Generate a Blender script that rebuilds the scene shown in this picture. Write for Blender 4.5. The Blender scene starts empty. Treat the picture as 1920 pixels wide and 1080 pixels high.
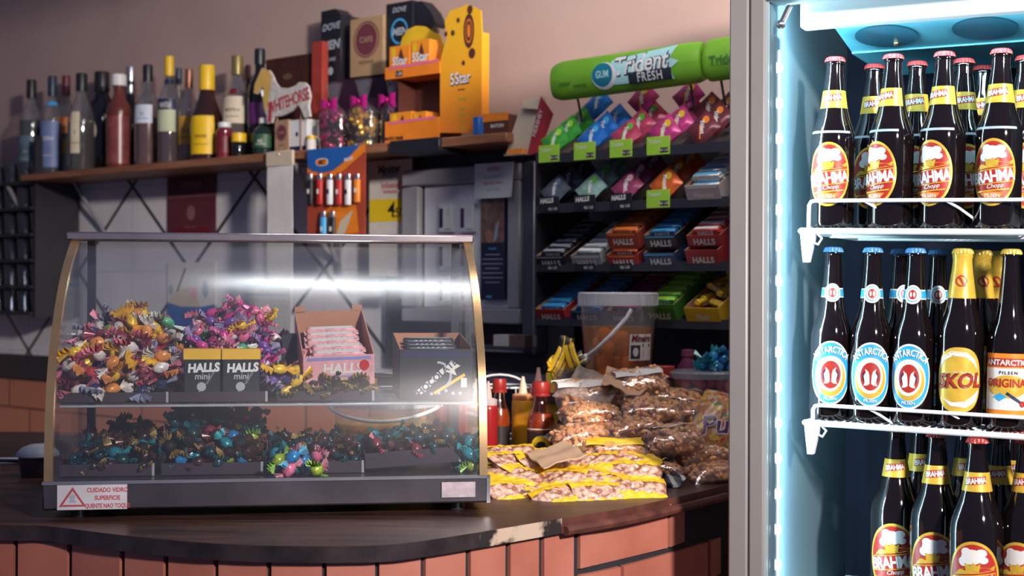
import bpy, bmesh, math, random
from mathutils import Vector, Matrix, Euler
from mathutils.geometry import tessellate_polygon
R = math.radians
SC = bpy.context.scene
COL = SC.collection
rnd = random.Random(7)

# ------------------------------------------------------------------ camera, world, lamps, exposure
F = 2667.0; CZ = 1.45; ROLL = 0.003
cam_d = bpy.data.cameras.new('camera'); cam = bpy.data.objects.new('camera', cam_d); COL.objects.link(cam)
cam_d.sensor_width = 36.0; cam_d.lens = F/1920*36.0
cam.location = (0, 0, CZ); cam.rotation_euler = Euler((R(90), 0, 0)); cam.rotation_euler.rotate_axis('Z', ROLL)
cam_d.clip_start = 0.05; cam_d.clip_end = 60
cam_d.dof.use_dof = True; cam_d.dof.focus_distance = 2.45; cam_d.dof.aperture_fstop = 4.6
SC.camera = cam
W = bpy.data.worlds.new('room_light'); SC.world = W; W.use_nodes = True
bg = W.node_tree.nodes['Background']; bg.inputs[0].default_value = (0.34, 0.38, 0.72, 1); bg.inputs[1].default_value = 0.20
SC.view_settings.view_transform = 'Standard'; SC.view_settings.look = 'None'
SC.view_settings.exposure = 0.10; SC.view_settings.gamma = 1.0; SC.view_settings.use_curve_mapping = False

def lamp(name, loc, target, size, energy, color, shape='RECTANGLE', spread=180):
    d = bpy.data.lights.new(name, 'AREA'); d.energy = energy; d.color = color; d.shape = shape
    d.size = size[0]; d.size_y = size[1]; d.spread = R(spread)
    o = bpy.data.objects.new(name, d); COL.objects.link(o); o.location = loc
    o.rotation_euler = (Vector(target)-Vector(loc)).to_track_quat('-Z', 'Y').to_euler()
    return o
# unseen spot added behind and right of the camera, shaped to fade leftward
sd = bpy.data.lights.new('added_front_spot', 'SPOT'); sd.energy = 1080; sd.color = (1.0, 0.89, 0.84); sd.spot_size = R(53); sd.spot_blend = 1.0; sd.shadow_soft_size = 0.16
so = bpy.data.objects.new('added_front_spot', sd); COL.objects.link(so); so.location = (1.62, -1.0, 2.7)
so.rotation_euler = (Vector((0.46, 2.8, 1.64))-Vector(so.location)).to_track_quat('-Z', 'Y').to_euler()
lamp('added_wall_fill', (0.55, 2.6, 2.75), (0.3, 3.6, 1.5), (0.8, 0.4), 11, (1.0, 0.82, 0.71))  # unseen warm lamp added above the right end to brighten the wall

# ------------------------------------------------------------------ materials
MATS = {}
def mat(name, col, rough=0.5, metal=0.0, emit=0.0, var=0.12, scale=14.0, spec=0.5, coat=0.0, bump=0.0, alpha=1.0, ecol=None):
    if name in MATS: return MATS[name]
    m = bpy.data.materials.new(name); m.use_nodes = True; nt = m.node_tree; N = nt.nodes; L = nt.links
    b = N['Principled BSDF']
    b.inputs['Roughness'].default_value = rough; b.inputs['Metallic'].default_value = metal
    b.inputs['Specular IOR Level'].default_value = spec; b.inputs['Coat Weight'].default_value = coat
    b.inputs['Base Color'].default_value = (*col, 1)
    if var > 0 or bump > 0:
        tc = N.new('ShaderNodeTexCoord'); no = N.new('ShaderNodeTexNoise'); no.inputs['Scale'].default_value = scale; no.inputs['Detail'].default_value = 3
        L.new(tc.outputs['Object'], no.inputs['Vector'])
        if var > 0:
            cr = N.new('ShaderNodeValToRGB'); L.new(no.outputs['Fac'], cr.inputs['Fac'])
            cr.color_ramp.elements[0].position = 0.3; cr.color_ramp.elements[1].position = 0.7
            cr.color_ramp.elements[0].color = (*[c*(1-var) for c in col], 1); cr.color_ramp.elements[1].color = (*[min(1, c*(1+var)) for c in col], 1)
            L.new(cr.outputs['Color'], b.inputs['Base Color'])
        if bump > 0:
            bp = N.new('ShaderNodeBump'); bp.inputs['Strength'].default_value = bump; bp.inputs['Distance'].default_value = 0.005
            L.new(no.outputs['Fac'], bp.inputs['Height']); L.new(bp.outputs['Normal'], b.inputs['Normal'])
    if emit > 0:
        b.inputs['Emission Color'].default_value = (*(ecol or col), 1); b.inputs['Emission Strength'].default_value = emit
    if alpha < 1: b.inputs['Alpha'].default_value = alpha
    MATS[name] = m
    return m

def clearmat(name, tint=(1, 1, 1), refl=0.08, edge=0.5, rough=0.03, haze=0.0, hazecol=(0.8, 0.85, 0.9), bump=0.0, bscale=30):
    "clear sheet: see-through with a fresnel-like sheen and an optional milky share"
    if name in MATS: return MATS[name]
    m = bpy.data.materials.new(name); m.use_nodes = True; nt = m.node_tree; N = nt.nodes; L = nt.links
    N.remove(N['Principled BSDF']); out = N['Material Output']
    tr = N.new('ShaderNodeBsdfTransparent'); tr.inputs[0].default_value = (*tint, 1)
    gl = N.new('ShaderNodeBsdfGlossy'); gl.inputs['Roughness'].default_value = rough
    df = N.new('ShaderNodeBsdfDiffuse'); df.inputs[0].default_value = (*hazecol, 1)
    lw = N.new('ShaderNodeLayerWeight'); lw.inputs[0].default_value = 0.35
    mr = N.new('ShaderNodeMapRange'); mr.inputs['To Min'].default_value = refl; mr.inputs['To Max'].default_value = edge
    L.new(lw.outputs['Facing'], mr.inputs['Value'])
    m1 = N.new('ShaderNodeMixShader'); m1.inputs[0].default_value = haze; L.new(tr.outputs[0], m1.inputs[1]); L.new(df.outputs[0], m1.inputs[2])
    m2 = N.new('ShaderNodeMixShader'); L.new(mr.outputs[0], m2.inputs[0]); L.new(m1.outputs[0], m2.inputs[1]); L.new(gl.outputs[0], m2.inputs[2])
    L.new(m2.outputs[0], out.inputs['Surface'])
    tc = N.new('ShaderNodeTexCoord'); no = N.new('ShaderNodeTexNoise'); no.inputs['Scale'].default_value = bscale; L.new(tc.outputs['Object'], no.inputs['Vector'])
    bp = N.new('ShaderNodeBump'); bp.inputs['Strength'].default_value = max(bump, 0.01); bp.inputs['Distance'].default_value = 0.004
    L.new(no.outputs['Fac'], bp.inputs['Height']); L.new(bp.outputs['Normal'], gl.inputs['Normal'])
    MATS[name] = m
    return m

def nodemat(name, build):
    if name in MATS: return MATS[name]
    m = bpy.data.materials.new(name); m.use_nodes = True
    build(m.node_tree, m.node_tree.nodes, m.node_tree.links, m.node_tree.nodes['Principled BSDF'])
    MATS[name] = m
    return m

# ------------------------------------------------------------------ mesh builder
I4 = Matrix.Identity(4)
def TR(x=0, y=0, z=0, rx=0, ry=0, rz=0, s=1.0):
    sc = Matrix.Diagonal((s, s, s, 1)) if not isinstance(s, tuple) else Matrix.Diagonal((*s, 1))
    return Matrix.Translation((x, y, z)) @ Euler((rx, ry, rz)).to_matrix().to_4x4() @ sc
class MB:
    def __init__(s): s.v = []; s.f = []; s.m = []
    def add(s, vs, fs, mi=0, M=None):
        o = len(s.v)
        s.v += [tuple(M @ Vector(p)) for p in vs] if M is not None else [tuple(p) for p in vs]
        s.f += [tuple(i+o for i in f) for f in fs]; s.m += [mi]*len(fs)
        return s
    def box(s, x0, x1, y0, y1, z0, z1, mi=0, M=None, bev=0.0):
        if bev <= 0:
            vs = [(x, y, z) for z in (z0, z1) for y in (y0, y1) for x in (x0, x1)]
            return s.add(vs, [(0, 2, 3, 1), (4, 5, 7, 6), (0, 1, 5, 4), (2, 6, 7, 3), (0, 4, 6, 2), (1, 3, 7, 5)], mi, M)
        c = [(x0+x1)/2, (y0+y1)/2, (z0+z1)/2]; h = [(x1-x0)/2, (y1-y0)/2, (z1-z0)/2]; b = min(bev, min(h)*0.9)
        vs = []; idx = {}
        for sx in (-1, 1):
            for sy in (-1, 1):
                for sz in (-1, 1):
                    sg = (sx, sy, sz)
                    for a in range(3):
                        idx[(sg, a)] = len(vs)
                        vs.append(tuple(c[k]+sg[k]*(h[k] if k == a else h[k]-b) for k in range(3)))
        bm = bmesh.new(); [bm.verts.new(v) for v in vs]; bmesh.ops.convex_hull(bm, input=bm.verts[:])
        bmesh.ops.dissolve_limit(bm, angle_limit=0.01, verts=bm.verts[:], edges=bm.edges[:])
        bm.verts.index_update()
        s.add([v.co[:] for v in bm.verts], [tuple(v.index for v in f.verts) for f in bm.faces], mi, M); bm.free()
        return s
    def lathe(s, prof, n=24, mi=0, M=None, mis=None, cap=True, sq=1.0):
        vs = []; fs = []; k = len(prof)
        for i in range(n):
            a = 2*math.pi*i/n
            for r, z in prof: vs.append((r*math.sin(a), -r*math.cos(a)*sq, z))
        o = len(s.v)
        for j in range(k-1):
            q = [(i*k+j, ((i+1) % n)*k+j, ((i+1) % n)*k+j+1, i*k+j+1) for i in range(n)]
            fs.append((q, (mis[j] if mis else mi)))
        s.v += [tuple(M @ Vector(p)) for p in vs] if M is not None else vs
        for q, mm in fs:
            s.f += [tuple(i+o for i in f) for f in q]; s.m += [mm]*len(q)
        if cap:
            for j, rev in ((0, True), (k-1, False)):
                if prof[j][0] > 1e-6:
                    c = [i*k+j+o for i in range(n)]
                    s.f.append(tuple(reversed(c)) if rev else tuple(c)); s.m.append((mis[min(j, k-2)] if mis else mi))
        return s
    def ell(s, c, r, n=12, m=8, mi=0, M=None, wob=0.0):
        vs = [(c[0], c[1], c[2]-r[2])]
        for j in range(1, m):
            t = math.pi*j/m
            for i in range(n):
                a = 2*math.pi*i/n; k = 1+(rnd.uniform(-wob, wob) if wob else 0)
                vs.append((c[0]+r[0]*math.sin(t)*math.cos(a)*k, c[1]+r[1]*math.sin(t)*math.sin(a)*k, c[2]-r[2]*math.cos(t)*k))
        vs.append((c[0], c[1], c[2]+r[2])); fs = []
        for i in range(n):
            fs.append((0, 1+(i+1) % n, 1+i)); e = len(vs)-1; b = 1+(m-2)*n
            fs.append((e, b+i, b+(i+1) % n))
            for j in range(m-2):
                fs.append((1+j*n+i, 1+j*n+(i+1) % n, 1+(j+1)*n+(i+1) % n, 1+(j+1)*n+i))
        return s.add(vs, fs, mi, M)
    def tube(s, pts, r, n=8, mi=0, M=None, closed=False, sq=None):
        pts = [Vector(p) for p in pts]; vs = []; fs = []; k = len(pts); up = Vector((0.137, 0.211, 0.967)); prev = None
        for i, p in enumerate(pts):
            a = pts[(i-1) % k] if (closed or i > 0) else p; b = pts[(i+1) % k] if (closed or i < k-1) else p
            t = (b-a).normalized()
            if prev is None: x = t.cross(up).normalized()
            else:
                x = (prev - t*prev.dot(t)).normalized()
            prev = x; y = t.cross(x)
            for j in range(n):
                w = 2*math.pi*j/n; vs.append(tuple(p + x*math.cos(w)*r + y*math.sin(w)*r))
        for i in range(k if closed else k-1):
            for j in range(n):
                fs.append((i*n+j, i*n+(j+1) % n, ((i+1) % k)*n+(j+1) % n, ((i+1) % k)*n+j))
        if not closed: fs += [tuple(reversed(range(n))), tuple(range((k-1)*n, k*n))]
        return s.add(vs, fs, mi, M)
    def prism(s, pts, y0, y1, mi=0, M=None, mside=None):
        "outline in x,z pushed from y0 (front) to y1"
        k = len(pts); tri = tessellate_polygon([[Vector((p[0], p[1], 0)) for p in pts]])
        vs = [(x, y0, z) for x, z in pts] + [(x, y1, z) for x, z in pts]
        s.add(vs, [tuple(t) for t in tri] + [tuple(i+k for i in reversed(t)) for t in tri], mi, M)
        return s.add(vs, [(i, i+k, (i+1) % k+k, (i+1) % k) for i in range(k)], mi if mside is None else mside, M)
    def sheet(s, fn, nu, nv, mi=0, th=0.0, M=None):
        "grid surface fn(u,v) in 0..1; with th both sides and rim"
        g = [[Vector(fn(i/nu, j/nv)) for j in range(nv+1)] for i in range(nu+1)]
        vs = [tuple(p) for r in g for p in r]; K = nv+1
        fs = [(i*K+j, (i+1)*K+j, (i+1)*K+j+1, i*K+j+1) for i in range(nu) for j in range(nv)]
        if th:
            nm = []
            for i in range(nu+1):
                for j in range(nv+1):
                    du = g[min(i+1, nu)][j]-g[max(i-1, 0)][j]; dv = g[i][min(j+1, nv)]-g[i][max(j-1, 0)]
                    n = du.cross(dv); n = n.normalized() if n.length > 1e-12 else Vector((0, 0, 1)); nm.append(n)
            o = len(vs); vs += [tuple(Vector(v)-n*th) for v, n in zip(vs[:o], nm)]
            fs += [tuple(q+o for q in reversed(f)) for f in fs]
            rim = [i*K for i in range(nu+1)] + [nu*K+j for j in range(1, K)] + [i*K+nv for i in range(nu-1, -1, -1)] + [j for j in range(nv-1, 0, -1)]
            fs += [(rim[(q+1) % len(rim)], rim[q], rim[q]+o, rim[(q+1) % len(rim)]+o) for q in range(len(rim))]
        return s.add(vs, fs, mi, M)
    # --- flat artwork laid on a surface map fn(u,v,off)
    def art(s, fn, shape, off, mi, cx=0, cy=0, rot=0, sc=1.0):
        vs, fs = shape; c, sn = math.cos(rot), math.sin(rot)
        return s.add([fn(cx+(x*c-y*sn)*sc, cy+(x*sn+y*c)*sc, off) for x, y in vs], fs, mi)
    def build(s, name, mats, parent=None, ang=38, smooth=True):
        me = bpy.data.meshes.new(name); me.from_pydata(s.v, [], s.f)
        if not isinstance(mats, (list, tuple)): mats = [mats]
        for m in mats: me.materials.append(m)
        me.polygons.foreach_set('material_index', s.m)
        me.update()
        if smooth:
            me.polygons.foreach_set('use_smooth', [True]*len(me.polygons)); me.set_sharp_from_angle(angle=R(ang))
        o = bpy.data.objects.new(name, me); COL.objects.link(o)
        if parent is not None: o.parent = parent
        return o

# 2D shapes
def s_rect(w, h, nx=1, ny=1, shear=0.0):
    vs = [(-w/2+w*i/nx+shear*(-h/2+h*j/ny), -h/2+h*j/ny) for j in range(ny+1) for i in range(nx+1)]
    return vs, [(j*(nx+1)+i, j*(nx+1)+i+1, (j+1)*(nx+1)+i+1, (j+1)*(nx+1)+i) for j in range(ny) for i in range(nx)]
def s_ell(rx, ry, n=28, m=4, p=1.0):
    vs = [(0, 0)]; fs = []
    for j in range(1, m+1):
        for i in range(n):
            a = 2*math.pi*i/n; ca, sa = math.cos(a), math.sin(a)
            vs.append((rx*j/m*math.copysign(abs(ca)**p, ca), ry*j/m*math.copysign(abs(sa)**p, sa)))
    for i in range(n):
        fs.append((0, 1+i, 1+(i+1) % n))
        for j in range(m-1): fs.append((1+j*n+i, 1+(j+1)*n+i, 1+(j+1)*n+(i+1) % n, 1+j*n+(i+1) % n))
    return vs, fs
def s_ring(r0, r1, asp=1.0, n=32, a0=0, a1=2*math.pi):
    vs = []; full = abs(a1-a0-2*math.pi) < 1e-4
    for i in range(n+1):
        a = a0+(a1-a0)*i/n
        vs += [(r0*math.cos(a), r0*math.sin(a)*asp), (r1*math.cos(a), r1*math.sin(a)*asp)]
    return vs, [(2*i, 2*i+1, 2*i+3, 2*i+2) for i in range(n)]
def s_poly(pts, cuts=0):
    bm = bmesh.new(); vs = [bm.verts.new((x, y, 0)) for x, y in pts]
    for t in tessellate_polygon([[Vector((x, y, 0)) for x, y in pts]]):
        try: bm.faces.new([vs[i] for i in t])
        except Exception: pass
    bmesh.ops.recalc_face_normals(bm, faces=bm.faces[:])
    if cuts: bmesh.ops.subdivide_edges(bm, edges=bm.edges[:], cuts=cuts, use_grid_fill=True)
    bm.verts.index_update()
    r = ([v.co[:2] for v in bm.verts], [tuple(v.index for v in f.verts) for f in bm.faces]); bm.free()
    return r
TXT = {}
def s_text(t, h, bold=0.0, shear=0.0, wscale=1.0, spacing=1.0, arc=None):
    key = (t, bold, shear, spacing)
    if key not in TXT:
        cu = bpy.data.curves.new('t', 'FONT'); cu.body = t; cu.align_x = 'CENTER'; cu.size = 1.0; cu.resolution_u = 3
        cu.offset = bold; cu.shear = shear; cu.space_character = spacing
        o = bpy.data.objects.new('t', cu); COL.objects.link(o); bpy.context.view_layer.update()
        dg = bpy.context.evaluated_depsgraph_get(); me = o.evaluated_get(dg).to_mesh()
        vs = [(v.co.x, v.co.y) for v in me.vertices]; fs = [tuple(p.vertices) for p in me.polygons]
        o.evaluated_get(dg).to_mesh_clear(); bpy.data.objects.remove(o); bpy.data.curves.remove(cu)
        TXT[key] = (vs, fs)
    vs, fs = TXT[key]
    k = h/0.70
    out = [(x*k*wscale, (y-0.35)*k) for x, y in vs]
    if arc:      # bend round a circle of radius arc
        out = [((arc+y)*math.sin(x/arc), (arc+y)*math.cos(x/arc)) for x, y in out]
    return out, fs
def flat(y=0.0, M=None):
    if M is None: return lambda u, v, off: (u, y-off, v)
    return lambda u, v, off: tuple(M @ Vector((u, y-off, v)))

# ------------------------------------------------------------------ things and frames
def tag(o, label, cat, group=None, kind=None):
    if label: o['label'] = label
    if cat: o['category'] = cat
    if group: o['group'] = group
    if kind: o['kind'] = kind
    return o
def thing(name, label, cat, loc=(0, 0, 0), rz=0.0, group=None, rot=None):
    o = bpy.data.objects.new(name, None); COL.objects.link(o); o.empty_display_size = 0.02
    o.location = loc; o.rotation_euler = rot if rot is not None else (0, 0, rz)
    return tag(o, label, cat, group)
def dup(root, loc, rz=None, label=None, group=None, rot=None):
    r = root.copy(); COL.objects.link(r); r.location = loc
    if rz is not None: r.rotation_euler = (0, 0, rz)
    if rot is not None: r.rotation_euler = rot
    if label: r['label'] = label
    if group: r['group'] = group
    for ch in list(root.children):
        c = ch.copy(); COL.objects.link(c); c.parent = r
        for g in list(ch.children):
            d = g.copy(); COL.objects.link(d); d.parent = c
    return r
def struct(o): o['kind'] = 'structure'; return o
def hz(px): return 540+ROLL*(px-960)          # picture row of eye level
def zat(px, py, d): return CZ-(py-hz(px))/F*d
class Frame:
    def __init__(s, O, ang): s.O = Vector((O[0], O[1])); s.a = ang; s.x = Vector((math.cos(ang), math.sin(ang))); s.y = Vector((-math.sin(ang), math.cos(ang)))
    def d(s, px, D): u = (px-960)/F; return (D+s.O.dot(s.y))/(u*s.y.x+s.y.y)
    def lx(s, px, D): d = s.d(px, D); return (Vector(((px-960)/F*d, d))-s.O).dot(s.x)
    def z(s, px, py, D): return zat(px, py, s.d(px, D))
    def w(s, lx, D, z): p = s.O+s.x*lx+s.y*D; return (p.x, p.y, z)
    def at(s, px, py, D): return s.w(s.lx(px, D), D, s.z(px, py, D))
FW = Frame((-1.758, 5.08), -0.6876)            # back wall: D=0 is the shelf's front edge, the wall stands at D=0.22
FF = Frame((0.386, 2.34), -0.4678)             # fridge front
FC = Frame((-0.739, 2.24), 0.1414)             # display case, D=0 its front
WD = 0.22
CT = 1.08                                      # counter top
def ctop(px, py, z=CT): d = (CZ-z)*F/(py-hz(px)); return ((px-960)/F*d, d, z)
# ------------------------------------------------------------------ common materials
BLACK = mat('black_card', (0.014, 0.015, 0.022), 0.45, var=0.2)
DARK = mat('dark_plastic', (0.03, 0.031, 0.042), 0.4, var=0.15)
WHITE = mat('white_paint', (0.75, 0.76, 0.76), 0.4, var=0.04)
PAPER = mat('white_paper', (0.68, 0.66, 0.62), 0.7, var=0.06, scale=25)
KRAFT = mat('kraft_card', (0.40, 0.25, 0.15), 0.8, var=0.15, scale=40)
RED = mat('red_ink', (0.50, 0.025, 0.025), 0.45, var=0.1)
DKRED = mat('dark_red', (0.16, 0.012, 0.018), 0.45, var=0.15)
YEL = mat('yellow_ink', (0.78, 0.50, 0.02), 0.4, var=0.08)
ORG = mat('orange_ink', (0.85, 0.24, 0.02), 0.4, var=0.12)
BLUE = mat('blue_ink', (0.02, 0.12, 0.42), 0.4, var=0.1)
SKY = mat('sky_ink', (0.06, 0.38, 0.72), 0.4, var=0.1)
NAVY = mat('navy_ink', (0.012, 0.02, 0.07), 0.4, var=0.1)
GRN = mat('green_ink', (0.11, 0.42, 0.03), 0.4, var=0.1)
LIME = mat('lime_ink', (0.36, 0.66, 0.05), 0.45, var=0.06)
PINK = mat('pink_ink', (0.75, 0.16, 0.30), 0.4, var=0.1)
MAG = mat('magenta_foil', (0.62, 0.02, 0.26), 0.25, metal=0.4, var=0.2)
LPINK = mat('pale_pink_ink', (0.74, 0.42, 0.44), 0.4, var=0.12, scale=60)
SILV = mat('silver_metal', (0.62, 0.62, 0.64), 0.25, metal=0.9, var=0.08)
STEEL = mat('brushed_steel', (0.42, 0.42, 0.46), 0.28, metal=0.9, var=0.15, scale=8)
BRASS = mat('brass_trim', (0.78, 0.52, 0.26), 0.25, metal=0.9, var=0.12)
GOLD = mat('gold_foil', (0.80, 0.50, 0.10), 0.3, metal=0.7, var=0.2)
GREY = mat('grey_paint', (0.22, 0.22, 0.24), 0.5, var=0.08)
CREAM = mat('cream_paper', (0.62, 0.52, 0.38), 0.7, var=0.06)
BROWN = mat('brown_ink', (0.10, 0.03, 0.02), 0.5, var=0.2)
PURP = mat('purple_ink', (0.10, 0.02, 0.12), 0.35, var=0.2)
FILM = clearmat('clear_film', refl=0.06, edge=0.55, rough=0.12, haze=0.04, bump=0.5, bscale=60)
TUB = clearmat('milky_tub', tint=(0.97, 0.97, 0.97), refl=0.04, edge=0.3, rough=0.2, haze=0.10)

# ------------------------------------------------------------------ the room
# back wall: plaster above, diamond-line tiles, dark ledge, terracotta tiles below
def plaster(nt, N, L, b):
    b.inputs['Roughness'].default_value = 0.85
    tc = N.new('ShaderNodeTexCoord'); n1 = N.new('ShaderNodeTexNoise'); n1.inputs['Scale'].default_value = 2.5; n1.inputs['Detail'].default_value = 5
    L.new(tc.outputs['Object'], n1.inputs[0]); cr = N.new('ShaderNodeValToRGB'); L.new(n1.outputs[0], cr.inputs[0])
    cr.color_ramp.elements[0].position = .3; cr.color_ramp.elements[0].color = (0.47, 0.33, 0.285, 1); cr.color_ramp.elements[1].color = (0.55, 0.39, 0.335, 1); cr.color_ramp.elements[1].position = .75
    L.new(cr.outputs[0], b.inputs['Base Color'])
def tiles(nt, N, L, b):
    b.inputs['Roughness'].default_value = 0.35
    tc = N.new('ShaderNodeTexCoord'); sp = N.new('ShaderNodeSeparateXYZ'); L.new(tc.outputs['Object'], sp.inputs[0])
    def M(op, a, c=None):
        n = N.new('ShaderNodeMath'); n.operation = op
        for i, q in enumerate((a, c)):
            if q is None: continue
            if isinstance(q, (int, float)): n.inputs[i].default_value = q
            else: L.new(q, n.inputs[i])
        return n.outputs[0]
    X0 = FW.lx(360, WD); Z0 = FW.z(360, 508, WD); PU = FW.lx(610, WD)-X0; PZ = 0.60
    u = M('DIVIDE', M('SUBTRACT', sp.outputs[0], X0), PU); w = M('DIVIDE', M('SUBTRACT', sp.outputs[2], Z0), PZ)
    def line(q, wd):
        fr = M('ABSOLUTE', M('SUBTRACT', M('FRACT', M('ADD', q, 100.5)), 0.5)); return M('LESS_THAN', fr, wd)
    dg = M('MAXIMUM', line(M('ADD', u, w), 0.016), line(M('SUBTRACT', u, w), 0.016))
    gr = M('MAXIMUM', line(M('MULTIPLY', u, 2.0), 0.006), line(M('MULTIPLY', w, 2.0), 0.006))
    n1 = N.new('ShaderNodeTexNoise'); n1.inputs['Scale'].default_value = 5; n1.inputs['Detail'].default_value = 6; L.new(tc.outputs['Object'], n1.inputs[0])
    cr = N.new('ShaderNodeValToRGB'); L.new(n1.outputs[0], cr.inputs[0])
    cr.color_ramp.elements[0].position = .35; cr.color_ramp.elements[0].color = (0.68, 0.66, 0.67, 1); cr.color_ramp.elements[1].position = .7; cr.color_ramp.elements[1].color = (0.80, 0.78, 0.79, 1)
    m1 = N.new('ShaderNodeMixRGB'); L.new(gr, m1.inputs[0]); L.new(cr.outputs[0], m1.inputs[1]); m1.inputs[2].default_value = (0.55, 0.53, 0.54, 1)
    m2 = N.new('ShaderNodeMixRGB'); L.new(dg, m2.inputs[0]); L.new(m1.outputs[0], m2.inputs[1]); m2.inputs[2].default_value = (0.05, 0.045, 0.05, 1)
    L.new(m2.outputs[0], b.inputs['Base Color'])
def terra(nt, N, L, b):
    b.inputs['Roughness'].default_value = 0.4
    tc = N.new('ShaderNodeTexCoord'); mp = N.new('ShaderNodeMapping'); mp.inputs['Rotation'].default_value = (R(90), 0, 0); L.new(tc.outputs['Object'], mp.inputs[0])
    br = N.new('ShaderNodeTexBrick'); L.new(mp.outputs[0], br.inputs[0]); br.inputs['Scale'].default_value = 3.2; br.inputs['Mortar Size'].default_value = 0.012
    br.inputs['Color1'].default_value = (0.52, 0.19, 0.11, 1); br.inputs['Color2'].default_value = (0.58, 0.23, 0.14, 1); br.inputs['Mortar'].default_value = (0.12, 0.05, 0.04, 1)
    br.inputs['Row Height'].default_value = 0.35; br.inputs['Brick Width'].default_value = 0.9
    L.new(br.outputs[0], b.inputs['Base Color'])
WP = [nodemat('pink_plaster', plaster), nodemat('diamond_tiles', tiles), mat('ledge_dark', (0.035, 0.03, 0.035), 0.4), nodemat('terracotta_wall', terra)]
wb = MB(); x0, x1 = -1.3, 4.2
for z0, z1, mi, pr in ((1.829, 3.0, 0, 0.0), (1.19, 1.829, 1, 0.006), (1.10, 1.19, 2, 0.02), (0.0, 1.10, 3, 0.004)):
    wb.box(x0, x1, WD-pr, WD+0.12, z0, z1, mi)
wo = wb.build('wall_back', WP, smooth=False); wo.location = FW.w(0, 0, 0); wo.rotation_euler = (0, 0, FW.a); struct(wo)
# left wall turning towards the viewer, floor
pl = FW.w(-1.3, WD, 0)
wl = MB().box(-0.12, 0, -4.2, 0.10, 0, 3.0, 0).build('wall_left', [mat('left_wall_paint', (0.30, 0.24, 0.24), 0.8)], smooth=False)
wl.location = pl; wl.rotation_euler = (0, 0, FW.a); struct(wl)
def floorm(nt, N, L, b):
    b.inputs['Roughness'].default_value = 0.5
    tc = N.new('ShaderNodeTexCoord'); br = N.new('ShaderNodeTexBrick'); br.offset = 0; L.new(tc.outputs['Object'], br.inputs[0]); br.inputs['Scale'].default_value = 2.5
    br.inputs['Brick Width'].default_value = .5; br.inputs['Row Height'].default_value = .5; br.inputs['Mortar Size'].default_value = .006
    br.inputs['Color1'].default_value = (.16, .12, .10, 1); br.inputs['Color2'].default_value = (.19, .14, .12, 1); br.inputs['Mortar'].default_value = (.05, .05, .05, 1)
    L.new(br.outputs[0], b.inputs['Base Color'])
struct(MB().box(-3.5, 4, -1.5, 6.6, -0.05, 0.0).build('floor', [nodemat('floor_tiles', floorm)], smooth=False))
# ledge trim is part of the wall; ceiling tube lamp over the counter
tl = thing('ceiling_lamp', 'fluorescent tube lamp hanging above the snack counter', 'lamp', (0.12, 2.62, 2.62))
MB().box(-0.75, 0.75, -0.06, 0.06, 0.03, 0.07, bev=0.01).build('housing', [WHITE], tl)
MB().tube([(-0.7, 0, 0), (0.7, 0, 0)], 0.028, 12).build('tube', [mat('lamp_tube', (1, 0.98, 0.95), emit=20, var=0, ecol=(0.93, 0.97, 1.0))], tl)
for sx in (-0.6, 0.6): MB().tube([(sx, 0, 0.07), (sx, 0, 0.4)], 0.004, 6).build('cord', [DARK], tl)

# ------------------------------------------------------------------ the counter
def catmull(P, n=8):
    out = []; P = [Vector(p) for p in P]
    for i in range(len(P)-1):
        p0 = P[max(i-1, 0)]; p1 = P[i]; p2 = P[i+1]; p3 = P[min(i+2, len(P)-1)]
        for k in range(n):
            t = k/n; out.append(0.5*((2*p1)+(p2-p0)*t+(2*p0-5*p1+4*p2-p3)*t*t+(3*p1-p0-3*p2+p3)*t**3))
    out.append(P[-1]); return out
EDGE_PX = [(-260, 975), (0, 984), (93, 987), (227, 1003), (360, 1016), (470, 1022), (560, 1024), (650, 1024), (747, 1020), (880, 1001), (1055, 972), (1197, 948), (1369, 908)]
edge = [Vector(ctop(x, y)[:2]) for x, y in EDGE_PX]
edge += [Vector((0.475, 2.82)), Vector((0.52, 2.92))]
edge = catmull(edge, 8)
def edge_at(px, off=0.0):
    u = (px-960)/F; best = None
    for a, b in zip(edge, edge[1:]):
        fa = a.x-u*a.y; fb = b.x-u*b.y
        if (fa <= 0) != (fb <= 0):
            t = fa/(fa-fb); p = a.lerp(b, t); tn = (b-a).normalized(); nn = Vector((-tn.y, tn.x)); best = p+nn*off; bt = tn; break
    return best, bt
back = [Vector(FW.w(FW.lx(1480, WD-0.03), WD-0.03, 0)[:2]), Vector(FW.w(FW.lx(905, WD-0.03), WD-0.03, 0)[:2]), Vector((-0.05, 3.56)), Vector((-1.95, 3.66))]
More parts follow.
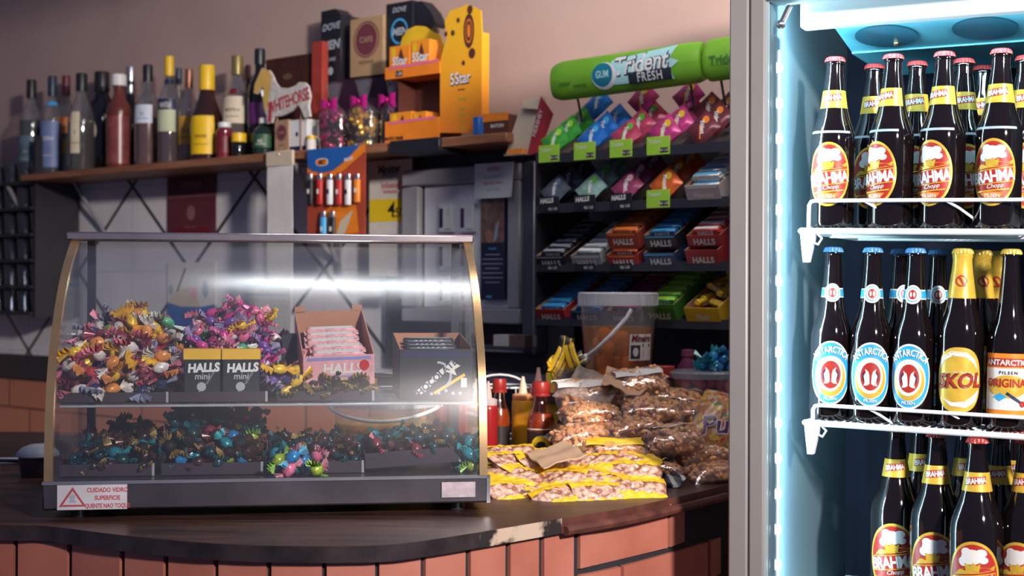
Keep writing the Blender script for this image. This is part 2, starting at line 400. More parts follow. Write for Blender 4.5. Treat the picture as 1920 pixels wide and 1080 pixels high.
def wood(nt, N, L, b):
    tc = N.new('ShaderNodeTexCoord'); mp = N.new('ShaderNodeMapping'); mp.inputs['Scale'].default_value = (3, 22, 6); mp.inputs['Rotation'].default_value = (0, 0, R(12)); L.new(tc.outputs['Object'], mp.inputs[0])
    n1 = N.new('ShaderNodeTexNoise'); n1.inputs['Scale'].default_value = 1.6; n1.inputs['Detail'].default_value = 8; n1.inputs['Roughness'].default_value = .65; L.new(mp.outputs[0], n1.inputs[0])
    cr = N.new('ShaderNodeValToRGB'); L.new(n1.outputs[0], cr.inputs[0])
    cr.color_ramp.elements[0].position = .35; cr.color_ramp.elements[0].color = (0.020, 0.012, 0.012, 1); cr.color_ramp.elements[1].position = .72; cr.color_ramp.elements[1].color = (0.10, 0.045, 0.034, 1)
    L.new(cr.outputs[0], b.inputs['Base Color'])
    mr = N.new('ShaderNodeMapRange'); L.new(n1.outputs[0], mr.inputs[0]); mr.inputs[3].default_value = .18; mr.inputs[4].default_value = .5; L.new(mr.outputs[0], b.inputs['Roughness'])
    bp = N.new('ShaderNodeBump'); bp.inputs['Strength'].default_value = .25; bp.inputs['Distance'].default_value = .003; L.new(n1.outputs[0], bp.inputs['Height']); L.new(bp.outputs[0], b.inputs['Normal'])
WOODM = nodemat('dark_counter_wood', wood)
EDGEM = mat('counter_edge_wood', (0.030, 0.022, 0.024), 0.35, var=0.5, scale=20)
REDEDGE = mat('red_edge_wood', (0.105, 0.035, 0.026), 0.45, var=0.4, scale=25)
def chip(nt, N, L, b):
    tc = N.new('ShaderNodeTexCoord'); n1 = N.new('ShaderNodeTexNoise'); n1.inputs['Scale'].default_value = 22; n1.inputs['Detail'].default_value = 4; L.new(tc.outputs['Object'], n1.inputs[0])
    cr = N.new('ShaderNodeValToRGB'); L.new(n1.outputs[0], cr.inputs[0]); cr.color_ramp.elements[0].position = .45; cr.color_ramp.elements[0].color = (.02, .015, .015, 1)
    cr.color_ramp.elements[1].position = .55; cr.color_ramp.elements[1].color = (.55, .42, .32, 1); L.new(cr.outputs[0], b.inputs['Base Color']); b.inputs['Roughness'].default_value = .6
CHIP = nodemat('chipped_laminate', chip)
ct = thing('bar_counter', 'curved bar counter with dark wood top and terracotta tile front', 'counter', (0, 0, 0))
poly = edge+back
k = len(poly); top = MB()
tri = tessellate_polygon([[Vector((p.x, p.y, 0)) for p in poly]])
TH = 0.024
top.add([(p.x, p.y, CT) for p in poly]+[(p.x, p.y, CT-TH) for p in poly], [tuple(reversed(t)) if False else tuple(t) for t in tri]+[tuple(i+k for i in reversed(t)) for t in tri], 0)
bmn = len(top.f)
# side faces: material by where they stand along the front
ne = len(edge)
pxs = [p.x/p.y*F+960 for p in poly]
for i in range(k):
    j = (i+1) % k; mi = 1
    if i < ne-1 and 895 < pxs[i] < 1052: mi = 2
    elif i < ne-1 and pxs[i] >= 1052: mi = 3
    top.add([(poly[i].x, poly[i].y, CT), (poly[j].x, poly[j].y, CT), (poly[j].x, poly[j].y, CT-TH), (poly[i].x, poly[i].y, CT-TH)], [(0, 1, 2, 3)], mi)
to = top.build('counter_top', [WOODM, EDGEM, CHIP, REDEDGE], ct, smooth=False)
bm = bmesh.new(); bm.from_mesh(to.data); bmesh.ops.remove_doubles(bm, verts=bm.verts[:], dist=1e-5); bmesh.ops.recalc_face_normals(bm, faces=bm.faces[:]); bm.to_mesh(to.data); bm.free()
# narrow moulding lip along the right run
lip = MB(); pts = [edge_at(px, -0.004)[0] for px in range(1058, 1370, 12)]
lip.tube([(p.x, p.y, CT-TH+0.004) for p in pts], 0.008, 8); lip.build('edge_moulding', [REDEDGE], ct)
# terracotta tiles on a dark grout wall
GR = mat('dark_grout', (0.018, 0.018, 0.024), 0.8)
def tcol(nt, N, L, b):
    tc = N.new('ShaderNodeTexCoord'); n1 = N.new('ShaderNodeTexNoise'); n1.inputs['Scale'].default_value = 7; n1.inputs['Detail'].default_value = 5; L.new(tc.outputs['Object'], n1.inputs[0])
    cr = N.new('ShaderNodeValToRGB'); L.new(n1.outputs[0], cr.inputs[0]); cr.color_ramp.elements[0].position = .3; cr.color_ramp.elements[0].color = (.40, .125, .085, 1)
    cr.color_ramp.elements[1].position = .72; cr.color_ramp.elements[1].color = (.52, .20, .145, 1); L.new(cr.outputs[0], b.inputs['Base Color']); b.inputs['Roughness'].default_value = .38
TERR = nodemat('terracotta_tile', tcol)
gw = MB(); pin = [e+Vector((-(edge[min(i+1, ne-1)]-edge[max(i-1, 0)]).normalized().y, (edge[min(i+1, ne-1)]-edge[max(i-1, 0)]).normalized().x))*0.022 for i, e in enumerate(edge)]
for a, b in zip(pin, pin[1:]): gw.add([(a.x, a.y, 0), (b.x, b.y, 0), (b.x, b.y, CT-TH), (a.x, a.y, CT-TH)], [(0, 1, 2, 3)])
tf = gw
def tile(pa, pb, z0, z1):
    (a, ta), (b, tb) = pa, pb; n = 5; fr = []
    for i in range(n+1):
        px = None; t = i/n; p = a.lerp(b, t); nn = Vector((-(ta.lerp(tb, t)).y, (ta.lerp(tb, t)).x)).normalized()
        fr.append((p-nn*0.004, p+nn*0.006))
    vs = []
    for f, bk in fr: vs += [(f.x, f.y, z0+0.002), (f.x, f.y, z1-0.002), (bk.x, bk.y, z0), (bk.x, bk.y, z1)]
    fs = []
    for i in range(n):
        o = 4*i; fs += [(o, o+4, o+5, o+1), (o+1, o+5, o+7, o+3), (o+2, o+6, o+4, o)]
    fs += [(0, 1, 3, 2), (4*n, 4*n+2, 4*n+3, 4*n+1)]
    tf.add(vs, fs, 1)
gp = [-140, -58, 22, 118, 217, 300, 397, 500, 607, 712, 807, 892, 967, 1030, 1095]
for r, (z0, z1) in enumerate(((0.80, CT-TH-0.001), (0.55, 0.792), (0.30, 0.542), (0.05, 0.292))):
    for a, b in zip(gp, gp[1:]): tile(edge_at(a+5, 0.019), edge_at(b-5, 0.019), z0, z1)
rows = [(0.987, CT-TH-0.001), (0.905, 0.979), (0.823, 0.897), (0.741, 0.815), (0.66, 0.733), (0.58, 0.652), (0.5, 0.572), (0.42, 0.492), (0.34, 0.412), (0.26, 0.332), (0.18, 0.252), (0.1, 0.172), (0.02, 0.092)]
for i, (z0, z1) in enumerate(rows):
    g = [1099, 1270, 1420] if i % 2 == 0 else [1099, 1182, 1345, 1440]
    for a, b in zip(g, g[1:]):
        pa, pb = edge_at(a+3, 0.019), edge_at(min(b, 1372)-3, 0.019)
        if b > 1372: pb = (edge[-1]+Vector((-0.019, 0)), edge_at(1369)[1])
        if (pb[0]-pa[0]).length > .02: tile(pa, pb, z0, z1)
tf.build('tiled_front', [GR, TERR], ct, smooth=False)

# ------------------------------------------------------------------ raised back ledge that carries the rack, bucket and tub
BL = thing('back_ledge', 'dark raised ledge along the wall under the candy rack', 'ledge', FW.w(0, 0, CT), FW.a)
lx0 = FW.lx(1045, -0.15); lx1 = FW.lx(1478, 0.1)
LZ = 1.215
MB().box(lx0, lx1, -0.29, 0.19, LZ-CT-0.025, LZ-CT, bev=.003).build('ledge_top', [DARK], BL)
for a in (lx0+0.01, lx0+.33, lx1-0.03): MB().box(a, a+0.02, -0.26, 0.18, 0.0, LZ-CT-0.026).build('support', [DARK], BL)
MB().box(lx0+.03, lx1-0.03, 0.165, 0.18, 0.0, LZ-CT-0.026).build('rear_panel', [BLACK], BL)
# dark sheet filling the dark zone below the shelf, behind machine and rack
pz0 = FW.z(1180, 700, WD)
o = MB().box(FW.lx(735, WD), FW.lx(1500, WD), WD-0.03, WD-0.008, 1.22, 1.826, bev=.003).build('dark_wall_sheet', [mat('wall_sheet_dark', (0.05, 0.048, 0.06), 0.6)])
o.location = FW.w(0, 0, 0); o.rotation_euler = (0, 0, FW.a); tag(o, 'dark flat sheet on the wall behind candy rack and cigarette cabinet', 'board')

# ------------------------------------------------------------------ liquor shelf
SZ = FW.z(500, 287, 0.0); print('SZ', SZ)
def sw(nt, N, L, b):
    tc = N.new('ShaderNodeTexCoord'); mp = N.new('ShaderNodeMapping'); mp.inputs['Scale'].default_value = (4, 30, 30); L.new(tc.outputs['Object'], mp.inputs[0])
    n1 = N.new('ShaderNodeTexNoise'); n1.inputs['Scale'].default_value = 1.5; n1.inputs['Detail'].default_value = 6; L.new(mp.outputs[0], n1.inputs[0])
    cr = N.new('ShaderNodeValToRGB'); L.new(n1.outputs[0], cr.inputs[0]); cr.color_ramp.elements[0].position = .3; cr.color_ramp.elements[0].color = (.20, .075, .035, 1)
    cr.color_ramp.elements[1].position = .75; cr.color_ramp.elements[1].color = (.38, .17, .085, 1); L.new(cr.outputs[0], b.inputs['Base Color']); b.inputs['Roughness'].default_value = .5
SHW = nodemat('shelf_wood', sw)
sh = thing('wall_shelf', 'long brown wooden wall shelf holding the liquor bottles', 'shelf', FW.w(0, 0, SZ), FW.a)
sx0 = FW.lx(38, 0); sx1 = FW.lx(948, 0)
MB().box(sx0, sx1, 0.0, WD-0.008, -0.024, 0.0, bev=0.002).build('plank', [SHW], sh)
a0 = FW.lx(735, 0); a1 = FW.lx(828, 0)
MB().box(a0, a1, -0.012, 0.10, -0.036, 0.002, bev=.002).build('dark_edge_cover', [BLACK], sh)
for px in (100, 640):
    lx = FW.lx(px, WD); b = MB()
    b.tube([(lx, 0.03, -0.03), (lx+0.0, WD-0.02, -0.32)], 0.008, 8); b.box(lx-.012, lx+.012, WD-0.016, WD-0.008, -0.36, -0.025); b.box(lx-.012, lx+.012, 0.02, WD-0.01, -0.031, -0.025)
    b.build('bracket', [mat('bracket_grey', (.35, .35, .38), .35, metal=.5)], sh)
# diagonal grey strut against the tiles
o = MB(); p0 = FW.lx(139, .15), FW.z(139, 335, .15)-SZ; p1 = FW.lx(196, .2), FW.z(196, 440, .2)-SZ
o.tube([(p0[0], .15, -0.026), (p1[0], .205, p1[1])], .007, 8); o.build('strut', [mat('bracket_grey', (.35, .35, .38), .35, metal=.5)], sh)

# ------------------------------------------------------------------ glass rack with tumblers at the far left
gk = thing('glass_rack', 'dim rack of stacked drinking glasses below shelf at far left', 'rack', FW.w(0, 0, 0), FW.a)
gx0, gx1 = FW.lx(-60, .12), FW.lx(104, .12)
gzs = [FW.z(60, y, .12) for y in (345, 392, 440, 487, 535, 583)]
for z in gzs: MB().box(gx0, gx1, 0.02, WD-.01, z-0.012, z, bev=.002).build('rack_shelf', [mat('rack_grey', (.018, .018, .024), .5)], gk)
for x in (gx0-.012, gx1): MB().box(x, x+.012, 0.03, WD-.01, gzs[-1]-.02, gzs[0]+.16).build('rack_side', [mat('rack_grey', (.018, .018, .024), .5)], gk)
GLS = clearmat('tumbler_glass', tint=(.62, .65, .70), refl=.05, edge=.5, rough=.08, haze=.015)
g0 = None; n = 0
for j, z in enumerate(gzs):
    for i in range(7):
        for q in range(2):
            x = gx0+.035+i*(gx1-gx0-.07)/6
            if g0 is None:
                g0 = MB().lathe([(.001, .002), (.024, 0), (.031, .075), (.029, .075), (.0225, .006), (.001, .006)], 16).build('drinking_glass', [GLS])
                g = g0
            else: g = g0.copy(); COL.objects.link(g)
            g.location = FW.w(x, .075+.075*q, z); tag(g, 'clear tumbler standing on the dim glass rack at far left', 'glass', 'tumblers on the glass rack')

# ------------------------------------------------------------------ fridge
fr = thing('display_fridge', 'upright beer fridge with grey frame and glowing lit interior', 'fridge', FF.w(0, 0, 0), FF.a)
fxa = FF.lx(1366, 0); fxb = FF.lx(1433, 0); FWID = 0.62; FD = 0.56; FZ0, FZ1 = 0.15, 2.08
x_out = fxa; x_in = fxb
FRM = mat('fridge_frame_grey', (0.27, 0.26, 0.255), 0.45, metal=.15, var=.06, scale=4)
LIN = mat('fridge_liner', (0.085, 0.14, 0.17), 0.5, var=.06, scale=5)
LIND = mat('fridge_back', (0.008, 0.010, 0.020), 0.7, var=.1, spec=.08)
gx = FF.lx(1403, 0)
b = MB(); b.box(x_out, gx-.0012, -0.0, .05, FZ0, FZ1+.1, bev=.003); b.box(gx+.0012, x_in, -0.0, .05, FZ0, FZ1+.1, bev=.003); b.box(x_out+.002, x_in, .006, .05, FZ0, FZ1+.1)
b.build('door_frame', [FRM], fr)
x_r = x_in+FWID
MB().box(x_r, x_r+.06, 0, .05, FZ0, FZ1+.1, bev=.003).build('door_frame', [FRM], fr)
top_z = FF.z(1500, 8, .03)
MB().box(x_in, x_r, 0, .05, top_z+.004, FZ1+.1, bev=.003).build('header', [mat('header_cyan', (.42, .50, .53), .4)], fr)
b = MB(); b.box(x_out+.01, x_in, .05, FD, FZ0, FZ1+.1); b.build('side_wall', [WHITE], fr)
b = MB(); b.box(x_r, x_r+.05, .05, FD, FZ0, FZ1+.1); b.build('side_wall', [WHITE], fr)
MB().box(x_in, x_in+.006, .012, FD-.03, FZ0+.02, FZ1+.02).build('liner', [LIN], fr)
MB().box(x_r-.006, x_r, .012, FD-.03, FZ0+.02, FZ1+.02).build('liner', [LIN], fr)
MB().box(x_in, x_r, FD-.03, FD, FZ0, FZ1+.1).build('back_panel', [LIND], fr)
MB().box(x_in, x_r, .05, FD, FZ0-.1, FZ0+.02).build('bottom_panel', [LIN], fr)
MB().box(x_out, x_r+.06, 0, FD, 0.0, FZ0-.101, bev=.005).build('base', [DARK], fr)
# white inner lip and LED channel with lit diodes
MB().box(x_in-.001, x_in+.0045, .004, .03, FZ0+.02, top_z+.05).build('inner_lip', [mat('lip_white', (.34, .42, .45), .35, emit=0, var=0)], fr)
lxl = FF.lx(1461, .045)
strip = MB().box(x_in+.006, x_in+.010, .030, .066, FZ0+.03, top_z-.05).build('led_channel', [mat('led_channel_grey', (.08, .15, .20), .3)], fr)
LED = mat('led_diode', (0.75, 0.92, 1.0), emit=30, var=0, ecol=(0.70, 0.92, 1.0))
LEDT = mat('led_tape', (0.75, 0.92, 1.0), emit=2.5, var=0, ecol=(0.70, 0.92, 1.0))
MB().box(x_in+.0101, x_in+.0112, .043, .051, FZ0+.04, top_z-.07).build('led_tape', [LEDT], fr)
d = FF.d(1465, .07); step = 66/F*d; z = FF.z(1470, 1055, .07)
while z > FZ0+.05: z -= step
z += step; ld = None
while z < top_z-.08:
    if ld is None: ld = MB().ell((0, 0, 0), (.004, .0085, .0085), 14, 8).build('led_diode', [LED], fr); q = ld  # domes drawn oversized, the diodes' glare is put into their size
    else: q = ld.copy(); COL.objects.link(q)
    q.location = (x_in+.012, .047, z); z += step
fz0, fz1 = FZ0+.05, top_z-.08
def fr_lamp(name, lx, D, z, sx, sy, e, tgt, col=(.55, .86, 1.0), spread=170):
    return lamp(name, FF.w(lx, D, z), FF.w(*tgt), (sx, sy), e, col, spread=spread)
l = fr_lamp('led_strip_light', x_in+.022, .047, 1.35, .010, 1.25, 1.9, (x_in+.5, .16, 1.35)); 
l.rotation_euler = (0, 0, 0)
# area lamp emitting into the cabinet, long side upright
dirv = (Vector(FF.w(x_in+.5, .22, 1.35))-Vector(FF.w(x_in+.028, .062, 1.35))).normalized()
def upright(l, dv):
    zax = -dv; yax = Vector((0, 0, 1)); xax = yax.cross(zax).normalized(); yax = zax.cross(xax)
    l.rotation_euler = Matrix((xax, yax, zax)).transposed().to_euler()
upright(l, dirv)
# strip light washing the liner beside it
l2 = fr_lamp('led_wash_light', x_in+.035, .055, 1.35, .012, 1.25, 4.5, (x_in, .2, 1.35)); upright(l2, (Vector(FF.w(x_in+.0, .15, 0))-Vector(FF.w(x_in+.035, .055, 0))).normalized())
# light box at the top, evaporator cover with round fan openings
tz = FF.z(1600, 30, .06)
MB().box(FF.lx(1500, .06), x_r-.01, .055, .085, tz-.014, tz+.03, bev=.003).build('top_light_bar', [mat('light_bar', (.7, .8, .85), emit=.35, var=0, ecol=(.60, .88, 1.0))], fr)
l3 = lamp('top_bar_light', FF.w(x_in+.30, .075, tz-.02), FF.w(x_in+.30, .30, tz-.25), (.5, .02), 1.4, (.55, .86, 1.0)); l3.rotation_euler = Euler((R(35), 0, FF.a))
ev = MB(); ex0 = FF.lx(1575, .16)-.0; eA = (.10, FF.z(1600, 42, .10)); eB = (.24, FF.z(1620, 96, .24))
CY = mat('evaporator_cyan', (.12, .48, .62), .35, var=.05)
def evf(u, v): return (ex0+(x_r-.008-ex0)*u, eA[0]+(eB[0]-eA[0])*v, eA[1]+(eB[1]-eA[1])*v)
ev.sheet(evf, 2, 2, 0, th=-.004)
ev.box(ex0, x_r-.008, eB[0], FD-.031, eB[1]-.003, eB[1]+.01, 0)
evo = ev.build('evaporator_cover', [CY], fr, smooth=False)
FAN = mat('fan_opening_blue', (.03, .16, .24), .4)
du = Vector(evf(1, 0))-Vector(evf(0, 0)); dv = Vector(evf(0, 1))-Vector(evf(0, 0)); nn = du.cross(dv).normalized()
if nn.z > 0: nn = -nn
for cx in (.075, .235, .395):
    m = MB(); c = Vector(evf(0, .5))+du.normalized()*cx
    vs, fs = s_ell(.052, .052, 28, 1); 
    m.add([tuple(c+du.normalized()*x+dv.normalized()*y+nn*.0006) for x, y in vs]+[tuple(c+du.normalized()*x+dv.normalized()*y+nn*.0026) for x, y in vs], [tuple(reversed(f)) for f in fs]+[tuple(i+len(vs) for i in f) for f in fs])
    m.build('fan_opening', [FAN], evo, smooth=False)
m = MB().ell(tuple(Vector(evf(0, .72))+du.normalized()*.085+nn*.004), (.005, .005, .005), 8, 6).build('screw', [BRASS], evo)
# door closer arm at the top left
m = MB(); p = FF.lx(1466, .03); m.tube([(p+.012, .03, FF.z(1470, 12, .03)), (p, .02, FF.z(1462, 48, .03))], .005, 8); m.ell((p, .02, FF.z(1462, 48, .03)), (.008, .008, .008), 8, 6); m.build('hinge_arm', [STEEL], fr)

# wire shelves, sagging a little to the right
WIRE = mat('white_wire', (.80, .82, .84), .3, var=.03)
TILT = 0.021
def wshelf(px, py, rail_dy, rail_px, name):
    D0 = .075; lx0 = FF.lx(px, D0); z0 = FF.z(px, py, D0)
    def zz(lx): return z0-(lx-lx0)*TILT
    s = thing('wire_shelf', name, 'shelf', FF.w(lx0, D0, z0), FF.a, 'wire shelves in the beer fridge', rot=(0, TILT, FF.a))
    Lg = x_r-.012-lx0; dep = .40
    m = MB(); m.tube([(0, 0, 0), (Lg, 0, 0)], .0052, 10); m.tube([(0, dep, 0), (Lg, dep, 0)], .004, 8); m.tube([(0, 0, 0), (0, dep, 0)], .004, 8); m.tube([(Lg, 0, 0), (Lg, dep, 0)], .004, 8)
    m.tube([(0, dep/2, -.002), (Lg, dep/2, -.002)], .0035, 8); m.build('shelf_frame', [WIRE], s)
    m = MB(); n = int(Lg/.0125)
    for i in range(n): m.tube([(.01+i*.0125, -.002, .0035), (.01+i*.0125, dep, .0035)], .0016, 5)
    m.build('wire_rods', [WIRE], s)
    rx = FF.lx(rail_px, D0)-lx0; h = rail_dy*FF.d(rail_px, D0)/F
    m = MB(); m.tube([(rx, .002, 0), (rx, .002, h-.008), (rx+.003, .002, h-.002), (rx+.010, .002, h), (Lg-.02, .002, h), (Lg-.01, .002, h-.008), (Lg-.01, .002, 0)], .0032, 8)
    q = rx+.09
    while q < Lg-.03: m.tube([(q, .002, h), (q+.02, .012, h-.012), (q+.04, .03, h-.028), (q+.05, .05, .003)], .0022, 6); q += .13
    m.build('guard_rail', [WIRE], s)
    for bx in (.0,):
        m = MB(); m.prism([(bx-.0, -.004), (bx+.026, -.004), (bx+.016, -.052), (bx+.006, -.052)], .0, .012); m.build('support_clip', [WIRE], s)
        m = MB(); m.tube([(bx+.028, .004, -.004), (bx+.036, .004, -.012), (bx+.030, .004, -.022), (bx+.020, .004, -.018)], .0022, 6); m.build('clip_hook', [WIRE], s)
    return lx0, D0, z0, zz
S1 = wshelf(1500, 433, 57, 1515, 'upper white wire shelf in the fridge, carrying the shorter red labelled bottles')
S2 = wshelf(1509, 792, 34, 1524, 'second white wire shelf in the fridge, carrying the blue, gold and orange labelled bottles')
D0 = .075
Z3 = .9005
s3 = thing('wire_shelf', 'lowest white wire shelf in the fridge under the large bottles', 'shelf', FF.w(x_in+.02, D0, Z3-.006), FF.a, 'wire shelves in the beer fridge')
m = MB(); Lg = FWID-.04; m.tube([(0, 0, 0), (Lg, 0, 0)], .0052, 10); m.tube([(0, .4, 0), (Lg, .4, 0)], .004, 8); m.build('shelf_frame', [WIRE], s3)
m = MB()
for i in range(int(Lg/.0125)): m.tube([(.01+i*.0125, 0, .0035), (.01+i*.0125, .4, .0035)], .0016, 5)
m.build('wire_rods', [WIRE], s3)

# ------------------------------------------------------------------ beer bottles
BGL = mat('brown_bottle_glass', (0.006, 0.0035, 0.004), 0.06, var=0.2, spec=.6, coat=.5)
P600 = [(0.0005, .004), (.030, .0), (.0345, .003), (.0365, .010), (.0365, .145), (.0355, .158), (.0315, .172), (.0265, .186), (.0222, .202), (.0195, .222), (.0165, .245), (.0142, .262), (.0138, .275), (.0150, .2765), (.0150, .281), (.0135, .283), (.0135, .286)]
PSLIM = [(0.0005, .004), (.030, .0), (.0325, .003), (.0343, .010), (.0343, .130), (.0335, .143), (.0300, .158), (.0245, .172), (.0205, .188), (.0180, .206), (.0155, .232), (.0135, .262), (.0133, .275), (.0145, .2765), (.0145, .281), (.013, .283), (.013, .286)]
P1L = [(0.0005, .004), (.036, .0), (.0405, .003), (.0425, .012), (.0425, .168), (.0410, .182), (.0355, .198), (.0285, .214), (.0235, .230), (.0200, .250), (.0172, .270), (.0148, .290), (.0142, .303), (.0152, .3045), (.0152, .3085), (.0138, .3105), (.0138, .3125)]
def rad(prof, z):
    for (r0, z0), (r1, z1) in zip(prof[1:], prof[2:]):
        if z0 <= z <= z1: return r0+(r1-r0)*(z-z0)/max(z1-z0, 1e-6)
    return prof[-1][0]
def wrapf(prof, rot, zc):
    def fn(u, v, off):
        z = zc+v; r = rad(prof, z)+off; a = u/max(rad(prof, zc), .01)+rot
        return (r*math.sin(a), -r*math.cos(a), z)
    return fn
def crown(m, r, z, mi):
    n = 42; vs = []; prof = [(1.12, -.006), (1.06, -.002), (1.0, .001), (.8, .0025), (.02, .003)]
    for i in range(n):
        a = 2*math.pi*i/n; fl = 1+(.05*(1 if i % 2 else -1))
        for k, (f, dz) in enumerate(prof): rr = r*f*(fl if k < 2 else 1); vs.append((rr*math.sin(a), -rr*math.cos(a), z+dz))
    K = len(prof); m.add(vs, [(i*K+j, ((i+1) % n)*K+j, ((i+1) % n)*K+j+1, i*K+j+1) for i in range(n) for j in range(K-1)], mi)
AR_RED = mat('label_red', (.40, .025, .018), .4, var=.08); AR_Y = mat('label_gold', (.64, .42, .05), .35, metal=.15, var=.12, scale=60)
AR_W = mat('label_white', (.70, .71, .70), .4, var=.03); CAPR = mat('crown_red', (.38, .03, .03), .4); CAPB = mat('crown_blue', (.05, .22, .50), .4); CAPY = mat('crown_gold', (.70, .48, .08), .35, metal=.3)
LBL = [AR_Y, AR_RED, AR_W, mat('label_blue', (.03, .35, .66), .4, var=.06), NAVY, BROWN, mat('label_dull', (.42, .50, .56), .5, var=.2, scale=40), ORG]
def lbl_brahma(m, prof, rot, zc, ry, rx):
    f = wrapf(prof, rot, zc); k = ry/.0535
    m.art(f, s_ell(rx, ry, 40, 7), .0003, 0)
    m.art(f, s_ell(rx*.90, ry*.92, 40, 7), .0006, 1)
    # foaming mug, white swirl
    for ex, ey, er_, eq in ((-.002, .031, .015, .011), (-.013, .024, .008, .007), (.011, .037, .008, .006), (-.010, .038, .007, .006), (.014, .027, .007, .005)): m.art(f, s_ell(er_, eq, 20, 3), .0010, 2, ex*k, ey*k, 0, k)
    m.art(f, s_poly([(-.010, .010), (-.012, .022), (-.004, .019), (.0, .023), (.005, .019), (.010, .022), (.008, .010)], 1), .0014, 0, sc=k)
    m.art(f, s_poly([(-.028, .003), (-.020, .012), (.0, .018), (.024, .016), (.031, .020), (.030, .013), (.012, .009), (-.010, .006)], 1), .0014, 0, sc=k)
    m.art(f, s_rect(.0645*k, .0235*k, 14, 3, .12), .0016, 0, 0, -.0065*k, .13)
    m.art(f, s_rect(.0625*k, .0205*k, 14, 3, .12), .0019, 1, 0, -.0065*k, .13)
    m.art(f, s_text('BRAHMA', .0175*k, bold=.035, wscale=.70, spacing=.92), .0023, 2, .0, -.0065*k, .13)
    m.art(f, s_text('Chopp', .0065*k, bold=.01, shear=.3), .0022, 2, .004*k, -.0215*k, .13)
    m.art(f, s_rect(.052*k, .0022*k, 10, 1), .0019, 0, 0, -.029*k, .10)
    m.art(f, s_poly([(-.018, -.034), (-.008, -.030), (.018, -.032), (.012, -.040), (-.010, -.041)], 1), .0018, 7, sc=k)
    m.art(f, s_text('PILSEN', .0055*k, bold=.02), .0021, 2, 0, -.0365*k)
def neck_brahma(m, prof, rot, zc):
    f = wrapf(prof, rot, zc)
    m.art(f, s_rect(.066, .030, 26, 4), .0003, 0); m.art(f, s_rect(.034, .012, 10, 3, .1), .0007, 1, 0, .002, .12)
    m.art(f, s_text('BRAHMA', .0088, bold=.03, wscale=.68, spacing=.92), .0011, 2, 0, .002, .12)
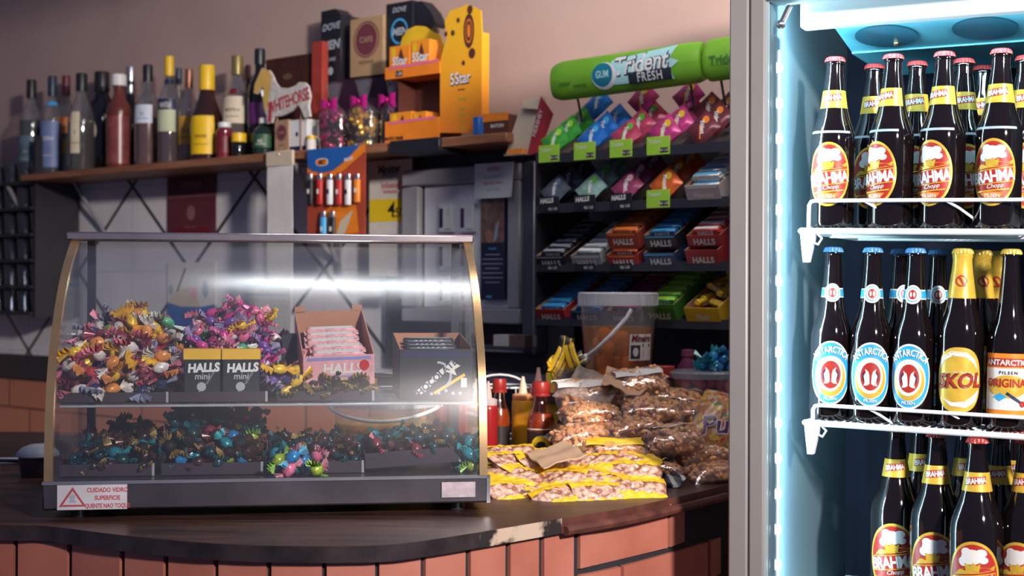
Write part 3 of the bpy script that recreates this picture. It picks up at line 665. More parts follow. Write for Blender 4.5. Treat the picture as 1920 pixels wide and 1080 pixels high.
def new_bottle(kind, rot=0.0):
    m = MB(); t = thing('beer_bottle', None, 'bottle'); prof = {'brahma': P600, 'blue': PSLIM, 'skol': P600, 'orig': PSLIM, 'litre': P1L}[kind]
    m.lathe(prof, 40).build('glass_body', [BGL], t)
    cp = MB(); crown(cp, prof[-1][0]+.0015, prof[-1][1], 0); cp.build('crown_cap', [{'brahma': CAPR, 'litre': CAPR, 'blue': CAPB, 'skol': CAPY, 'orig': CAPY}[kind]], t)
    l = MB(); nk = MB()
    if kind == 'brahma':
        lbl_brahma(l, prof, rot, .0895, .0535, .037); neck_brahma(nk, prof, rot, .216)
        nk2 = wrapf(prof, rot, .160); m2 = MB(); m2.art(nk2, s_rect(.075, .004, 20, 1), .0004, 0); m2.build('bottle_ring', [mat('scuffed_ring', (.30, .36, .42), .5, var=.3)], t)
    elif kind == 'litre':
        lbl_brahma(l, prof, rot, .098, .058, .043); neck_brahma(nk, prof, rot, .246)
    elif kind == 'blue':
        f = wrapf(prof, rot, .079)
        l.art(f, s_ell(.036, .053, 40, 7), .0003, 2); l.art(f, s_ell(.0335, .050, 40, 7), .0006, 3)
        l.art(f, s_text('ANTARCTICA', .0105, bold=.03, arc=.0345, wscale=.74, spacing=.95), .0022, 2, 0, .0045)
        l.art(f, s_ell(.0272, .034, 40, 6), .0009, 2, 0, -.006); l.art(f, s_ell(.0250, .0310, 40, 6), .0012, 0, 0, -.008)
        l.art(f, s_ell(.0205, .0285, 36, 5), .0015, 2, -.001, -.003)
        l.art(f, s_ell(.0160, .0230, 32, 5), .0018, 1, 0, -.003)
        for sx in (-1, 1):
            pg = [(sx*.0012, -.012), (sx*.0018, .002), (sx*.0035, .008), (sx*.0085, .0125), (sx*.0070, .006), (sx*.0105, .001), (sx*.0085, -.010), (sx*.0105, -.0155), (sx*.0045, -.0145)]
            l.art(f, s_poly(pg if sx > 0 else pg[::-1], 1), .0022, 2, 0, -.003)
            pg = [(sx*.0105, .000), (sx*.0088, .0105), (sx*.0125, .004), (sx*.0122, -.006), (sx*.0095, -.009)]
            l.art(f, s_poly(pg if sx > 0 else pg[::-1], 1), .0024, 4, 0, -.003)
        l.art(f, s_text('PILSEN', .0048, bold=.02), .0022, 2, 0, -.0425)
        f = wrapf(prof, rot, .212)
        nk.art(f, s_rect(.055, .016, 22, 3), .0003, 2); nk.art(f, s_rect(.055, .012, 22, 3), .0006, 3)
        nk.art(f, s_ell(.0135, .0155, 28, 4), .0010, 2); nk.art(f, s_ell(.0105, .0120, 28, 4), .0013, 3); nk.art(f, s_ell(.0090, .0105, 28, 4), .0016, 2); nk.art(f, s_ell(.0062, .0078, 24, 3), .0019, 1)
        for sx in (-1, 1): nk.art(f, s_ell(.0016, .0045, 10, 2), .0022, 2, sx*.0024, 0)
    elif kind == 'skol':
        f = wrapf(prof, rot, .078)
        l.art(f, s_ell(.037, .052, 40, 7, .8), .0003, 0)
        l.art(f, s_poly([(-.034, .014), (-.030, .034), (-.012, .046), (.012, .044), (.026, .032), (.031, .014), (.024, .026), (.010, .037), (-.010, .038), (-.024, .030)], 2), .0007, 2)
        l.art(f, s_poly([(.034, -.014), (.028, -.034), (.012, -.044), (-.012, -.042), (-.026, -.030), (-.010, -.036), (.010, -.034), (.024, -.024)], 2), .0007, 2)
        l.art(f, s_poly([(-.033, .004), (-.018, .012), (.012, .014), (.033, .006), (.033, -.003), (.010, .002), (-.015, .002)], 2), .0007, 2)
        l.art(f, s_text('SKOL', .0225, bold=.035, shear=.22, wscale=.92), .0014, 5, 0, -.001, .05)
        l.art(f, s_text('SKOL', .0215, bold=.005, shear=.22, wscale=.92), .0019, 1, 0, -.001, .05)
        nk.lathe([(rad(prof, z)+.0011, z) for z in (.208, .215, .225, .24, .255, .27)]+[(.0162, .2755), (.0162, .283)], 32, 0, cap=False)
        f = wrapf(prof, rot, .236); nk.art(f, s_ring(.0065, .0088, 1.05, 20), .0018, 1); nk.art(f, s_rect(.003, .018, 1, 4), .0022, 1, .001, -.001, .5)
    elif kind == 'orig':
        f = wrapf(prof, rot, .073)
        l.art(f, s_rect(.082, .100, 30, 6), .0003, 7); l.art(f, s_rect(.080, .013, 30, 2), .0007, 1, 0, .036); l.art(f, s_rect(.080, .066, 30, 4), .0007, 2, 0, -.006)
        l.art(f, s_text('ANTARCTICA', .0085, bold=.025, spacing=.96), .0014, 2, 0, .036)
        l.art(f, s_ell(.030, .018, 32, 4), .0012, 0, 0, -.002); l.art(f, s_text('PILSEN', .0048, bold=.02, spacing=1.4), .0017, 4, 0, .020)
        l.art(f, s_text('ORIGINAL', .0125, bold=.03, wscale=.84), .0019, 1, 0, .004)
        l.art(f, s_poly([(-.022, -.018), (-.012, -.012), (-.002, -.018), (-.012, -.025)], 1), .0018, 3); l.art(f, s_poly([(-.004, -.014), (.020, -.030), (.022, -.026), (-.001, -.010)], 1), .0018, 4)
        l.art(f, s_ring(.001, .0045, 1.1, 12), .0020, 1, .022, -.029)
    if l.v: l.build('front_label', LBL, t)
    if nk.v: nk.build('neck_label', LBL, t)
    return t
PROTO = {}
def bottle(kind, px, D, shelf, label, group, rot=0.0):
    ry = round(rot, 2); z = shelf[3](FF.lx(px, D))+.0055 if shelf else Z3
    loc = FF.w(FF.lx(px, D), D, z); tl = TILT if shelf else 0.004
    ez = math.atan2(loc[0], loc[1])              # 0 = label to the viewer
    ro = Euler((0, 0, -ez+ry)).to_matrix().to_4x4(); tm = Matrix.Rotation(FF.a, 4, 'Z') @ Matrix.Rotation(tl, 4, 'Y') @ Matrix.Rotation(-FF.a, 4, 'Z')
    rr = (tm @ ro).to_euler()
    if kind not in PROTO:
        t = new_bottle(kind); PROTO[kind] = t; t.location = loc; t.rotation_euler = rr; t['label'] = label; t['group'] = group
        return t
    return dup(PROTO[kind], loc, label=label, group=group, rot=rr)
G1 = 'red labelled beer bottles on the upper fridge shelf'
for i, (px, rot, w) in enumerate(((1558, -.20, 'first'), (1667, -.75, 'second'), (1763, -.55, 'third'), (1869, -.25, 'fourth'))):
    bottle('brahma', px, .118, S1, ['brown beer bottle with oval red label, first from left on upper fridge shelf', 'beer bottle second from left in upper fridge front row, red label turned away', 'beer bottle third from left in upper fridge front row, red oval label', 'beer bottle at right of upper fridge front row, label reading BRAHMA in full'][i], G1, rot)
for px, D, lb in ((1632, .215, 'beer bottle in second row of upper fridge shelf, between first and second front bottles'), (1712, .205, 'beer bottle in second row of upper fridge shelf, behind gap after second front bottle'), (1800, .20, 'beer bottle in second row of upper fridge shelf, right of third front bottle'), (1836, .29, 'beer bottle in third row of upper fridge shelf, left of rightmost front bottle'), (1915, .20, 'beer bottle cut by right picture edge on upper fridge shelf')):
    bottle('brahma', px, D, S1, lb, G1, rnd.uniform(-.3, .5))
G2 = 'beer bottles on the second fridge shelf'
bottle('blue', 1556, .118, S2, 'beer bottle with blue oval label, first from left on second fridge shelf', G2, 0.0)
bottle('blue', 1630, .118, S2, 'beer bottle with blue oval label, second from left on second fridge shelf', G2, .02)
bottle('blue', 1710, .118, S2, 'beer bottle with blue oval label, third in front row beside the gold label', G2, -.18)
bottle('blue', 1681, .215, S2, 'blue capped beer bottle behind, between second and third blue labelled bottles', G2, .5)
bottle('blue', 1752, .215, S2, 'blue capped beer bottle in back row just left of gold foiled neck', G2, .1)
bottle('skol', 1798, .118, S2, 'beer bottle with gold foil neck and gold SKOL label in front row', G2, -.05)
bottle('skol', 1834, .21, S2, 'gold foil necked beer bottle behind the front SKOL bottle', G2, .2)
bottle('skol', 1868, .29, S2, 'gold foil necked beer bottle farthest back beside the orange label', G2, -.3)
bottle('orig', 1889, .118, S2, 'beer bottle with square orange and white ORIGINAL label', G2, 0.0)
G3 = 'large red labelled beer bottles on the lowest fridge shelf'
for px, D, rot, lb in ((1680, .20, -.12, 'large beer bottle at left of the lowest fridge row, full BRAHMA label'), (1756, .145, -.1, 'large beer bottle second from left in lowest fridge row'), (1832, .085, -.12, 'nearest large beer bottle on lowest fridge shelf, label cut by picture bottom'), (1925, .11, -.3, 'large beer bottle at right picture edge of lowest fridge shelf'),
    (1724, .30, .4, 'large beer bottle far behind between the two left ones in lowest row'), (1809, .27, .3, 'large beer bottle in back of lowest row, right of the second one'), (1874, .19, -.3, 'large beer bottle in back of lowest row, right of the nearest one'), (1903, .28, -.2, 'large beer bottle deepest at right of the lowest row')):
    bottle('litre', px, D, None, lb, G3, rot)
# ------------------------------------------------------------------ things on and around the wall shelf
def fitbox(name, label, cat, fr_, p0, p1, y0, y1, D, dep, mats, mi=0, group=None, bev=.0015, ztop=None, zbot=None, art=None, part='carton_body'):
    "upright box whose front spans picture columns p0..p1 and rows y0..y1 at distance D behind the frame's front line"
    xa, xb = fr_.lx(p0, D), fr_.lx(p1, D); xm = (xa+xb)/2; pm = (p0+p1)/2
    zb = fr_.z(pm, y1, D) if zbot is None else zbot; zt = fr_.z(pm, y0, D) if ztop is None else ztop
    t = thing(name, label, cat, fr_.w(xm, D, zb), fr_.a, group); w = xb-xa; h = zt-zb
    m = MB().box(-w/2, w/2, 0, dep, 0, h, mi, bev=bev)
    m.build(part, mats, t)
    if art:
        a = MB(); nm, am = art(a, w, h); a.build(nm, am, t)
    return t, w, h

LIQ = {}
def liquor(name, px, ytop, wpx, D, prof, secs, label, group='liquor bottles on the wall shelf', extra=None, n=28):
    """prof: [(r fraction of half width, z fraction)], secs: list of (z0,z1,part,material,grow)"""
    d = FW.d(px, D); z = SZ; H = zat(px, ytop, d)-z; r = wpx/2*d/F
    t = thing(name, label, 'bottle', FW.w(FW.lx(px, D), D, z), FW.a+.5, group)
    P = [(max(a*r, .0005), b*H) for a, b in prof]
    def ra(zf):
        for (r0, z0), (r1, z1) in zip(P[1:], P[2:]):
            if z0 <= zf*H <= z1: return r0+(r1-r0)*(zf*H-z0)/max(z1-z0, 1e-6)
        return P[-1][0]
    return t, P, ra, H, r
STD = [(.01, .01), (.92, 0), (1, .02), (1, .56), (.95, .61), (.75, .67), (.45, .73), (.34, .79), (.33, .86), (.33, .95)]
RND = [(.01, .01), (.90, 0), (1, .02), (1, .45), (.98, .54), (.86, .63), (.60, .70), (.38, .77), (.33, .84), (.32, .95)]
TEQ = [(.01, .01), (.92, 0), (.98, .03), (1, .35), (.93, .45), (.72, .56), (.5, .66), (.38, .76), (.36, .86), (.36, .95)]
WINE = [(.01, .01), (.92, 0), (1, .02), (1, .60), (.9, .67), (.6, .73), (.42, .78), (.38, .9), (.36, .95)]
def gm(n, c, r=.08, v=.15): return mat('glass_'+n, c, r, var=v, coat=.5, spec=.6)
CLR = clearmat('clear_bottle_glass', tint=(.86, .84, .82), refl=.07, edge=.7, rough=.04, haze=.06)
def mk(px, ytop, w, D, prof, glass, liquid, lvl, cap, capz, labels, label, capr=1.12):
    t, P, ra, H, r = liquor('liquor_bottle', px, ytop, w, D, prof, None, label)
    MB().lathe(P, 28).build('glass_body', [glass], t)
    if liquid:
        q = [(max(a-.0022, .0004), b+.001) for a, b in P if b <= lvl*H]; rr = ra(lvl)-.0022; q.append((rr, lvl*H)); q.append((.0005, lvl*H+.0005))
        MB().lathe(q, 24).build('liquor', [liquid], t)
    c = MB(); z0 = capz*H; rc = ra(capz)*capr+.0008; c.lathe([(rc, z0), (rc, H*.985), (rc*.93, H), (.0005, H)], 24)
    for q in range(2): c.lathe([(rc*1.03, z0+H*(.01+q*.02)), (rc*1.05, z0+H*(.015+q*.02)), (rc*1.03, z0+H*(.02+q*.02))], 24, cap=False)
    c.build('cap', [cap], t)
    for (z0, z1, m_, a, nm) in labels:
        b = MB(); N = 20; K = 6
        def fn(u, v): zf = z0+(z1-z0)*v; rr = ra(zf)+.0009; w_ = (u-.5)*2*a; return (rr*math.sin(w_), -rr*math.cos(w_), zf*H)
        b.sheet(fn, N, K, 0)
        if nm:
            def fa(u, v, off): zf = (z0+z1)/2+v/H; rr = ra(zf)+.0009+off; return (rr*math.sin(u/rr), -rr*math.cos(u/rr), zf*H)
            b.art(fa, s_text(nm[0], nm[1], bold=.02, wscale=.8), .0005, 1, 0, nm[3] if len(nm) > 3 else 0)
            b.art(fa, s_rect(r*1.0, .002, 8, 1), .0005, 1, 0, -(z1-z0)*H*.25)
            b.build('label', [m_, nm[2]], t)
        else: b.build('label', [m_], t)
    return t
CG = mat('cap_black', (.015, .017, .022), .35); CN = mat('cap_navy', (.02, .04, .07), .35); CR = mat('cap_wine', (.12, .02, .03), .4)
GG = gm('dark_green', (.012, .03, .022)); DG = gm('almost_black', (.008, .008, .010)); AM = gm('amber', (.16, .05, .015)); RBR = gm('red_brown', (.13, .028, .018), .25)
PG = mat('pale_green_label', (.50, .55, .36), .6); CRM = mat('cream_label', (.66, .58, .42), .6); BLW = mat('dim_blue_label', (.16, .22, .42), .5); GREYL = mat('grey_label', (.35, .40, .48), .5)
mk(58, 150, 46, .10, STD, CLR, GG, .58, CG, .81, [(.10, .42, mat('faded_blue_label', (.10, .16, .20), .5, var=.4), .9, ('Gin', .012, GREYL))], 'bottle of dark green spirit with black cap at left end of shelf')
mk(97, 143, 42, .10, STD, CLR, gm('blue_black', (.02, .03, .07)), .52, CN, .80, [(.08, .54, BLW, 1.1, ('VODKA', .013, PAPER, .02)), (.70, .74, SKY, 1.6, None)], 'clear vodka bottle with navy cap and light blue neck ring')
mk(123, 142, 38, .155, STD, CLR, gm('violet', (.06, .04, .07)), .50, CR, .80, [(.42, .58, ORG, 1.0, None), (.22, .36, YEL, .9, None), (.06, .20, GREYL, 1.0, None)], 'bottle with wine red cap and small orange and yellow labels')
mk(152, 138, 52, .07, RND, CLR, gm('olive_dark', (.04, .03, .015)), .50, CG, .82, [(.18, .60, CRM, .35, ('R', .01, BROWN))], 'round shouldered bottle with black cap and narrow cream label')
t = mk(190, 135, 58, .145, WINE, DG, None, 0, CG, .80, [], 'large black wine bottle with orange tipped neck and round pale label')
m = MB(); f = lambda u, v, off: (u, -(.0335+off), v)
rr = 29*FW.d(190, .145)/F
f = lambda u, v, off: ((rr+off)*math.sin((u-.018)/rr), -(rr+off)*math.cos((u-.018)/rr), .145+v)
m.art(f, s_ell(.026, .036, 28, 5), .001, 0); m.art(f, s_ell(.019, .028, 28, 5), .0016, 1); m.build('round_label', [CRM, GREYL], t)
MB().lathe([(.010, 0), (.012, .002), (.012, .009), (.0005, .010)], 16, M=TR(z=zat(190, 140, FW.d(190, .145))-SZ)).build('orange_tip', [ORG], t)
mk(222, 140, 46, .07, WINE, RBR, None, 0, WHITE, .88, [(.05, .55, mat('ribbed_red', (.20, .05, .05), .3, var=.3, scale=40), 1.4, None)], 'dark necked bottle with white cap and ribbed red body', 1.5)
mk(244, 125, 34, .15, TEQ, DG, None, 0, SILV, .86, [(.74, .82, SILV, 2.5, None)], 'slim dark bottle with silver ball stopper behind the white capped one', 1.3)
t = mk(276, 122, 48, .09, STD, CLR, RBR, .48, CG, .84, [(.42, .60, mat('white_blue_label', (.62, .68, .76), .5), .8, ('51', .012, BLUE))], 'clear bottle of red brown spirit with tall black cap and white label')
for q in range(5): MB().lathe([(.0372, 0), (.0385, .002), (.0372, .004)], 24, M=TR(z=.02+q*.018), cap=False).build('rib', [mat('rib_pale', (.45, .32, .30), .3)], t)
mk(316, 106, 42, .08, STD, CLR, gm('dim_red', (.07, .02, .025)), .30, YEL, .82, [(.50, .60, NAVY, 1.0, ('NATU', .013, PAPER)), (.30, .50, PG, 1.0, None), (.745, .79, NAVY, 2.6, None)], 'tall clear bottle with yellow cap, navy band and pale green label')
mk(334, 128, 26, .17, TEQ, CLR, DG, .3, CN, .84, [], 'thin bottle with dark cap half hidden behind yellow capped bottle')
mk(353, 130, 38, .11, STD, CLR, AM, .50, mat('copper_cap', (.35, .16, .10), .25, metal=.7), .80, [(.20, .50, mat('amber_label', (.55, .28, .03), .5), 1.0, ('OLD', .012, BROWN))], 'amber liquor bottle with copper neck and silver cap')
t = mk(387, 123, 62, .06, TEQ, gm('cocoa', (.035, .012, .010), .06), None, 0, YEL, .74, [(.06, .46, mat('bright_yellow_label', (.80, .50, .01), .45), .85, ('DREHER', .010, BROWN, -.005))], 'big dark round bottle with yellow cap and bright yellow label')
mk(420, 230, 32, .045, [(.01, .01), (.92, 0), (1, .05), (1, .75), (.7, .84), (.5, .9), (.5, .95)], gm('ruby', (.18, .015, .03)), None, 0, WHITE, .86, [(.15, .6, DKRED, 1.2, None)], 'small ruby red jar bottle with white top beside yellow label bottle')
mk(444, 105, 54, .10, RND, CLR, gm('rum', (.10, .05, .03)), .42, mat('olive_gold_cap', (.26, .20, .07), .35, metal=.4), .82, [(.34, .60, CRM, .95, ('MONTILLA', .009, BROWN)), (.62, .68, DKRED, .3, None)], 'clear rum bottle with olive gold cap and cream label')
mk(447, 250, 26, .04, [(.01, .01), (.92, 0), (1, .05), (1, .6), (.6, .75), (.45, .85), (.45, .95)], DG, None, 0, YEL, .62, [], 'miniature dark bottle with yellow cap in front of the rum')
mk(464, 122, 22, .18, TEQ, gm('plum', (.05, .01, .02)), None, 0, CR, .85, [], 'thin plum coloured bottle behind the rum bottle')
mk(486, 92, 44, .10, WINE, DG, None, 0, CG, .86, [(.30, .50, PURP, 1.2, None)], 'tall black bottle with black cap behind the horse sign')
mk(494, 222, 40, .05, [(.01, .01), (.92, 0), (1, .04), (1, .6), (.75, .72), (.4, .82), (.38, .95)], GG, None, 0, WHITE, .86, [(.2, .55, mat('green_gold_label', (.03, .10, .05), .5), 1.2, ('AG', .010, PAPER))], 'short dark green bottle below the horse sign head')

def seal(a, w, h):
    f = flat(0); a.art(f, s_ell(w*.32, w*.34, 24, 2), .0008, 0, 0, h*.62); a.art(f, s_ring(w*.36, w*.39, 1, 24), .0008, 0, 0, h*.62); a.art(f, s_text('CAFE', w*.12, bold=.02), .0012, 1, 0, h*.62); a.art(f, s_text('especial', w*.10), .0008, 0, 0, h*.25)
    return 'printed_seal', [mat('seal_plum', (.16, .035, .05), .6), KRAFT]
fitbox('kraft_box', 'small narrow kraft box with plum seal under the horse sign', 'box', FW, 514, 540, 225, 286, .03, .05, [KRAFT], zbot=SZ, art=seal)
t, w, h = fitbox('spirit_box', 'small white box with dark base right of the kraft box', 'box', FW, 541, 575, 224, 284, .035, .05, [WHITE], zbot=SZ)
m = MB(); m.box(-w/2-.001, w/2+.001, -.001, .051, 0, h*.18, 0); m.art(flat(0), s_ell(.006, .007, 12, 1), .001, 0, -.004, h*.55); m.build('dark_band', [NAVY], t)
t = thing('small_jar', 'tiny white jar with yellow lid at the candy bags', 'jar', FW.at(583, 278, .035), FW.a); t.location.z = SZ
MB().lathe([(.0005, .001), (.014, 0), (.015, .004), (.015, .03), (.012, .034)], 20).build('jar_body', [PAPER], t); MB().lathe([(.013, .034), (.014, .035), (.014, .044), (.0005, .045)], 20).build('lid', [YEL], t)
# horse shaped sign
hx = FW.lx(528, .02); hz0 = FW.z(528, 228, .02); sc_ = FW.d(528, .02)/F
def hp(x, y): return (FW.lx(x, .02)-hx, FW.z(528, y, .02)-hz0)
H_ = [(475, 168), (477, 150), (484, 135), (490, 122), (496, 126), (503, 128), (509, 138), (514, 152), (522, 163), (540, 167), (552, 164), (560, 158), (570, 160), (576, 168), (580, 186), (577, 205), (580, 224), (570, 226), (562, 206), (556, 198), (545, 210), (528, 217), (512, 217), (508, 228), (500, 229), (499, 214), (494, 200), (492, 180), (494, 160), (488, 160), (480, 170)]
H_ = [hp(x, y) for x, y in H_]
t = thing('horse_sign', 'flat white horse shaped sign with yellow head and red lettering', 'sign', (*FW.w(hx, .02, 0)[:2], SZ), FW.a)
dz = hz0-SZ
MB().prism([(x, z+dz) for x, z in H_], 0, .008, 0).build('horse_board', [mat('sign_white', (.62, .60, .56), .5, var=.2, scale=60)], t)
m = MB(); hh = [hp(x, y) for x, y in [(475, 168), (477, 150), (484, 135), (490, 122), (496, 126), (503, 128), (509, 140), (506, 165), (503, 185), (500, 205), (496, 204), (492, 180), (494, 160), (488, 160), (480, 170)]]
m.art(flat(0), s_poly([(x, z+dz) for x, z in hh]), .0008, 0); m.build('yellow_head', [mat('head_yellow', (.72, .47, .12), .5, var=.15)], t)
m = MB(); c = hp(540, 190); m.art(flat(0), s_text('WHITEHORSE', .036, bold=.02, wscale=.62, spacing=.9), .0012, 0, c[0], c[1]+dz, .17); c = hp(506, 208); m.art(flat(0), s_rect(.016, .06, 1, 1), .0012, 0, c[0], c[1]+dz, -.1)
m.build('red_lettering', [mat('sign_red', (.50, .06, .08), .5)], t)
m = MB()
for x in (-.035, .07): m.tube([(x, .012, 0), (x, .012, dz+.03)], .0025, 6)
m.build('sign_stake', [KRAFT], t)
t, w, h = fitbox('wooden_box', 'dark brown wooden gift box behind the horse sign', 'box', FW, 497, 581, 106, 270, .12, .075, [mat('dark_box_wood', (.06, .018, .012), .45, var=.3)], zbot=SZ)
m = MB(); m.art(flat(0), s_ell(.022, .009, 20, 2), .001, 0, 0, h*.80); m.box(-w/2+.008, w/2-.008, -.002, 0, h*.58, h*.60); m.build('gold_badge', [BRASS], t)
t, w, h = fitbox('red_carton', 'narrow tall red carton between wooden box and black packs', 'box', FW, 583, 603, 78, 270, .10, .025, [mat('carton_red', (.36, .045, .03), .5)], zbot=SZ)
# support cartons and packs above the candy bags
t, w, h = fitbox('dark_carton', 'low dark carton behind the ribboned candy bags', 'box', FW, 600, 735, 146, 268, .135, .07, [mat('plum_black', (.03, .012, .03), .45)], zbot=SZ)
cz = SZ+h
def packart(a, w, h):
    f = flat(0)
    a.art(f, s_text('DOVE', h*.10, bold=.02, shear=.3), .0008, 0, 0, h*.84, .05); a.art(f, s_text('MEN', h*.13, bold=.04, shear=.2), .0008, 0, 0, h*.56, .05); a.art(f, s_text('+CARE', h*.05, bold=.02), .0008, 0, 0, h*.34); a.art(f, s_ell(w*.13, w*.14, 16, 1), .0008, 0, 0, h*.16)
    return 'printed_front', [mat('print_grey', (.42, .48, .54), .5)]
t, w, h = fitbox('black_pack', 'black paper pack with folded slanted top left of kraft carton', 'pack', FW, 600, 638, 30, 146, .14, .05, [BLACK], zbot=cz, art=packart)
MB().prism([(-w/2, h), (w/2, h), (w*.2, h+.02), (-w/2+.002, h+.018)], 0, .05).build('folded_top', [BLACK], t)
fitbox('black_pack', 'slim black pack squeezed behind, left of the kraft carton', 'pack', FW, 636, 656, 32, 146, .165, .04, [DARK], zbot=cz)
t, w, h = fitbox('kraft_carton', 'kraft carton with round plum seal on top of dark carton', 'box', FW, 655, 717, 32, 146, .125, .075, [mat('kraft_gold', (.42, .27, .14), .7, var=.12)], zbot=cz, art=seal)
t, w, h = fitbox('black_bag', 'tall black pack with blue ring emblem left of yellow display', 'pack', FW, 722, 772, 4, 262, .135, .06, [BLACK], zbot=SZ)
m = MB(); f = flat(0); m.art(f, s_ring(.028, .034, 1.1, 28), .001, 0, .002, h*.80); m.art(f, s_text('MEN', .020, bold=.04, shear=.2), .001, 1, .002, h*.80); m.art(f, s_text('DOVE', .014, bold=.02, shear=.3), .001, 1, 0, h*.95); m.art(f, s_ell(.009, .009, 14, 1), .001, 1, .004, h*.60); m.build('printed_emblem', [SKY, mat('print_grey', (.42, .48, .54), .5)], t)
m = MB(); m.prism([(w/2-.01, h-.10), (w/2-.01, h-.008), (w/2+.03, h-.006), (w/2+.065, h-.04), (w/2+.085, h-.075), (w/2+.075, h-.085), (w/2+.04, h-.07)], .005, .05); m.build('sagging_top', [BLACK], t)

# ribboned cellophane bags of foil sweets
def foil(nm, c): return mat('foil_'+nm, c, .22, metal=.75, var=.35, scale=90)
FP = MB()
FOILM = {}
def foil_proto(nm, c):
    if nm in FOILM: return FOILM[nm]
    m = MB().ell((0, 0, 0), (.011, .011, .010), 9, 6, wob=.14)
    for s in (-1, 1): m.lathe([(.003, 0), (.009, .007), (.0005, .004)], 7, M=TR(s*.009, 0, 0, ry=s*R(90)), cap=False)
    o = m.build('foil_sweet', [foil(nm, c)]); FOILM[nm] = o; o['proto'] = 1
    return o
def candybag(px, w, cols, label, D):
    d = FW.d(px, D); lx = FW.lx(px, D); W_ = w/2*d/F; H = .185
    t = thing('candy_bag', label, 'bag', FW.w(lx, D, SZ), FW.a, 'ribboned candy bags on the shelf')
    def rr(v): return W_*(1.0-.05*math.cos(v*9)) if v < .55 else W_*(1.0-.78*min(1, (v-.55)/.13)) if v < .68 else W_*(.22+1.1*(v-.68))
    prof = [(max(rr(v/20), .001), H*v/20*1.05) for v in range(21)]
    m = MB(); m.lathe(prof, 26, cap=False, sq=.7)
    m.v = [(x*(1+.06*math.sin(z*300+x*200)), y*(1+.06*math.cos(z*250+x*170)), z) for x, y, z in m.v]
    m.build('cellophane', [FILM], t)
    b = MB(); zb = H*.70
    for s in (-1, 1):
        b.sheet(lambda u, v: (s*(.004+.029*u), -.02-.006*math.sin(u*3.1), zb+(v-.5)*(.014+.030*u)+.003*math.sin(u*5)), 8, 4, 0, th=.0012)
        b.sheet(lambda u, v: (s*(.002+.020*u)+.004*(v-.5), -.021, zb-.004-.030*u+(v-.5)*.006), 5, 2, 0, th=.0012)
    b.ell((0, -.022, zb), (.006, .005, .007), 8, 6); b.build('ribbon_bow', [MAG], t)
    n = 0
    for k in range(30):
        cn = cols[k % len(cols)]; p = FOILM[cn]; q = p if p.get('proto') and False else p.copy(); COL.objects.link(q)
        a = rnd.uniform(-2.4, 2.4)-0; z = .012+.094*((k*.618) % 1); rad_ = (W_-.013)*(.9 if k % 4 else .35)
        lx_ = lx+math.sin(a)*rad_; D_ = D-math.cos(a)*rad_*.66
        q.location = FW.w(lx_, D_, SZ+z); q.rotation_euler = (rnd.uniform(0, 3), rnd.uniform(0, 3), rnd.uniform(0, 3))
        if 'proto' in q: del q['proto']
        tag(q, {'pink': 'pink and black foil wrapped sweet inside a ribboned cellophane bag', 'gold': 'gold foil wrapped sweet inside the middle ribboned bag', 'black': 'dark foil wrapped sweet inside a ribboned cellophane bag', 'violet': 'violet foil wrapped sweet inside the right ribboned bag'}[cn], 'sweet', cn+' foil sweets in the ribboned bags')
for nm, c in (('pink', (.60, .06, .20)), ('gold', (.80, .48, .08)), ('black', (.05, .015, .02)), ('violet', (.16, .05, .22))): foil_proto(nm, c)
candybag(625, 68, ['pink', 'black', 'pink'], 'cellophane candy bag with pink bow and pink sweets, leftmost of three', .055)
candybag(681, 68, ['gold', 'gold', 'black'], 'cellophane candy bag with pink bow and gold sweets in the middle', .055)
candybag(734, 52, ['violet', 'black'], 'cellophane candy bag with dark violet sweets against the yellow display', .08)
for o in list(FOILM.values()): bpy.data.objects.remove(o)
def bagw(): pass
# yellow chocolate display
def fsp(p0): return FW.lx(p0, .03)
t = thing('chocolate_display', 'yellow and orange cardboard chocolate bar display stand on the shelf', 'display', FW.w(FW.lx(812, .03), .03, SZ), FW.a)
ox = FW.lx(812, .03); dd = FW.d(812, .03)
def q5(x, y): return (FW.lx(x, .03)-ox, (FW.z(x, y, .03)-SZ))
def oy(nt, N, L, b):
    tc = N.new('ShaderNodeTexCoord'); sp = N.new('ShaderNodeSeparateXYZ'); L.new(tc.outputs['Object'], sp.inputs[0])
    cr = N.new('ShaderNodeValToRGB'); mr = N.new('ShaderNodeMapRange'); mr.inputs[1].default_value = 0; mr.inputs[2].default_value = .34; L.new(sp.outputs[2], mr.inputs[0]); L.new(mr.outputs[0], cr.inputs[0])
    cr.color_ramp.elements[0].color = (.85, .22, .02, 1); cr.color_ramp.elements[1].color = (.86, .46, .02, 1); cr.color_ramp.elements[1].position = .8; L.new(cr.outputs[0], b.inputs['Base Color']); b.inputs['Roughness'].default_value = .45
OY = nodemat('orange_yellow_print', oy)
pn = [q5(*p) for p in [(824, 249), (824, 120), (826, 105), (836, 70), (832, 40), (842, 20), (862, 14), (872, 8), (886, 12), (900, 20), (902, 60), (902, 249)]]
MB().prism(pn, 0, .004).build('main_panel', [OY], t)
m = MB(); sx = q5(902, 249)[0]; m.box(sx-.004, sx, .004, .03, 0, q5(902, 60)[1]); m.build('side_panel', [OY], t)
pn = [q5(*p) for p in [(748, 100), (745, 75), (750, 55), (760, 40), (775, 33), (792, 34), (806, 44), (822, 52), (830, 80), (832, 104)]]
pn = [(FW.lx(*q_)-ox, z) for q_, (x, z) in zip([(p_, .115) for p_ in (748, 745, 750, 760, 775, 792, 806, 822, 830, 832)], pn)]
MB().prism([(x, z) for x, z in pn], .092, .095).build('back_panel', [YEL], t)
xl = q5(722, 250)[0]; xr = q5(824, 250)[0]; zt = q5(760, 145)[1]; zt2 = q5(760, 122)[1]; zl = q5(760, 225)[1]
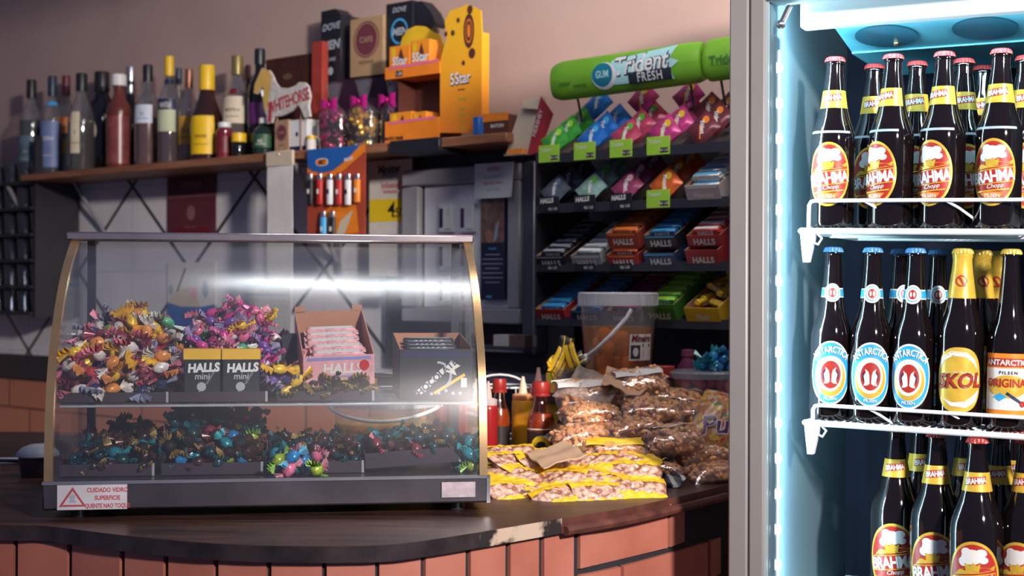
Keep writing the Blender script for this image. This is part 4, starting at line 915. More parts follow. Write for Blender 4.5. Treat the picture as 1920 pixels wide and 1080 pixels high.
m = MB(); m.box(xl+.004, xr, 0, .09, 0, .003); m.box(xl, xr-.001, -.002, 0, 0, zl); m.box(xl, xl+.002, 0, .09, 0, zl)
m.build('lower_tray', [ORG], t)
m = MB(); m.box(xl+.03, xr, 0.085, .088, 0, q5(760, 100)[1]); m.box(xl+.028, xl+.032, .02, .088, 0, zt); m.build('inner_back', [BROWN], t)
m = MB(); m.box(xl, xr, -.002, 0, zt, zt2); m.box(xl, xr, 0, .088, zt, zt+.003); m.box(xl, xl+.002, 0, .088, zt, zt2); m.build('upper_tray', [ORG], t)
m = MB(); f = flat(-.002)
m.art(f, s_rect(xr-xl-.02, .007), .0008, 0, (xl+xr)/2+.006, zt2-.002, .03); m.art(f, s_rect(.026, .016), .0012, 1, xl+.055, zt+.012); m.art(f, s_text('1,50', .009, bold=.02), .0016, 2, xl+.055, zt+.012)
m.art(f, s_rect(xr-xl-.03, .007), .0008, 0, (xl+xr)/2, zl-.003, .03); m.art(f, s_text('MUITO MAIS', .009, bold=.04), .0012, 1, xl+.035, .014)
m.build('tray_print', [PINK, BLACK, PAPER], t)
m = MB(); f = flat(0)
c = q5(862, 146); m.art(f, s_text('5Star', .030, bold=.05, wscale=.80), .0008, 1, c[0]+.001, c[1]-.002, .04); m.art(f, s_text('5Star', .030, bold=.015, wscale=.80), .0014, 0, c[0], c[1], .04)
c = q5(864, 168); m.art(f, s_rect(.026, .003), .0008, 1, c[0], c[1])
for y, w_ in ((186, .028), (205, .02), (215, .024), (228, .012), (240, .02)): c = q5(866, y); m.art(f, s_rect(w_, .007), .0008, 2, c[0], c[1])
c = q5(878, 58); m.art(f, s_ell(.019, .046, 24, 2), .0008, 1, *c); m.art(f, s_ring(.011, .013, 2.5, 24), .0012, 3, *c); m.art(f, s_ell(.006, .018, 16, 1), .0012, 3, *c)
for x, y, r_ in ((848, 62, .007), (835, 64, .006), (858, 38, .006), (884, 100, .012), (868, 118, .006), (880, 18, .010)): c = q5(x, y); m.art(f, s_ell(r_, r_*1.2, 10, 1), .0010, 1, *c)
m.build('panel_print', [WHITE, BROWN, mat('print_olive', (.55, .34, .03), .5), ORG], t)
def chocbox(name_label, x0, z0, w, h, D):
    o = thing('chocolate_box', name_label, 'box', FW.w(ox+x0, D, SZ+z0), FW.a, 'chocolate bar boxes in the yellow display')
    MB().box(0, w, 0, .05, 0, h, bev=.001).build('carton_body', [OY], o)
    m = MB(); f = flat(0); m.art(f, s_poly([(w*.35, h*.45), (w*.48, h*.7), (w*.58, h*.92), (w*.66, h*.75), (w*.78, h*.45)]), .0008, 1); m.art(f, s_text('5Star', h*.25, bold=.03, wscale=.85), .0014, 0, w*.52, h*.52); m.art(f, s_ell(w*.12, h*.16, 12, 1), .0008, 2, w*.22, h*.80); m.build('front_print', [WHITE, BROWN, YEL], o)
    return o
chocbox('orange chocolate box in upper tray of the yellow display, left', xl+.01, zt+.0035, .078, .088, .034)
chocbox('orange chocolate box in upper tray of the yellow display, right', xl+.092, zt+.0035, .070, .095, .034)
chocbox('orange chocolate box in lower tray of the yellow display, left', xl+.012, .0035, .085, .082, .034)
chocbox('orange chocolate box in lower tray of the yellow display, right', xl+.100, .0035, .050, .078, .034)
# open brown and orange box at the shelf's right end
t = thing('open_snack_box', 'open brown and orange snack box at right end of shelf', 'box', FW.w(FW.lx(902, .02), .02, SZ), FW.a)
x1_ = FW.lx(952, .02)-FW.lx(902, .02); m = MB()
m.box(0, x1_, 0, .002, 0, .035); m.box(0, x1_, .08, .082, 0, .055); m.box(0, .002, 0, .08, 0, .045); m.box(x1_-.002, x1_, 0, .08, 0, .05); m.box(0, x1_, 0, .08, 0, .002); m.build('box_tray', [BROWN], t)
m = MB(); m.box(0, x1_, -.001, .001, .034, .055); m.art(flat(-.001), s_text('BATON', .009, bold=.03), .0006, 1, x1_*.6, .022); m.build('orange_rim', [ORG, PAPER], t)
o = MB().box(0, .022, 0, .05, 0, .048, bev=.002).build('blue_packet', [BLUE]); o.location = FW.w(FW.lx(884, .0), .002, SZ); o.rotation_euler = (0, 0, FW.a); tag(o, 'small blue packet beside the yellow chocolate display', 'packet')

# ------------------------------------------------------------------ hanging cards, posters
def card(name, label, cat, p0, p1, y0, y1, D, mats, art=None, th=.0025, part='card_sheet', mi=0, bend=0.0, ztop=None):
    xa, xb = FW.lx(p0, D), FW.lx(p1, D); pm = (p0+p1)/2; zb = FW.z(pm, y1, D); zt = FW.z(pm, y0, D) if ztop is None else ztop; w = xb-xa; h = zt-zb
    t = thing(name, label, cat, FW.w((xa+xb)/2, D, zb), FW.a)
    m = MB(); m.sheet(lambda u, v: ((u-.5)*w, -bend*math.sin(v*3.14)-bend*.5*math.sin(v*9+u), v*h), 6, 16, mi, th=th); m.build(part, mats, t)
    if art: art(t, w, h)
    return t, w, h
def roll_art(t, w, h):
    MB().box(-w/2-.003, w/2+.003, -.006, .004, h-.045, h, bev=.002).build('clamp_card', [CREAM], t)
    MB().ell((0, -.007, h-.01), (.003, .002, .003), 8, 6).build('pin', [BRASS], t)
card('paper_strip', 'long white paper strip hanging from the shelf edge', 'paper', 502, 549, 283, 530, -.012, [PAPER], roll_art, bend=.004)
def bic(t, w, h):
    m = MB(); f = flat(0)
    m.art(f, s_poly([(-w/2, h), (-w/2, h*.83), (-w*.42, h*.77), (-w*.25, h*.74), (-w*.05, h*.76), (w*.12, h*.83), (w*.3, h*.93), (w*.42, h), ], 0), .0006, 0)
    m.art(f, s_poly([(-w/2, h*.80), (-w*.42, h*.765), (-w*.25, h*.735), (-w*.05, h*.755), (w*.12, h*.825), (w*.3, h*.925), (w*.42, h), (w/2, h), (w/2, h*.93), (w*.15, h*.76), (0, h*.70), (-w*.25, h*.70), (-w/2, h*.75)]), .0005, 1)
    m.art(f, s_ell(.026, .011, 24, 2, .8), .0012, 2, -w*.24, h*.855); m.art(f, s_ell(.023, .009, 24, 2, .8), .0016, 1, -w*.24, h*.855); m.art(f, s_text('BIC', .013, bold=.04, shear=.15), .0021, 3, -w*.24, h*.855)
    m.art(f, s_text('MAXI', .010, bold=.04, shear=.1), .0014, 2, w*.22, h*.865, .12)
    m.art(f, s_poly([(-w*.25, h*.30), (-w*.1, h*.38), (w*.35, h*.40), (w*.40, h*.1), (-w*.25, h*.05)]), .0005, 1); m.art(f, s_poly([(0, h*.05), (w*.08, h*.22), (w*.3, h*.34), (w*.22, h*.18), (w*.12, h*.04)]), .0010, 4)
    m.build('printed_art', [BLUE, ORG, WHITE, BLACK, CREAM], t)
card('lighter_card', 'blue and orange display card of lighters hanging from shelf', 'display card', 576, 684, 276, 455, -.014, [mat('card_red', (.42, .07, .03), .5, var=.15)], bic)
wz = FW.z(620, 455, -.03)
lc = [(583, 326, 'black', BLACK), (601, 326, 'red', RED), (620, 326, 'white', WHITE), (637, 326, 'red', RED), (654, 326, 'white', WHITE), (671, 326, 'orange', ORG), (608, 396, 'sky blue', SKY), (625, 396, 'black', BLACK)]
bico = None
for i, (px, y, cn, mt) in enumerate(lc):
    z1_ = FW.z(px, y, -.022); H = .088 if cn != 'orange' else .08
    o = thing('lighter', ['black lighter at upper left of the lighter card', 'first red lighter in the upper row, beside the black one', 'left white lighter in upper row of the card', 'second red lighter in upper row, between white ones', 'right white lighter in upper row of the card', 'orange lighter at right of the upper row', 'sky blue lighter in the lower row of the card', 'black lighter in the lower row, beside the blue one'][i], 'lighter', FW.w(FW.lx(px, -.022), -.0265, z1_-H), FW.a, 'lighters on the hanging card')
    MB().lathe([(.0005, 0), (.0105, .001), (.0115, .006), (.0115, H*.78), (.0105, H*.8)], 16, sq=.62).build('lighter_body', [mt], o)
    MB().lathe([(.0100, H*.8), (.0105, H*.82), (.0100, H*.98), (.0005, H)], 14, sq=.62).build('metal_hood', [SILV], o)
    MB().box(-.007, .007, -.004, .004, H*.94, H*1.04, bev=.002).build('thumb_press', [RED], o)
    MB().box(-.004, .004, -.0085, -.0075, H*.35, H*.5).build('printed_mark', [NAVY if cn == 'white' else WHITE], o)
def mini(t, w, h):
    m = MB(); f = flat(0); u = h/220
    m.art(f, s_text('Minister', .024, bold=.03, wscale=.8), .0006, 0, -.004, h-.025*1.0, .04); m.art(f, s_text('Ministro', .014, bold=.02), .0006, 3, 0, h-.041, .03)
    m.art(f, s_text('Imbassaí', .017, bold=.03, wscale=.9), .0006, 1, 0, h-.072); m.art(f, s_text('Imbassaí', .012, bold=.02), .0006, 1, 0, h-.090)
    m.art(f, s_rect(w*.98, .066), .0006, 2, 0, h-.145)
    m.art(f, s_text('4', .044, bold=.01), .0012, 4, .006, h-.142, -.08); m.art(f, s_text(',50', .026, bold=.01), .0012, 4, .034, h-.152)
    m.build('printed_price', [NAVY, mat('pinkish_red', (.50, .12, .14), .5), mat('price_yellow', (.85, .62, .02), .5, var=.03), SKY, BLACK], t)
card('price_card', 'white Minister card with yellow 4,50 price panel beside grey cabinet', 'price card', 692, 772, 300, 518, .15, [PAPER], mini)
def rp(t, w, h):
    m = MB(); f = flat(0); m.art(f, s_rect(w, .008), .0006, 1, 0, h*.62); m.art(f, s_ell(.022, .026, 18, 2), .0006, 1, 0, h*.36); m.art(f, s_text('SOUZA', .014), .0006, 1, 0, h*.12); m.art(f, s_rect(w*.8, .018), .0006, 0, 0, h*.08); m.art(f, s_text('CERVEJA', .02, bold=.02), .0006, 1, 0, h*.8); m.build('printed_art', [DKRED, mat('dusty_pink', (.28, .12, .13), .6)], t)
card('poster', 'dark wine red poster on the tiles under the bottles', 'poster', 313, 404, 322, 442, WD-.012, [mat('poster_wine', (.12, .025, .035), .6)], rp)
def sp_(t, w, h):
    m = MB(); f = flat(0); m.art(f, s_poly([(-w/2, 0), (w/2, 0), (w/2, h*.40), (w*.2, h*.36), (-w*.2, h*.36), (-w/2, h*.42)]), .0006, 0); m.art(f, s_poly([(-w/2, h*.42), (-w*.2, h*.36), (w*.2, h*.36), (w*.1, h*.55), (0, h*.65), (-w*.3, h*.6)]), .0007, 1)
    m.art(f, s_ell(.022, .022, 18, 2), .0010, 2, w*.05, h*.55); m.art(f, s_ell(.018, .03, 18, 2), .0010, 3, w*.3, h*.62); m.art(f, s_rect(.008, .09), .0012, 4, -w*.2, h*.75, -.5); m.art(f, s_ell(.012, .018, 12, 1), .001, 3, -w*.42, h*.6)
    m.art(f, s_text('SABOR', .02, bold=.03), .0014, 5, 0, h*.24, .08); m.art(f, s_text('do mar', .016, bold=.02), .0014, 5, 0, h*.10, .08); m.build('printed_art', [BLUE, CREAM, LPINK, GREYL, BROWN, DKRED], t)
card('poster', 'picture poster with blue lower half on the wall behind the case', 'poster', 314, 404, 492, 622, WD-.012, [PAPER], sp_)
def cal(t, w, h):
    m = MB(); f = flat(0); m.art(f, s_rect(w*.92, .010), .0006, 0, 0, h-.016); m.art(f, s_rect(w*.92, .006), .0006, 1, 0, h-.045)
    for i in range(5): m.art(f, s_rect(.0008, h-.06), .0006, 1, (i-2)*w*.19, (h-.06)/2)
    for i in range(9): m.art(f, s_rect(w*.92, .0008), .0006, 1, 0, .01+i*(h-.06)/9)
    m.art(f, s_text('AGOSTO', .007, bold=.02), .001, 2, 0, h-.0165); m.build('calendar_print', [SKY, mat('rule_blue', (.35, .48, .60), .6), WHITE], t)
card('wall_calendar', 'ruled white calendar sheet with blue header behind the case', 'calendar', 455, 546, 526, 650, WD-.012, [PAPER], cal)
card('note_paper', 'small tan note above the calendar on the tiles', 'note', 500, 541, 508, 524, WD-.012, [mat('note_tan', (.42, .27, .20), .7)])
card('note_paper', 'small blue grey note beneath the price card', 'note', 714, 752, 524, 546, .10, [mat('note_blue', (.16, .26, .36), .6)])

# ------------------------------------------------------------------ cigarette cabinet
cd = .125; t = thing('cigarette_cabinet', 'grey framed wall cabinet showing cigarette packs behind glass', 'cabinet', FW.w(FW.lx(752, cd), cd, 0), FW.a)
ox2 = FW.lx(752, cd)
def c2(x, y): return (FW.lx(x, cd)-ox2, FW.z(x, y, cd))
zT = c2(870, 312)[1]; zB = c2(870, 606)[1]; zBB = c2(990, 664)[1]; xR = c2(974, 400)[0]; xRR = c2(1000, 400)[0]; xi0 = c2(783, 400)[0]; xi1 = c2(950, 400)[0]; ziT = c2(850, 345)[1]; ziB = c2(900, 578)[1]
CGM = mat('cabinet_grey', (.32, .325, .35), .45, var=.06); CGD = mat('cabinet_dark', (.075, .078, .095), .4)
m = MB(); m.box(0, xR, .025, WD-cd-.031, zB, zT, 0, bev=.003); m.build('housing', [CGD], t)
m = MB(); m.box(0, xR, 0, .024, ziT, zT, bev=.004); m.box(0, xR, 0, .024, zB, ziB, bev=.004); m.box(0, xi0, 0, .024, ziB+.0005, ziT-.0005, bev=.004); m.box(xi1, xR, 0, .024, ziB+.0005, ziT-.0005, bev=.004); m.build('front_frame', [CGM], t)
m = MB(); m.box(xR+.001, xRR, .006, WD-cd-.031, zBB, zT+.004, 0, bev=.006); m.box(0.0, xR, .03, WD-cd-.031, zBB, zBB+.02, 0, bev=.004); m.box(0, xR, WD-cd-.05, WD-cd-.031, zBB+.02, zB, 1); m.box(xRR-.004, xRR+.002, .001, .012, zBB, zT, 2, bev=.002); m.box(0, xRR, .022, .03, zBB, zBB+.006, 2, bev=.002); m.build('outer_shell', [CGD, BLACK, mat('shell_edge', (.38, .39, .42), .35, metal=.4)], t)
m = MB(); m.box(xi0+.008, xi1-.002, .02, .0245, ziB+.002, ziT-.002); m.build('white_insert', [mat('insert_white', (.74, .75, .80), .4, var=.05)], t)
# packs behind: each one a thing
for i, (x, y, cn) in enumerate(((832, 408, NAVY), (872, 408, PURP), (832, 480, NAVY), (872, 480, BROWN), (832, 545, BLACK), (872, 545, DKRED))):
    a, z_ = c2(x, y)
    p = thing('cigarette_pack', 'white cigarette pack with %s stripe in %s row of cabinet, %s' % ({0: 'navy', 1: 'plum', 2: 'blue', 3: 'brown', 4: 'black', 5: 'dark red'}[i], ('top', 'middle', 'bottom')[i//2], ('left', 'right')[i % 2]), 'cigarette pack', FW.w(ox2+a, cd+.004, z_-.04), FW.a, 'cigarette packs in the grey cabinet')
    MB().box(-.022, .026, 0, .015, 0, .078, bev=.0015).build('pack_body', [WHITE], p)
    MB().box(-.020, -.008, -.0008, 0, .012, .066).build('colour_stripe', [cn], p)
    m = MB(); m.art(flat(0), s_text('fumar', .006), .0008, 0, .012, .055, 1.57); m.box(-.001, .022, -.0006, 0, .006, .010); m.build('pack_print', [GREYL], p)
a, z1_ = c2(922, 372); m = MB(); zb = c2(922, 562)[1]; w = c2(945, 400)[0]-c2(900, 400)[0]
m.box(a-w/2, a+w/2, .003, .0145, zb, z1_); m.build('warning_panel', [mat('panel_navy', (.02, .025, .055), .35)], t)
m = MB(); f = flat(.003); zm = c2(922, 455)[1]
m.art(f, s_rect(w*.96, z1_-zm), .0006, 0, a, (z1_+zm)/2); m.art(f, s_ell(.013, .017, 14, 1), .0010, 1, a-.012, zm+.018); m.art(f, s_poly([(a+.002, zm+.004), (a+.012, zm+.05), (a+.024, zm+.06), (a+.018, zm+.02), (a+.010, zm+.004)]), .0010, 2)
m.art(f, s_text('FUMAR', .006, bold=.02), .0010, 3, a, zm-.016)
for q in range(7): m.art(f, s_rect(w*(.86 if q % 3 else .6), .0022), .0008, 2, a, zm-.032-q*.0125)
m.art(f, s_rect(.02, .006), .0010, 3, a-.012, zb+.008); m.build('warning_print', [mat('photo_brown', (.22, .13, .10), .5, var=.4, scale=40), mat('skin_tone', (.42, .20, .15), .5), GREYL, SKY], t)
a0_, zz_ = c2(893, 373); o = thing('note_paper', 'handwritten white note taped over cabinet corner', 'note', FW.w(ox2+c2(929, 370)[0], cd-.006, c2(929, 372)[1]), FW.a)
wn = c2(967, 350)[0]-c2(893, 350)[0]; hn = c2(930, 305)[1]-zz_; m = MB(); m.sheet(lambda u, v: ((u-.5)*wn, -.012*u*(1-v)-.001, v*hn), 8, 6, 0, th=.0008); m.build('paper_sheet', [WHITE], o)
m = MB(); f = lambda u, v, off: (u, -.012*(u/wn+.5)*(1-v/hn)-.0016-off, v)
m.art(f, s_text('AVISO', .012, bold=.01), .0004, 0, 0, hn*.84, .02)
for q, s_ in enumerate(('nao aceitamos', 'fiado por favor', 'nao insista')): m.art(f, s_text(s_, .0085), .0004, 0 if q == 1 else 1, 0, hn*(.62-.18*q), .02)
m.build('handwriting', [RED, GREYL], o)
o, w, h = fitbox('small_box', 'small white and brown box in the recess under the cabinet', 'box', FW, 925, 985, 612, 634, .06, .05, [PAPER], part='carton_body')
MB().box(0, w/2+.0004, -.0006, .03, -.0, h+.0004).build('brown_end', [mat('end_brown', (.16, .10, .08), .5)], o)
o.location.z = zBB+.021
# ------------------------------------------------------------------ stepped candy rack
DF, DB, SL = -.08, .135, .50            # front, back, rise per metre
rk = thing('candy_rack', 'black stepped candy rack with four slanted tiers beside the fridge', 'rack', FW.w(0, 0, LZ), FW.a)
rx0 = FW.lx(1006, DF); rx1 = FW.lx(1455, DF)
tz_ = [FW.z(1180, y, DF)-LZ for y in (291, 389, 504, 609)]
for zt in tz_:
    m = MB(); m.prism([(DF, 0), (DB, (DB-DF)*SL), (DB, (DB-DF)*SL-.004), (DF, -.004)], 0, 1)
    v = [(rx0+y*(rx1-rx0), x, z+zt) for x, y, z in m.v]; m.v = v
    m.box(rx0, rx1, DF-.003, DF, zt-.006, zt+.016, 0)
    m.build('tier_tray', [DARK], rk)
m = MB(); zt = tz_[0]+.10
for x in (rx0-.004, rx1):
    m = MB(); m.prism([(DF, tz_[3]-.01), (DF, tz_[0]+.02), (DB, zt+.02), (DB+.0, 0), (DB-.06, 0), (DB-.06, tz_[3]-.01)], 0, .004)
    m.v = [(x+y, a, b) for a, y, b in m.v]; m.build('side_panel', [BLACK], rk)
# slot dividers
slots1 = [1003, 1069, 1137, 1205, 1278, 1366, 1452]
for k, zt in enumerate(tz_):
    for px in slots1[1:-1]:
        lx = FW.lx(px, DF); m = MB(); m.prism([(DF, zt+.001), (DF, zt+.02), (DB, zt+(DB-DF)*SL+.018), (DB, zt+(DB-DF)*SL)], 0, .002)
        m.v = [(lx+y, a, b) for a, y, b in m.v]; m.build('divider', [clearmat('smoke_divider', tint=(.5, .5, .55), refl=.06, edge=.4)], rk)
def slotx(i, f=.5): a = FW.lx(slots1[i], DF); b = FW.lx(slots1[i+1], DF); return a+(b-a)*f, (b-a)
def tagcard(i, k, kind):
    x, w = slotx(i, .42); z = LZ+tz_[k]; hw = .032
    names = ['first', 'second', 'third', 'fourth', 'fifth']; tn = ['top', 'second', 'third', 'bottom']
    if kind == 'lime':
        o = thing('price_tag', 'lime green price tag on %s tier, %s slot from left' % (tn[k], names[i]), 'price tag', FW.w(x, DF-.0045, z-.004), FW.a, 'price tags on the candy rack')
        MB().box(-hw, hw, 0, .0012, 0, .042, bev=.0005).build('tag_card', [LIME], o)
        m = MB(); f = flat(0); m.art(f, s_text('Trident', .010, bold=.03, shear=.2, wscale=.8), .0006, 0, -.010, .031, .05); m.box(.006, hw-.005, -.0008, 0, .005, .016, 1); m.art(f, s_text('R$ 1,50', .0055, bold=.02), .0012, 2, .0165, .0105)
        m.build('tag_print', [mat('tag_white', (.62, .74, .50), .5), BLACK, PAPER], o)
    else:
        o = thing('price_tag', 'black price tag with white lettering on %s tier, %s slot from left' % (tn[k], names[i]), 'price tag', FW.w(x, DF-.0045, z-.004), FW.a, 'price tags on the candy rack')
        MB().box(-hw, hw, 0, .0012, 0, .038, bev=.0005).build('tag_card', [BLACK], o)
        m = MB(); f = flat(0); m.art(f, s_text('HALLS', .0105, bold=.05, shear=.12, wscale=.95), .0006, 0, -.006, .028, .05); m.art(f, s_text('R$ 1,25', .006, bold=.02), .0006, 0, .013, .008, .03)
        m.build('tag_print', [PAPER], o)
for i in range(4): tagcard(i, 0, 'lime')
for i in range(3): tagcard(i, 1, 'black'); tagcard(i, 2, 'black')
tagcard(3, 1, 'lime')
PK = {}
def packet(nm, c, c2_, loc, label, group, w=.066, h=.066, rot=0):
    key = (nm, w)
    if key not in PK:
        t = thing('gum_packet', label, 'packet', loc, FW.a, group)
        def S(sgn):
            def fn(u, v):
                a = (u-.5)*w; b = (v-.5)*h; k = max(0, 1-(abs(2*u-1))**3)*max(0, 1-(abs(2*v-1))**4)
                return (a, sgn*(.0008+.006*k)+.0006*math.sin(u*23+v*9), b)
            return fn
        m = MB(); m.sheet(S(-1), 10, 10); m.sheet(lambda u, v: S(1)(1-u, v), 10, 10)
        m.build('wrapper', [c], t)
        m = MB(); f = lambda u, v, off: (u, -.0072-off, v)
        m.art(f, s_text('Trident' if nm != 'orangep' else 'Plutonita', .010, bold=.04, shear=.15, wscale=.8), .0006, 0, 0, .002, -.6); m.art(f, s_ell(.010, .009, 14, 1), .0004, 1, -.008, .018); m.art(f, s_rect(.036, .003), .0004, 1, .006, -.010, -.6)
        m.build('front_print', [WHITE, c2_], t)
        PK[key] = t; q = t
    else: q = dup(PK[key], loc, label=label, group=group)
    q.location = loc
    M_ = Matrix.Rotation(FW.a, 4, 'Z') @ Matrix.Rotation(R(-22+rnd.uniform(-6, 6)), 4, 'X') @ Matrix.Rotation(R(45+rnd.uniform(-7, 7))+rot, 4, 'Y')
    q.rotation_euler = M_.to_euler()
    return q
def prow(i, k, nm, c, c2_, word, n=3, f=.46, sp=.052, w=.066):
    x, ww = slotx(i, f)
    for j in range(n):
        D = DF+.018+j*sp; z = LZ+tz_[k]+(D-DF)*SL+w*.60+.002
        packet(nm, c, c2_, FW.w(x+rnd.uniform(-.004, .004), D, z), '%s gum packet standing corner up on the %s tier, %s' % (word, ['top', 'second'][k], ['in front', 'second in its row', 'third in its row', 'at the back', 'rearmost'][j]), '%s gum packets' % word, w=w)
def fm(n, c): return mat('wrap_'+n, c, .28, metal=.25, var=.3, scale=50, coat=.3)
prow(0, 0, 'green', fm('green', (.06, .40, .05)), LIME, 'green')
prow(1, 0, 'blue', fm('blue', (.02, .16, .55)), SKY, 'blue')
prow(2, 0, 'rose', fm('rose', (.50, .06, .12)), GRN, 'rose and green')
prow(3, 0, 'mag', fm('mag', (.55, .05, .22)), YEL, 'magenta')
prow(4, 0, 'choc', fm('choc', (.16, .03, .04)), ORG, 'dark red', f=.40); prow(5, 0, 'choc', None, None, 'dark red', n=2, f=.2) if False else None
prow(0, 1, 'smoke', fm('smoke', (.10, .12, .15)), SILV, 'smoky grey')
prow(1, 1, 'mint', fm('mint', (.30, .48, .42)), GRN, 'mint green')
prow(2, 1, 'pinkp', fm('pinkp', (.34, .06, .14)), LPINK, 'dull pink')
prow(3, 1, 'orangep', fm('orangep', (.75, .14, .02)), YEL, 'orange')
# extra magenta packets lying high in the rose and magenta slots
for (px, y, D, nm, wd) in ((1205, 186, .05, 'mag', 'magenta'), (1290, 180, .04, 'mag', 'magenta'), (1330, 205, .03, 'choc', 'dark red'), (1120, 196, .06, 'blue', 'blue')):
    packet(nm, None, None, FW.at(px, y, D), '%s gum packet leaning on top of the row above %s' % (wd, {1205: 'the rose packets', 1290: 'the magenta packets', 1330: 'the dark red packets', 1120: 'the blue packets'}[px]), 'leaning gum packets')
ST = {}
def stick(nm, c, c2_, loc, label, group, rot):
    if nm not in ST:
        t = thing('sweet_stick', label, 'sweets', loc, 0, group); w = .078
        m = MB(); m.box(-w/2+.004, w/2-.004, -.010, .010, 0, .018, bev=.0025)
        for s in (-1, 1): m.box(s*w/2-(.0 if s < 0 else .006), s*w/2+(.006 if s < 0 else 0), -.008, .008, .006, .010)
        m.build('wrapper', [c], t)
        m = MB(); f = flat(-.010); m.art(f, s_text('HALLS', .010, bold=.05, shear=.1), .0005, 0, 0, .0085); m.box(-.030, .030, -.006, .006, .018, .0185, 1); m.build('print', [WHITE, c2_], t)
        ST[nm] = t; q = t
    else: q = dup(ST[nm], loc, label=label, group=group)
    q.location = loc; q.rotation_euler = rot; return q
def opencarton(name, label, x, D, z, w, h, dep, c, c2_, text, hb=None, th=.0015, group='open sweet cartons on the rack', slope=True, frame=FW, rz=0, extra=None, inner=KRAFT, fh=None):
    t = thing(name, label, 'carton', frame.w(x, D, z), 0, group)
    sl = math.atan(SL) if slope else 0
    t.rotation_euler = (Matrix.Rotation(frame.a+rz, 4, 'Z') @ Matrix.Rotation(sl, 4, 'X')).to_euler()
    hb = hb or h; m = MB()
    m.box(-w/2, w/2, 0, th, 0, h, 0); m.box(-w/2, w/2, dep-th, dep, 0, hb, 1); m.box(-w/2+th, w/2-th, 0+th, dep-th, 0, th, 1)
    for s in (-1, 1):
        xa = -w/2 if s < 0 else w/2-th
        m.prism([(th, 0), (th, h), (dep-th, hb), (dep-th, 0)], 0, th, 1); k = len(m.v)
        for q in range(k-16, k): a, y, b = m.v[q]; m.v[q] = (xa+y, a, b)
        o2 = .0004 if s > 0 else -.0004
        m.prism([(th, 0), (th, h-.0005), (dep-th, hb-.0005), (dep-th, 0)], 0, .0006, 0); k = len(m.v)
        for q in range(k-16, k): a, y, b = m.v[q]; m.v[q] = ((w/2+y) if s > 0 else (-w/2-.0006+y), a, b)
    m.build('carton_body', [c, inner], t)
    m = MB(); f = flat(0)
    if text: m.art(f, s_text(text[0], text[1], bold=.04, shear=.08), .0008, 0, text[2] if len(text) > 2 else 0, text[3] if len(text) > 3 else h*.5)
    m.art(f, s_rect(w*.9, h*.10), .0005, 1, 0, h*.90)
    if extra: extra(m, f)
    m.build('front_print', [PAPER, c2_]+([YEL, RED, GREYL, LPINK] if extra else []), t)
    return t
def sticks_in(i, k, nm, c, c2_, word, n, lift=.018, f=.5, levels=1):
    x, ww = slotx(i, f)
    for l in range(levels):
        for j in range(n):
            D = DF+.014+j*.026; z = LZ+tz_[k]+(D-DF)*SL+.004+l*.021+lift
            rot = (Matrix.Rotation(FW.a, 4, 'Z') @ Matrix.Rotation(math.atan(SL)+rnd.uniform(-.06, .06), 4, 'X') @ Matrix.Rotation(rnd.uniform(-.04, .04), 4, 'Y')).to_euler()
            stick(nm, c, c2_, FW.w(x, D, z), '%s sweet stick lying in the %s tier of the candy rack' % (word, ['top', 'second', 'third', 'bottom'][k]), '%s sweet sticks on %s tier' % (word, ['top', 'second', 'third', 'bottom'][k]), rot)
def slotcarton(i, k, h, c, c2_, word, f=.5, lift=0, txt='HALLS', tag_=''):
    x, ww = slotx(i, f)
    return opencarton('sweet_carton', '%s open carton %son the %s tier of the candy rack' % (word, tag_, ['top', 'second', 'third', 'bottom'][k]), x, DF+.002, LZ+tz_[k]+.001+lift, .0865, h, .20, c, c2_, (txt, .014, 0, h*.45))
CBL = mat('carton_black', (.018, .02, .025), .4); CSV = mat('carton_silver', (.32, .34, .35), .4, var=.15); CRD = mat('carton_crimson', (.38, .03, .035), .42); CGN = mat('carton_green', (.05, .20, .03), .42); CBL2 = mat('carton_deep_blue', (.02, .04, .12), .42); CYL = mat('carton_yellow', (.75, .45, .02), .45)
slotcarton(0, 2, .034, CBL, GREYL, 'black'); sticks_in(0, 2, 'blackst', fm('blk', (.035, .037, .045)), GREYL, 'black', 7, .020)
slotcarton(1, 2, .034, CSV, WHITE, 'silver grey'); sticks_in(1, 2, 'silverst', fm('slv', (.36, .42, .42)), WHITE, 'silver', 6, .020)
slotcarton(2, 2, .034, CRD, ORG, 'lower orange red', tag_='(third slot) '); sticks_in(2, 2, 'redst', fm('ord', (.50, .08, .03)), ORG, 'orange red', 6, .020)
slotcarton(2, 2, .040, mat('carton_orange_red', (.34, .05, .03), .4), ORG, 'upper orange red', lift=.046, tag_='(third slot) ')
slotcarton(3, 2, .038, CBL2, SKY, 'lower black and blue', tag_='(fourth slot) '); slotcarton(3, 2, .036, CBL, SKY, 'upper black and blue', lift=.042, tag_='(fourth slot) ')
sticks_in(3, 2, 'bluest', fm('blst', (.03, .14, .32)), SKY, 'dark blue', 6, .062)
sticks_in(2, 2, 'redst', None, None, 'orange red', 5, .068)
slotcarton(4, 2, .044, CRD, RED, 'lower crimson', tag_='(fifth slot) '); slotcarton(4, 2, .028, CRD, RED, 'upper crimson', lift=.047, tag_='(fifth slot) '); sticks_in(4, 2, 'crimst', fm('crst', (.50, .07, .06)), WHITE, 'crimson and white', 6, .064)
slotcarton(0, 3, .036, CRD, RED, 'small crimson', tag_='(first slot) '); sticks_in(0, 3, 'skyst', fm('skst', (.04, .22, .50)), SKY, 'bright blue', 7, .018)
slotcarton(1, 3, .034, CBL2, SKY, 'navy'); sticks_in(1, 3, 'bluest', None, None, 'dark blue', 6, .018)
slotcarton(2, 3, .034, CBL, MAG, 'black and plum'); sticks_in(2, 3, 'plumst', fm('plst', (.14, .03, .08)), MAG, 'plum', 6, .018)
